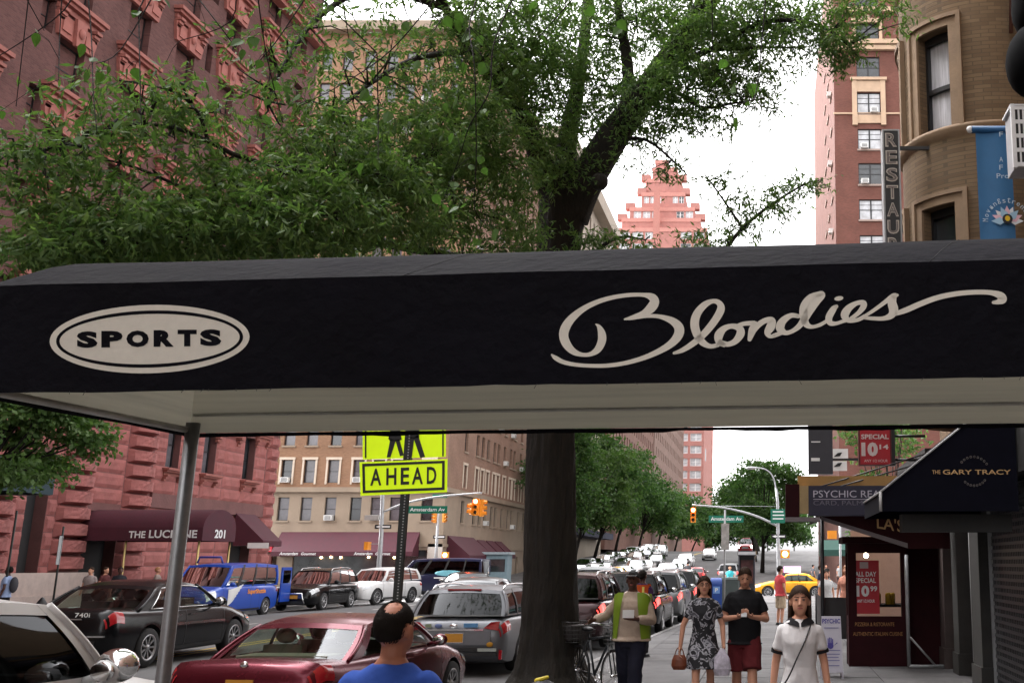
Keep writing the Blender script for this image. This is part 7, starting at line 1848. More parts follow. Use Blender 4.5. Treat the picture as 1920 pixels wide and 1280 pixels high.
person('woman in white top with black collar walking towards us with a shoulder strap', 0.235, 8.55, 0, 1.66, SKIN, cloth('white_top', (0.68, 0.66, 0.66), var=0.06), cloth('dark_skirt', (0.012, 0.012, 0.016)), 'long', HAIRN, merge(walkA, dict(elL=(.205, .03, 1.13), wrL=(.24, -.02, .87), elR=(-.205, .05, 1.13), wrR=(-.235, .04, .87))), vox=0.007, female=True, bottoms='pants', sleeve=0.52, extra=girl_x, hem=0.87, build=0.88)
# couple
DR = mat('dress_print', (0.02, 0.02, 0.025), 0.8)
def dress_nodes(m):
    nt = m.node_tree; N, L = nt.nodes, nt.links; b = N['Principled BSDF']
    tc = N.new('ShaderNodeTexCoord'); nz = N.new('ShaderNodeTexNoise'); nz.inputs['Scale'].default_value = 9; nz.inputs['Detail'].default_value = 2; nz.inputs['Distortion'].default_value = 1.5
    L.new(tc.outputs['Object'], nz.inputs[0]); rp = N.new('ShaderNodeValToRGB'); rp.color_ramp.interpolation = 'CONSTANT'
    rp.color_ramp.elements[0].color = (0.012, 0.012, 0.016, 1); rp.color_ramp.elements[1].position = 0.52; rp.color_ramp.elements[1].color = (0.36, 0.36, 0.40, 1)
    e = rp.color_ramp.elements.new(0.60); e.color = (0.10, 0.10, 0.12, 1)
    L.new(nz.outputs['Fac'], rp.inputs[0]); L.new(rp.outputs[0], b.inputs['Base Color'])
dress_nodes(DR)
def gls(t, J, hp):
    g = MB()
    for sg in (-1, 1): g.tube([hp(sg * .031 + .024 * cos(k * pi / 6), -.092, 1.648 + .019 * sin(k * pi / 6)) for k in range(13)], .0025, 5, cap=False)
    g.tube([hp(-.008, -.094, 1.65), hp(.008, -.094, 1.65)], .0025, 5); g.build('glasses', BLACK, t)
person('woman in black and grey patterned dress walking beside the man with phone', -0.84, 13.35, radians(4), 1.68, SKIN, DR, None, 'long', HAIRN, merge(walkB, dict(elR=(-.27, .02, 1.13), wrR=(-.30, -.02, .87), elL=(.245, .03, 1.13), wrL=(.26, -.06, .89))), vox=0.009, female=True, tops='dress', bottoms=None, sleeve=0.55, extra=gls, hem=0.60, build=0.94)
person('man in black shirt and maroon shorts looking at his phone', -0.335, 13.7, radians(2), 1.79, SKIN, cloth('black', (0.010, 0.010, 0.012)), cloth('maroon_shorts', srgb(94, 34, 38)), 'short', HAIRN, merge(walkA, dict(elL=(.27, .0, 1.12), wrL=(.075, -.255, 1.16), elR=(-.27, .0, 1.12), wrR=(-.075, -.255, 1.16), hdL=(-.45, -.75, .3), hdR=(.45, -.75, .3), pnL=(0, 0, 1), pnR=(0, 0, 1), curl=0.8)), vox=0.009, bottoms='shorts', build=1.13, nod=radians(22), sleeve=0.62, hem=0.82)
ph = MB(); ph.b2((-.036, -.006, -.066), (.036, .006, .066)); ph.b2((-.032, .0062, -.058), (.032, .0075, .058), 1); pho = ph.build('phone', [mat('phone_case', (0.5, 0.5, 0.52), 0.4), BLACK]); pho.location = (-0.335, 13.7 - 0.36, 1.235); pho.rotation_euler = (radians(-50), 0, 0)
tag(pho, 'small phone held in both hands by the man in black', 'phone')
# brown handbag and white carrier bag
bg_ = thing('handbag', 'brown leather handbag hanging from the hand of the woman in the dress', 'bag', (-1.135, 13.3, 0.56)); bg_.scale = (.74, .74, .74)
LEA = mat('brown_leather', srgb(112, 56, 32), 0.5, var=0.2, scale=10)
m = MB(); rings(m, [(0.0, .10, .05), (.06, .135, .07), (.16, .125, .06), (.24, .09, .03)], 16); m.build('pouch', LEA, bg_)
MB().tube(spline([(-.08, 0, .22), (-.05, 0, .32), (.0, 0, .36), (.05, 0, .32), (.08, 0, .22)], 4), .009, 6).build('strap', LEA, bg_)
wb_ = thing('carrier_bag', 'pale patterned carrier bag between the couple', 'bag', (-0.60, 13.2, 0.5)); wb_.scale = (.72, .72, .8)
m = MB(); rings(m, [(0.0, .12, .045), (.10, .16, .075), (.25, .13, .06), (.36, .06, .025), (.40, .03, .015)], 16); m.build('pouch', mat('bag_white', srgb(196, 190, 204), 0.6, var=0.4, scale=9), wb_)
# workers
def vestx(col, name='safety_vest', band=None):
    def f(t, J, hp):
        for sg in (-1, 1):
            B = J['B']; rx, ry = .196 * B, .148 * B
            s = MB(); s.grid(lambda a, b: Vector((sg * rx * sin(.72 + 1.0 * b - .35 * a), -ry * cos(.72 + 1.0 * b - .35 * a) * (1 - .35 * max(0, a - .75) * 4), .86 + .62 * a - .10 * max(0, b - .4) * max(0, a - .6) * 2.5)), 12, 8)
            v = s.build('vest_panel', col, t)
        s = MB(); s.grid(lambda a, b: Vector((J['B'] * .2 * sin((a - .5) * 2.9), J['B'] * .15 * cos((a - .5) * 2.9), .86 + .6 * b)), 10, 4); s.build('vest_back', col, t)
        if band:
            for x in (-.09, .09): MB().b2((x - .025, .148, .92), (x + .025, .156, 1.42)).build('reflective_band', band, t)
    return f
HV = mat('high_vis', srgb(120, 148, 32), 0.6, var=0.08); OV = mat('orange_vis', srgb(206, 84, 24), 0.6, var=0.08); BAND = mat('reflective', srgb(236, 222, 120), 0.4)
def wk(t, J, hp):
    vestx(HV)(t, J, hp)
    p = MB(); p.b2((-.03, -.40, 1.17), (.12, -.385, 1.27)); p.build('paper', WHITE, t)
person('worker in cap and yellow high visibility vest walking beside the tree', -1.83, 14.0, radians(-6), 1.74, SKIN3, cloth('beige_shirt', srgb(176, 158, 142)), cloth('dark_jeans', (0.014, 0.015, 0.028)), 'cap', mat('cap_black', (0.012, 0.012, 0.013), 0.7), merge(walkA, dict(elR=(-.36, .02, 1.18), wrR=(-.47, -.16, 1.13), elL=(.27, -.02, 1.12), wrL=(.12, -.28, 1.15), hdL=(-.7, -.6, .2))), vox=0.010, build=1.28, sleeve=1.7, extra=wk)
person('second worker in orange vest bending beside the black vehicle', -2.62, 21.6, radians(160), 1.70, SKIN3, cloth('purple', (0.05, 0.02, 0.07)), cloth('dark_work', (0.02, 0.02, 0.025)), 'short', HAIRB, None, vox=0.013, extra=vestx(OV, band=BAND), face=False)
# people farther on
def far(label, X, Y, rz, h, sk, tc_, bc_, **kw): return person(label, X, Y, rz, h, sk, tc_, bc_, vox=0.016, face=False, **kw)
far('man in red shirt and khaki shorts standing by the crossing', 0.30, 32.4, radians(125), 1.76, SKIN, cloth('coral', srgb(206, 84, 88)), cloth('khaki', srgb(196, 176, 150)), bottoms='shorts', hairm=HAIRB)
far('man in navy shirt beyond the cafe post', 1.72, 35.5, radians(70), 1.80, SKIN, cloth('navy', (0.02, 0.024, 0.05)), cloth('tan_shorts', srgb(170, 140, 116)), bottoms='shorts', hairm=HAIRN)
far('woman in peach top next to the cafe front', 2.05, 28.6, radians(-20), 1.78, SKIN, cloth('peach', srgb(214, 150, 128)), cloth('jeans', (0.03, 0.035, 0.06)), hair='long', hairm=mat('hair_fair', srgb(160, 110, 70), 0.5), female=True)
far('person in white shirt behind the black cafe barrier', 1.66, 31.5, radians(10), 1.62, SKIN, cloth('white', (0.6, 0.6, 0.6)), cloth('grey', (0.1, 0.1, 0.1)), hair='short', hairm=HAIRN)
far('walker with grey backpack on the left pavement by the hotel', -22.9, 31.6, radians(-75), 1.74, SKIN3, cloth('pale_blue', srgb(150, 168, 205)), cloth('black_trousers', (0.012, 0.012, 0.015)), hair='short', pose=walkA, extra=lambda t, J, hp: MB().ball((0, .19, 1.22), (.15, .11, .24), 14).build('backpack', cloth('grey_pack', (0.06, 0.06, 0.07)), t))
far('person in pink at the tan house corner', -23.4, 79.5, 0, 1.65, SKIN, cloth('pink', srgb(236, 110, 190)), cloth('dark2', (0.02, 0.02, 0.03)), hair='short', hairm=mat('hat_white', (0.7, 0.7, 0.7), 0.7), z=0.0)
far('person in teal shirt at the far end of the crossing', -2.3, 59.4, 0, 1.70, SKIN, cloth('teal', srgb(72, 186, 196)), cloth('dark3', (0.03, 0.03, 0.04)), hair='short')
for k, (x, y, c, n_) in enumerate(((-23.4, 36.2, (0.3, 0.25, 0.24), 'beige'), (-23.0, 37.2, (0.02, 0.02, 0.025), 'black'), (-24.2, 38.3, (0.10, 0.03, 0.03), 'dark red'), (-22.6, 38.8, (0.35, 0.28, 0.25), 'cream'))):
    far('person in %s clothes in the group under the hotel canopy' % n_, x, y, radians(40 * k), 1.7, SKIN if k != 1 else SKIN3, cloth('crowd%d' % k, c), cloth('dark4', (0.02, 0.02, 0.025)), hair='short', hairm=(HAIRN, HAIRB, HAIRN, mat('hair_fair', srgb(160, 110, 70), 0.5))[k], group='people at the hotel entrance')
for k, (x, y, n_, c) in enumerate(((4.4, 83.2, 'black', (0.02, 0.02, 0.02)), (5.4, 83.6, 'white', (0.5, 0.5, 0.5)), (3.4, 84.0, 'grey', (0.12, 0.12, 0.13)))):
    far('person in %s at the corner below the green awning' % n_, x, y, radians(60 * k), 1.72, SKIN, cloth('corner%d' % k, c), cloth('dark4', (0.02, 0.02, 0.025)), hair='short', group='people under the green awning')

# ================================================================ street furniture
# school crossing sign
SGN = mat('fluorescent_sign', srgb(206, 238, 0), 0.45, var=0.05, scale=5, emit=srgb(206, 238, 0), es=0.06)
sg_ = thing('crossing_sign', 'fluorescent yellow green AHEAD crossing sign on a perforated black post', 'sign', (0, 0, 0))
GY = 9.2
def gp(px, py, off=0.0): return atY(px, py, GY - off)
def plate_poly(pts, m, name, off, th=0.004):
    mb = MB(); P = [gp(x, y, off) for x, y in pts]; mb.prism(P, (0, th, 0)); return mb.build(name, m, sg_)
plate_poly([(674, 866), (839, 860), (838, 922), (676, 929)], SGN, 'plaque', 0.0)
def frame_(o, w, m, off, name):
    V = [gp(*p, off) for p in o]; c = sum(V, Vector()) / 4
    inn = [gp(p[0] + (w if p[0] < 757 else -w), p[1] + (w if p[1] < 894 else -w), off) for p in o]
    mb = MB(); mb.add(V + inn, [(k, (k + 1) % 4, 4 + (k + 1) % 4, 4 + k) for k in range(4)]); return mb.build(name, m, sg_)
frame_([(679, 869), (834, 863), (833.5, 918), (680, 924)], 5, BLACK, 0.006, 'border')
for ch, a, b in (('A', 694, 715), ('H', 724, 743), ('E', 751, 767), ('A', 772, 793), ('D', 800, 818)):
    yb = 910 - (a - 694) * 0.028; yt = 878 - (a - 694) * 0.03
    A_ = gp(a, yb, 0.007); B_ = gp(b, yb - 0.6, 0.007); C_ = gp(a + 0.5, yt, 0.007)
    lettering('lettering', ch, BLACK, A_, (B_ - A_).normalized(), (C_ - A_).normalized(), (B_ - A_).length, (C_ - A_).length, sg_, 0.022)
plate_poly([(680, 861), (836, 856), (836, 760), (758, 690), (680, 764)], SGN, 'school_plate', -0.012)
bd_ = MB()
for (a, b, c, d) in ((684, 858, 687, 764), (829, 855, 832, 764)):
    bd_.add([gp(a, b, -0.004), gp(c, b, -0.004), gp(c, d, -0.004), gp(a, d, -0.004)], [(0, 1, 2, 3)])
bd_.build('border', BLACK, sg_)
def sil(polys, name):
    mb = MB()
    for q in polys: mb.add([gp(x, y, -0.003) for x, y in q], [tuple(range(len(q)))])
    mb.build(name, BLACK, sg_)
sil([[(733, 800), (750, 800), (753, 824), (748, 826), (731, 826), (728, 822)], [(732, 822), (742, 826), (732, 857), (725, 857)], [(741, 824), (749, 823), (757, 853), (750, 855)]], 'walking_child')
sil([[(768, 790), (786, 790), (786, 820), (767, 822)], [(768, 818), (777, 820), (772, 858), (763, 858)], [(775, 820), (784, 815), (797, 856), (788, 858)]], 'walking_adult')
pp = gp(757, 930); pz = gp(757, 800).z + 0.35
po = MB(); po.b2((pp.x - 0.032, GY + 0.004, -0.02), (pp.x + 0.032, GY + 0.06, pz))
po.build('post', mat('post_dark_green', (0.012, 0.016, 0.014), 0.5), sg_)
hm_ = MB()
for k in range(int(pz / 0.0254 / 1.0)): hm_.b2((pp.x + 0.004, GY + 0.0015, 0.02 + k * 0.0254), (pp.x + 0.016, GY + 0.0035, 0.031 + k * 0.0254))
hm_.build('punched_holes', mat('hole_light', (0.35, 0.36, 0.36), 0.6), sg_)['kind'] = 'stuff'

# signals
LAMPR = mat('lamp_red_lit', (0.9, 0.1, 0.05), 0.3, emit=(1.0, 0.12, 0.05), es=14, var=0)
LAMPA = mat('lamp_amber_lit', (0.9, 0.5, 0.1), 0.3, emit=(1.0, 0.5, 0.12), es=7, var=0)
LENS = mat('lamp_off', (0.02, 0.02, 0.02), 0.25)
def signal_head(parent, loc, rz, lit=None, n=3, s=1.0, hood=True):
    h = MB(); h.b2((-0.17 * s, 0, -0.17 * n * s), (0.17 * s, 0.2 * s, 0.17 * n * s)); o = h.build('signal_head', ORANGE, parent, loc=loc, rot=(0, 0, rz))
    for k in range(n):
        z = (n - 1 - 2 * k) * 0.165 * s
        l = MB(); l.lathe([(0.001, -0.012), (0.11 * s, -0.006), (0.12 * s, 0.0)], (0, 0, z), 'Y', 16); l.build('lens', LENS if lit != k else (LAMPR if k == 0 else LAMPA), o)
        if hood: q = MB(); q.lathe([(0.13 * s, -0.2 * s), (0.13 * s, 0.0)], (0, 0, z), 'Y', 14, a0=-pi * 0.75, a1=pi * 0.75); q.build('hood', ORANGE, o)
    return o
def ped_head(parent, loc, rz, lit=True):
    h = MB(); h.b2((-0.26, 0, -0.23), (0.26, 0.22, 0.23)); o = h.build('pedestrian_signal', ORANGE, parent, loc=loc, rot=(0, 0, rz))
    if lit:
        l = MB(); l.lathe([(0.001, -0.02), (0.14, -0.012), (0.16, -0.004)], (0, 0, 0), 'Y', 14); l.build('lens', LAMPA, o)
    return o
def name_sign(parent, p0, p1, Y, txt, m=GREENSIGN, off=None):
    a, b = atY(*p0, Y), atY(*p1, Y); L_ = parent.location
    s = MB(); s.b2((a.x - L_.x, Y - L_.y, b.z), (b.x - L_.x, Y - L_.y + 0.03, a.z)); o = s.build('name_plate', m, parent)
    w, h = b.x - a.x, a.z - b.z
    lettering('lettering', txt, WHITE, (a.x - L_.x + w * 0.06, Y - L_.y - 0.012, b.z + h * 0.28), (1, 0, 0), (0, 0, 1), w * 0.88, h * 0.5, o, 0.01)
    return o
def arrow_sign(parent, c, Y, w=0.9, h=0.3, left=True):
    p = atY(*c, Y); L_ = parent.location; x, y, z = p.x - L_.x, Y - L_.y - 0.08, p.z
    s = MB(); s.b2((x - w / 2, y, z - h / 2), (x + w / 2, y + 0.02, z + h / 2)); o = s.build('one_way_plate', BLACK, parent)
    k = -1 if left else 1
    MB().prism([(x + k * w * 0.44, y - 0.01, z), (x + k * w * 0.2, y - 0.01, z + h * 0.36), (x + k * w * 0.2, y - 0.01, z + h * 0.2), (x - k * w * 0.42, y - 0.01, z + h * 0.2), (x - k * w * 0.42, y - 0.01, z - h * 0.2), (x + k * w * 0.2, y - 0.01, z - h * 0.2), (x + k * w * 0.2, y - 0.01, z - h * 0.36)], (0, 0.008, 0)).build('arrow', WHITE, o)
# right corner: lamp post with long mast arm
X0, Y0 = atY(1460, 1000, 60.4).x, 60.4
s1_ = thing('signal_pole', 'lamp post with red signal on a long mast arm at the right corner', 'traffic signal', (X0, Y0, 0))
def lp_(px, py): p = atY(px, py, Y0); return (p.x - X0, 0, p.z)
MB().tube([(0, 0, 0), (0, 0, 1.0), lp_(1459, 1010), lp_(1458, 940), lp_(1455, 915)], [0.16, 0.12, 0.1, 0.085, 0.075], 12).lathe([(0.28, 0), (0.26, 0.35), (0.15, 0.8)], n=12).build('pole', GALV, s1_)
MB().tube(spline([lp_(1456, 925), lp_(1450, 895), lp_(1436, 880), lp_(1415, 876)], 6), 0.04, 8).build('lamp_arm', GALV, s1_)
MB().ball(lp_(1408, 877), (0.35, 0.16, 0.09), 12).build('lamp_head', GALV, s1_)
MB().tube(spline([lp_(1459, 986), lp_(1415, 966), lp_(1360, 952), lp_(1298, 946)], 6), [0.075 - 0.0018 * k for k in range(19)], 8).build('mast_arm', GALV, s1_)
MB().tube([lp_(1462, 949), lp_(1340, 948)], 0.012, 5).build('span_wire', GALV, s1_)
q = lp_(1300, 965); signal_head(s1_, (q[0], -0.1, q[2]), 0, 0, s=0.85)
name_sign(s1_, (1329, 966), (1394, 979), Y0 - 0.1, 'Amsterdam Av')
a_, b_ = atY(1445, 954, Y0 - .15), atY(1472, 980, Y0 - .15)
MB().b2((a_.x - X0, -.15, b_.z), (b_.x - X0, -.12, a_.z)).build('guide_plate', GREENSIGN, s1_)
for k in range(3): MB().b2((a_.x - X0 + .12, -.158, a_.z - .18 - k * .2), (b_.x - X0 - .1 + .05 * (k % 2), -.152, a_.z - .11 - k * .2)).build('white_line', WHITE, s1_)
arrow_sign(s1_, (1460, 1005), Y0, 0.85, 0.22)
q = lp_(1472, 1038); ped_head(s1_, (q[0], -0.1, q[2]), 0)
q = lp_(1545, 1002)
# pedestrian signal by the cafe post
s2_ = thing('pedestrian_signal_post', 'slim post with yellow pedestrian signal box right of the cafe post', 'traffic signal', (atY(1568, 1002, 60).x, 60, 0))
MB().tube([(0.22, 0, 0), (0.22, 0, 4.4)], 0.07, 10).build('pole', GALV, s2_); q = atY(1560, 1002, 60); ped_head(s2_, (q.x - s2_.location.x, 0, q.z), pi, False)
# left near corner
X1, Y1 = atY(716, 1000, 60.2).x, 60.2
s3_ = thing('signal_pole', 'grey signal pole with mast arm and amber cluster at the left corner', 'traffic signal', (X1, Y1, 0))
def l3(px, py): p = atY(px, py, Y1); return (p.x - X1, 0, p.z)
MB().tube([(0, 0, 0), l3(715, 1000), l3(718, 905), l3(720, 878)], [0.15, 0.12, 0.1, 0.09], 12).build('pole', GALV, s3_)
MB().tube(spline([l3(717, 960), l3(760, 943), l3(820, 931), l3(903, 924)], 6), 0.06, 8).build('mast_arm', GALV, s3_)
q = l3(893, 950); signal_head(s3_, (q[0], -0.12, q[2]), 0, 0, 3, 0.95); signal_head(s3_, (q[0] + 0.38, 0.15, q[2] - 0.05), pi / 2, None, 3, 0.95); signal_head(s3_, (q[0] - 0.36, 0.1, q[2] - 0.1), -pi / 3, None, 2, 0.95)
name_sign(s3_, (765, 948), (838, 962), Y1 - 0.1, 'Amsterdam Av'); arrow_sign(s3_, (719, 987), Y1, 0.95, 0.24); 
q = l3(697, 970); MB().b2((q[0] - 0.4, -0.05, q[2] - 0.14), (q[0] + 0.4, -0.02, q[2] + 0.14)).build('sign_back', mat('sign_grey', (0.4, 0.38, 0.36), 0.5), s3_)
q = l3(694, 1023); ped_head(s3_, (q[0], -0.1, q[2]), pi / 2, False); MB().b2((q[0], 0.0, q[2] + 0.1), (-0.02, 0.05, q[2] + 0.14)).build('bracket', GALV, s3_)
# left far corner
X2, Y2 = atY(821, 1000, 81.8).x, 81.8
s4_ = thing('signal_pole', 'thin signal pole with lit walk signal in front of the tan house corner', 'traffic signal', (X2, Y2, 0))
def l4(px, py): p = atY(px, py, Y2); return (p.x - X2, 0, p.z)
MB().tube([(0, 0, 0), l4(822, 960)], [0.14, 0.1], 10).build('pole', GALV, s4_)
q = l4(822, 970); signal_head(s4_, (q[0] - 0.3, -0.12, q[2]), -pi / 4, None, 3, 0.8); signal_head(s4_, (q[0] + 0.55, -0.1, q[2] + 0.05), pi / 3, None, 3, 0.8)
a_, b_ = atY(812, 926, Y2), atY(839, 933, Y2); MB().b2((a_.x - X2, -.1, b_.z), (b_.x - X2, -.07, a_.z)).build('name_plate', GREENSIGN, s4_); arrow_sign(s4_, (824, 1006), Y2, 0.95, 0.26); q = l4(835, 1040); ped_head(s4_, (q[0], -0.1, q[2]), 0)
# parking sign posts by the hotel
for k, (px, Y) in enumerate(((109, 33.5), (16, 31.5))):
    p = atY(px, 1060, Y); t = thing('parking_sign', ('parking sign post seen edge on in front of the hotel plinth', 'thin signless post at the far left edge before the hotel')[k], 'sign', (p.x, p.y, 0))
    MB().tube([(0, 0, 0), (0, 0, 3.0 if k == 0 else 3.4)], 0.03, 6).build('post', mat('post_dark_green', (0.012, 0.016, 0.014), 0.5), t)
    if k == 0: MB().box((0, -0.04, 2.25), (0.12, 0.02, 0.9), rz=1.2).build('plate', GALV, t)
# hydrant by the hotel
hy = thing('fire_hydrant', 'small black hydrant beside the walker with the backpack', 'hydrant', (atY(80, 1118, 31.5).x, 31.5, 0))
MB().lathe([(0.16, 0), (0.16, 0.06), (0.11, 0.08), (0.11, 0.6), (0.14, 0.62), (0.14, 0.68), (0.1, 0.75), (0.04, 0.84), (0, 0.86)], n=14).build('barrel', BLACK, hy); MB().tube([(-0.2, 0, 0.45), (0.2, 0, 0.45)], 0.06, 8).build('outlet', BLACK, hy)

# bicycle with wire basket leaning by the tree
bk = thing('bicycle', 'black city bicycle with wire baskets leaning near the tree', 'bicycle', (-2.45, 15.0, 0.0), radians(38))
def wheel_b(y, name):
    w = MB(); n = 36; R_ = 0.34
    w.tube([(0, y + R_ * cos(2 * pi * k / n), 0.35 + R_ * sin(2 * pi * k / n)) for k in range(n + 1)], 0.018, 6, 0, False); o = w.build('wheel', TYRE, bk)
    s = MB()
    for k in range(20): s.tube([(0, y, 0.35), (0, y + 0.32 * cos(2 * pi * k / 20), 0.35 + 0.32 * sin(2 * pi * k / 20))], 0.0016, 4)
    s.tube([(0, y + 0.318 * cos(2 * pi * k / n), 0.35 + 0.318 * sin(2 * pi * k / n)) for k in range(n + 1)], 0.009, 5, 0, False); s.tube([(-0.05, y, 0.35), (0.05, y, 0.35)], 0.02, 8); s.build('spokes', STEEL, o)
wheel_b(-0.52, 'front'); wheel_b(0.52, 'rear')
FR = mat('bike_frame', (0.02, 0.025, 0.03), 0.35)
f = MB(); f.tube([(0, -0.12 + 0.15, 0.32), (0, 0.24, 0.86)], 0.016, 8); f.tube([(0, 0.03, 0.32), (0, -0.36, 0.8)], 0.018, 8); f.tube([(0, 0.22, 0.8), (0, -0.37, 0.86)], 0.016, 8); f.tube([(0.03, 0.52, 0.35), (0.02, 0.22, 0.78)], 0.01, 6); f.tube([(-0.03, 0.52, 0.35), (-0.02, 0.22, 0.78)], 0.01, 6); f.tube([(0.03, 0.52, 0.35), (0.03, 0.03, 0.32)], 0.01, 6)
f.tube([(0.03, -0.52, 0.35), (0.03, -0.38, 0.76)], 0.011, 6); f.tube([(-0.03, -0.52, 0.35), (-0.03, -0.38, 0.76)], 0.011, 6); f.tube([(0, -0.38, 0.74), (0, -0.33, 0.98)], 0.016, 8); f.build('frame', FR, bk)
MB().tube(spline([(-0.29, -0.18, 1.02), (-0.22, -0.3, 1.04), (0, -0.36, 1.0), (0.22, -0.3, 1.04), (0.29, -0.18, 1.02)], 5), 0.012, 6).build('handlebar', STEEL, bk)
m = MB(); m.ball((0, 0.27, 0.93), (0.075, 0.13, 0.035), 12); m.build('saddle', BLACK, bk)
m = MB(); m.lathe([(0.09, -0.01), (0.09, 0.01), (0.07, 0.01)], (0.05, 0.03, 0.32), 'X', 20); m.tube([(0.06, 0.03, 0.32), (0.06, -0.08, 0.2)], 0.01, 6); m.build('crank', STEEL, bk)
def basket(y, z, w, d, h, name):
    b = MB()
    for k in range(6):
        zz = z + h * k / 5; s_ = 0.8 + 0.2 * k / 5
        b.tube([(-w * s_, y - d * s_, zz), (w * s_, y - d * s_, zz), (w * s_, y + d * s_, zz), (-w * s_, y + d * s_, zz), (-w * s_, y - d * s_, zz)], 0.004 if k < 5 else 0.007, 4)
    for k in range(9):
        x = -1 + 2 * k / 8
        for sy in (-1, 1): b.tube([(x * w * 0.8, y + sy * d * 0.8, z), (x * w, y + sy * d, z + h)], 0.003, 4)
        for sx_ in (-1, 1): b.tube([(sx_ * w * 0.8, y + x * d * 0.8, z), (sx_ * w, y + x * d, z + h)], 0.003, 4)
    b.build('basket', mat('wire_dark', (0.10, 0.10, 0.10), 0.35, 0.8), bk)
basket(-0.62, 0.78, 0.2, 0.15, 0.26, 'front'); basket(0.58, 0.74, 0.22, 0.2, 0.28, 'rear')
bx = thing('crate', 'dark crate on the bicycle rear rack', 'crate', (-2.81, 15.46, 0.76), radians(38))
m = MB(); m.b2((-0.16, -0.14, 0), (0.16, 0.14, 0.02)); m.b2((-0.16, -0.14, 0.02), (-0.145, 0.14, 0.2)); m.b2((0.145, -0.14, 0.02), (0.16, 0.14, 0.2)); m.b2((-0.145, -0.14, 0.02), (0.145, -0.125, 0.2)); m.b2((-0.145, 0.125, 0.02), (0.145, 0.14, 0.2)); m.build('box', mat('crate_dark', (0.05, 0.045, 0.045), 0.7), bx)
MB().b2((-0.165, -0.15, 0.2), (0.165, 0.15, 0.215)).build('rim', mat('crate_rim', (0.06, 0.05, 0.05), 0.7), bx)

# psychic board on the pavement
af = thing('pavement_board', 'white folding pavement board with purple hand and lettering', 'sign', (atY(1560, 1210, 17.6).x, 17.6, 0))
WB = mat('board_white', srgb(196, 192, 204), 0.6, var=0.06); PUR = mat('purple_print', srgb(64, 56, 140), 0.6)
m = MB(); m.prism([(-0.18, 0, 0.1), (0.18, 0, 0.1), (0.16, 0.16, 0.98), (-0.16, 0.16, 0.98)], (0, 0.02, 0)); m.build('front_panel', WB, af)
m = MB(); m.prism([(-0.18, 0.4, 0.1), (0.18, 0.4, 0.1), (0.16, 0.19, 0.98), (-0.16, 0.19, 0.98)], (0, 0.02, 0)); m.build('back_panel', WB, af)
for x in (-0.17, 0.17):
    for y in (0.01, 0.41): MB().b2((x - 0.015, y - 0.01, 0), (x + 0.015, y + 0.015, 0.11)).build('leg', WB, af)
up_ = Vector((0, 0.179, 0.984))
def aft(s_, x, z, w, h, bold=0.01): lettering('lettering', s_, PUR, Vector((x, -0.006, 0.1)) + up_ * (z - 0.1), (1, 0, 0), up_, w, h, af, bold)
aft('PSYCHIC', -0.15, 0.88, 0.30, 0.075, 0.03)
for k, (z, w) in enumerate(((0.80, 0.24), (0.44, 0.28), (0.38, 0.26), (0.33, 0.22), (0.28, 0.25), (0.2, 0.24))):
    MB().prism([Vector((-w / 2, -0.006, 0.1)) + up_ * (z - 0.1), Vector((w / 2, -0.006, 0.1)) + up_ * (z - 0.1), Vector((w / 2, -0.006, 0.1)) + up_ * (z - 0.085), Vector((-w / 2, -0.006, 0.1)) + up_ * (z - 0.085)], (0, 0.003, 0)).build('text_line', mat('dim_print', srgb(120, 116, 160), 0.6), af)
hm2 = MB(); base = Vector((-0.02, -0.007, 0.1)) + up_ * 0.42
hm2.add([base + Vector((0.05 * cos(2 * pi * k / 14), 0, 0)) + up_ * (0.05 * sin(2 * pi * k / 14)) for k in range(14)], [tuple(range(14))])
for k, (x, L_) in enumerate(((-0.038, 0.09), (-0.013, 0.105), (0.012, 0.1), (0.036, 0.08))):
    a = base + Vector((x, -0.0005, 0)) + up_ * 0.03; hm2.add([a + Vector((-0.01, 0, 0)), a + Vector((0.01, 0, 0)), a + Vector((0.008, 0, 0)) + up_ * L_, a + Vector((-0.008, 0, 0)) + up_ * L_], [(0, 1, 2, 3)])
a = base + Vector((0.035, -0.001, 0)); hm2.add([a + up_ * -0.02, a + Vector((0.02, 0, 0)), a + Vector((0.085, 0, 0)) + up_ * 0.045, a + Vector((0.07, 0, 0)) + up_ * 0.055], [(0, 1, 2, 3)])
hm2.build('hand_symbol', PUR, af)
# black cafe barrier
bb = thing('cafe_barrier', 'black canvas cafe barrier on the pavement beyond the board', 'barrier', (1.25, 25.2, 0))
m = MB(); m.grid(lambda a, b: (0.75 * a - 0.02, 0.05 * sin(a * 6), 0.1 + 0.95 * b), 8, 2); m.grid(lambda a, b: (-0.02, 3.2 * a, 0.1 + 0.95 * b), 4, 2); m.build('canvas', mat('black_sheet', (0.012, 0.012, 0.014), 0.5), bb)
for x, y in ((-0.03, 0), (0.74, 0.02), (-0.03, 3.2)): MB().tube([(x, y, 0), (x, y, 1.12)], 0.025, 8).build('post', BLACK, bb)
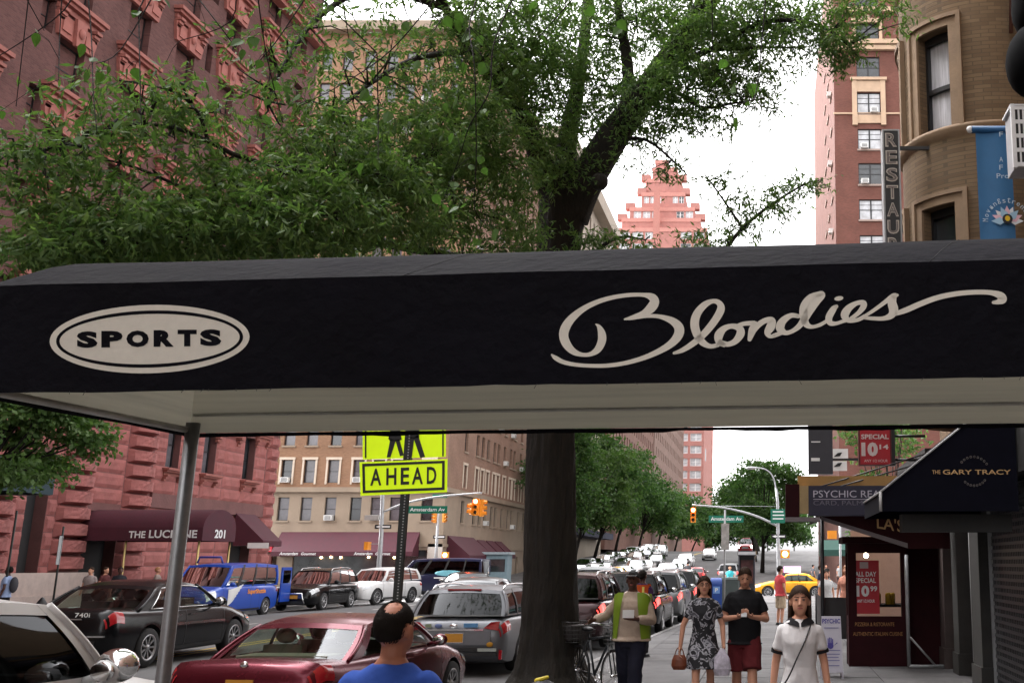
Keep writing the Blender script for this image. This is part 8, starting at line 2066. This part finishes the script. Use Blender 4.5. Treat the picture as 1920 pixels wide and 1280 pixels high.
# kerb furniture near the crossing
mb_ = thing('mail_box', 'blue mail box with white sign on the pavement near the crossing', 'mail box', (atY(1344, 1100, 44).x, 44, 0))
MBL = mat('mail_blue', srgb(24, 64, 140), 0.4)
m = MB(); m.b2((-0.25, -0.25, 0.15), (0.25, 0.25, 1.0)); m.grid(lambda a, b: (-0.25 + 0.5 * a, 0.25 * -cos(pi * b), 1.0 + 0.25 * sin(pi * b)), 1, 10); 
for s_ in (-0.25, 0.25): m.add([(s_, 0.25 * -cos(pi * k / 10), 1.0 + 0.25 * sin(pi * k / 10)) for k in range(11)], [tuple(range(11))])
m.build('box', MBL, mb_)
for x in (-0.2, 0.2):
    for y in (-0.2, 0.2): MB().b2((x - 0.02, y - 0.02, 0), (x + 0.02, y + 0.02, 0.15)).build('leg', MBL, mb_)
MB().b2((-0.14, -0.262, 0.62), (0.14, -0.252, 0.9)).build('label_plate', mat('label_blue', srgb(110, 150, 210), 0.5), mb_)
lettering('lettering', 'P', WHITE, (-0.06, -0.27, 0.68), (1, 0, 0), (0, 0, 1), 0.12, 0.16, mb_, 0.03)
ub_ = thing('utility_cabinet', 'grey green utility cabinet beside the mail box', 'cabinet', (atY(1371, 1110, 33).x, 33, 0))
m = MB(); m.b2((-0.28, -0.2, 0), (0.24, 0.25, 1.35)); m.b2((-0.3, -0.22, 1.35), (0.26, 0.27, 1.42), 1); m.build('case', [mat('cabinet_grey', srgb(92, 104, 104), 0.6, var=0.15), mat('cabinet_top', srgb(150, 176, 176), 0.5)], ub_)
MB().b2((-0.24, -0.212, 0.1), (0.2, -0.203, 1.28)).build('door', mat('cabinet_door', srgb(84, 96, 96), 0.6), ub_); MB().b2((0.12, -0.222, 0.65), (0.16, -0.213, 0.78)).build('handle', STEEL, ub_)
st = thing('street_post', 'slim post with pale notice board before the utility cabinet', 'sign', (atY(1358, 1100, 31).x, 31, 0))
MB().tube([(0, 0, 0), (0, 0, 3.4)], 0.03, 8).build('post', GALV, st); zz0, zz1 = atY(1358, 1030, 31).z, atY(1358, 981, 31).z; MB().b2((-0.1, -0.05, zz0), (0.13, -0.03, zz1)).build('board', mat('notice_pale', (0.55, 0.54, 0.52), 0.6, var=0.3, scale=6), st)
pk = thing('phone_kiosk', 'dark phone kiosk with poster beyond the cabinet', 'kiosk', (atY(1400, 1080, 50).x, 50, 0))
m = MB(); m.b2((-0.4, 0, 0), (-0.34, 0.8, 2.2)); m.b2((0.34, 0, 0), (0.4, 0.8, 2.2)); m.b2((-0.44, -0.03, 2.2), (0.44, 0.83, 2.42)); m.b2((-0.34, 0.7, 0.3), (0.34, 0.76, 2.2)); m.build('shell', mat('kiosk_dark', (0.05, 0.05, 0.06), 0.4), pk)
MB().b2((-0.3, 0.62, 0.9), (0.3, 0.69, 2.0)).build('poster', mat('kiosk_poster', srgb(120, 74, 74), 0.5, var=0.5, scale=3), pk); MB().b2((-0.12, 0.45, 1.1), (0.12, 0.61, 1.6)).build('phone', STEEL, pk)
MB().b2((-0.42, -0.04, 2.24), (0.42, -0.032, 2.38)).build('top_sign', mat('kiosk_top', (0.5, 0.5, 0.52), 0.5), pk)
cy = far('cyclist in grey riding up the far roadway', -6.2, 78.5, pi, 1.72, SKIN, cloth('grey2', (0.10, 0.10, 0.11)), cloth('dark4', (0.02, 0.02, 0.025)), hair='short', z=0.22, pose=dict(elL=(.27, -.12, 1.15), wrL=(.24, -.38, 1.1), elR=(-.27, -.12, 1.15), wrR=(-.24, -.38, 1.1), kneeL=(.1, -.28, .72), ankL=(.1, -.1, .4), kneeR=(-.1, -.12, .52), ankR=(-.1, .02, .14)))
b2_ = thing('bicycle', 'bicycle under the far cyclist in grey', 'bicycle', (-6.2, 78.5, -0.13), pi)
for y in (-0.52, 0.52):
    w = MB(); w.tube([(0, y + 0.34 * cos(2 * pi * k / 20), 0.35 + 0.34 * sin(2 * pi * k / 20)) for k in range(21)], 0.02, 6, 0, False); w.build('wheel', TYRE, b2_)
m = MB(); m.tube([(0, 0.03, 0.32), (0, 0.2, 0.95)], 0.018, 6); m.tube([(0, 0.03, 0.32), (0, -0.38, 0.84)], 0.018, 6); m.tube([(0, 0.52, 0.35), (0, 0.2, 0.8)], 0.014, 6); m.tube([(0, -0.52, 0.35), (0, -0.35, 1.05)], 0.016, 6); m.tube([(-0.27, -0.33, 1.07), (0.27, -0.33, 1.07)], 0.014, 6); m.build('frame', FR, b2_)
# news box, dumpster, menu board and glints
dm = thing('dumpster', 'green bin behind the white crossover', 'bin', (atY(795, 1060, 83).x, 83, 0)); m = MB(); m.prism([(-1.0, 0, 0.15), (1.0, 0, 0.15), (1.1, 0, 1.5), (-1.1, 0, 1.5)], (0, 1.0, 0)); m.build('tub', mat('bin_green', srgb(40, 92, 70), 0.6), dm); m = MB(); m.prism([(-1.12, -0.02, 1.505), (1.12, -0.02, 1.505), (1.05, -0.02, 1.62), (-1.05, -0.02, 1.62)], (0, 1.05, 0)); m.build('lid', BLACK, dm)
nk = thing('news_kiosk', 'pale blue news kiosk in front of the tan house side', 'kiosk', (-24.4, 92.5, 0.1)); m = MB(); m.b2((-1.2, 0, 0), (1.2, 1.6, 2.5)); m.build('walls', mat('kiosk_blue', srgb(126, 150, 160), 0.6, var=0.15), nk); MB().b2((-1.4, -0.3, 2.5), (1.4, 1.8, 2.7)).build('roof', mat('kiosk_roof', srgb(160, 176, 182), 0.5), nk); MB().b2((-1.0, -0.02, 1.0), (1.0, -0.004, 2.1)).build('hatch', PANE, nk)
yl = thing('bike_tube', 'small yellow cap on a dark bundle at the bottom edge by the trunk', 'bundle', (atY(1018, 1272, 12.4).x, 12.4, 0)); yz = atY(1018, 1272, 12.4).z
m = MB(); caps(m, (-0.07, 0, yz - 0.02), (0.05, 0, yz + 0.02), 0.03, 0.02, 8); m.build('cap', mat('bundle_yellow', srgb(226, 204, 50), 0.5), yl); m = MB(); rings(m, [(0, .2, .14), (.2, .24, .16), (yz - 0.06, .16, .1), (yz - 0.02, .08, .05)], 14); m.build('sack', mat('bundle_dark', (0.02, 0.02, 0.03), 0.5, var=0.4, scale=9), yl)

# ================================================================ what stands behind the photographer and shades this end of the street
nbk = thing('brick_house', 'brick house row on the left behind the photographer', 'building', (HX, -40, 0)); MB().b2((-16, -60, 0), (0, 61.9, 40)).build('wall', BRN, nbk); MB().b2((0.003, -60, 38.5), (0.8, 61.9, 40.2)).build('cornice', BEI, nbk)
nb3 = thing('brick_house', 'brick house row on the right behind the photographer', 'building', (3.35, -70, 0)); MB().b2((0, -40, 0), (14, 57.9, 30)).build('wall', BRN2, nb3); MB().b2((-0.6, -40, 29), (-0.003, 57.9, 30.3)).build('cornice', BEI, nb3)
lc = []
for _ in range(20):
    a = R.uniform(0, 2 * pi); r_ = sqrt(R.random()); lc.append((Vector((-2.6 + 4.6 * r_ * cos(a), -1.4 + 4.2 * r_ * sin(a), 8.2 + R.uniform(-1.0, 2.2))), (1.1, 1.1, 0.6), 110))
leaves('crown', lc, 0.17, 0.75, LEAF2, ln, 77)  # unseen leaf cloud overhead, added to hold sky light off the canopy front
lm = MB()
for c, _, _ in lc: lm.tube([(-3.8, 1.4, 6.2), ((c.x - 3.8) / 2, (c.y + 1.4) / 2, (c.z + 6.6) / 2), c], [0.05, 0.03, 0.012], 5)
lm.build('branches', BARKB, ln)['kind'] = 'stuff'

bpy.data.scenes.remove(TMP)
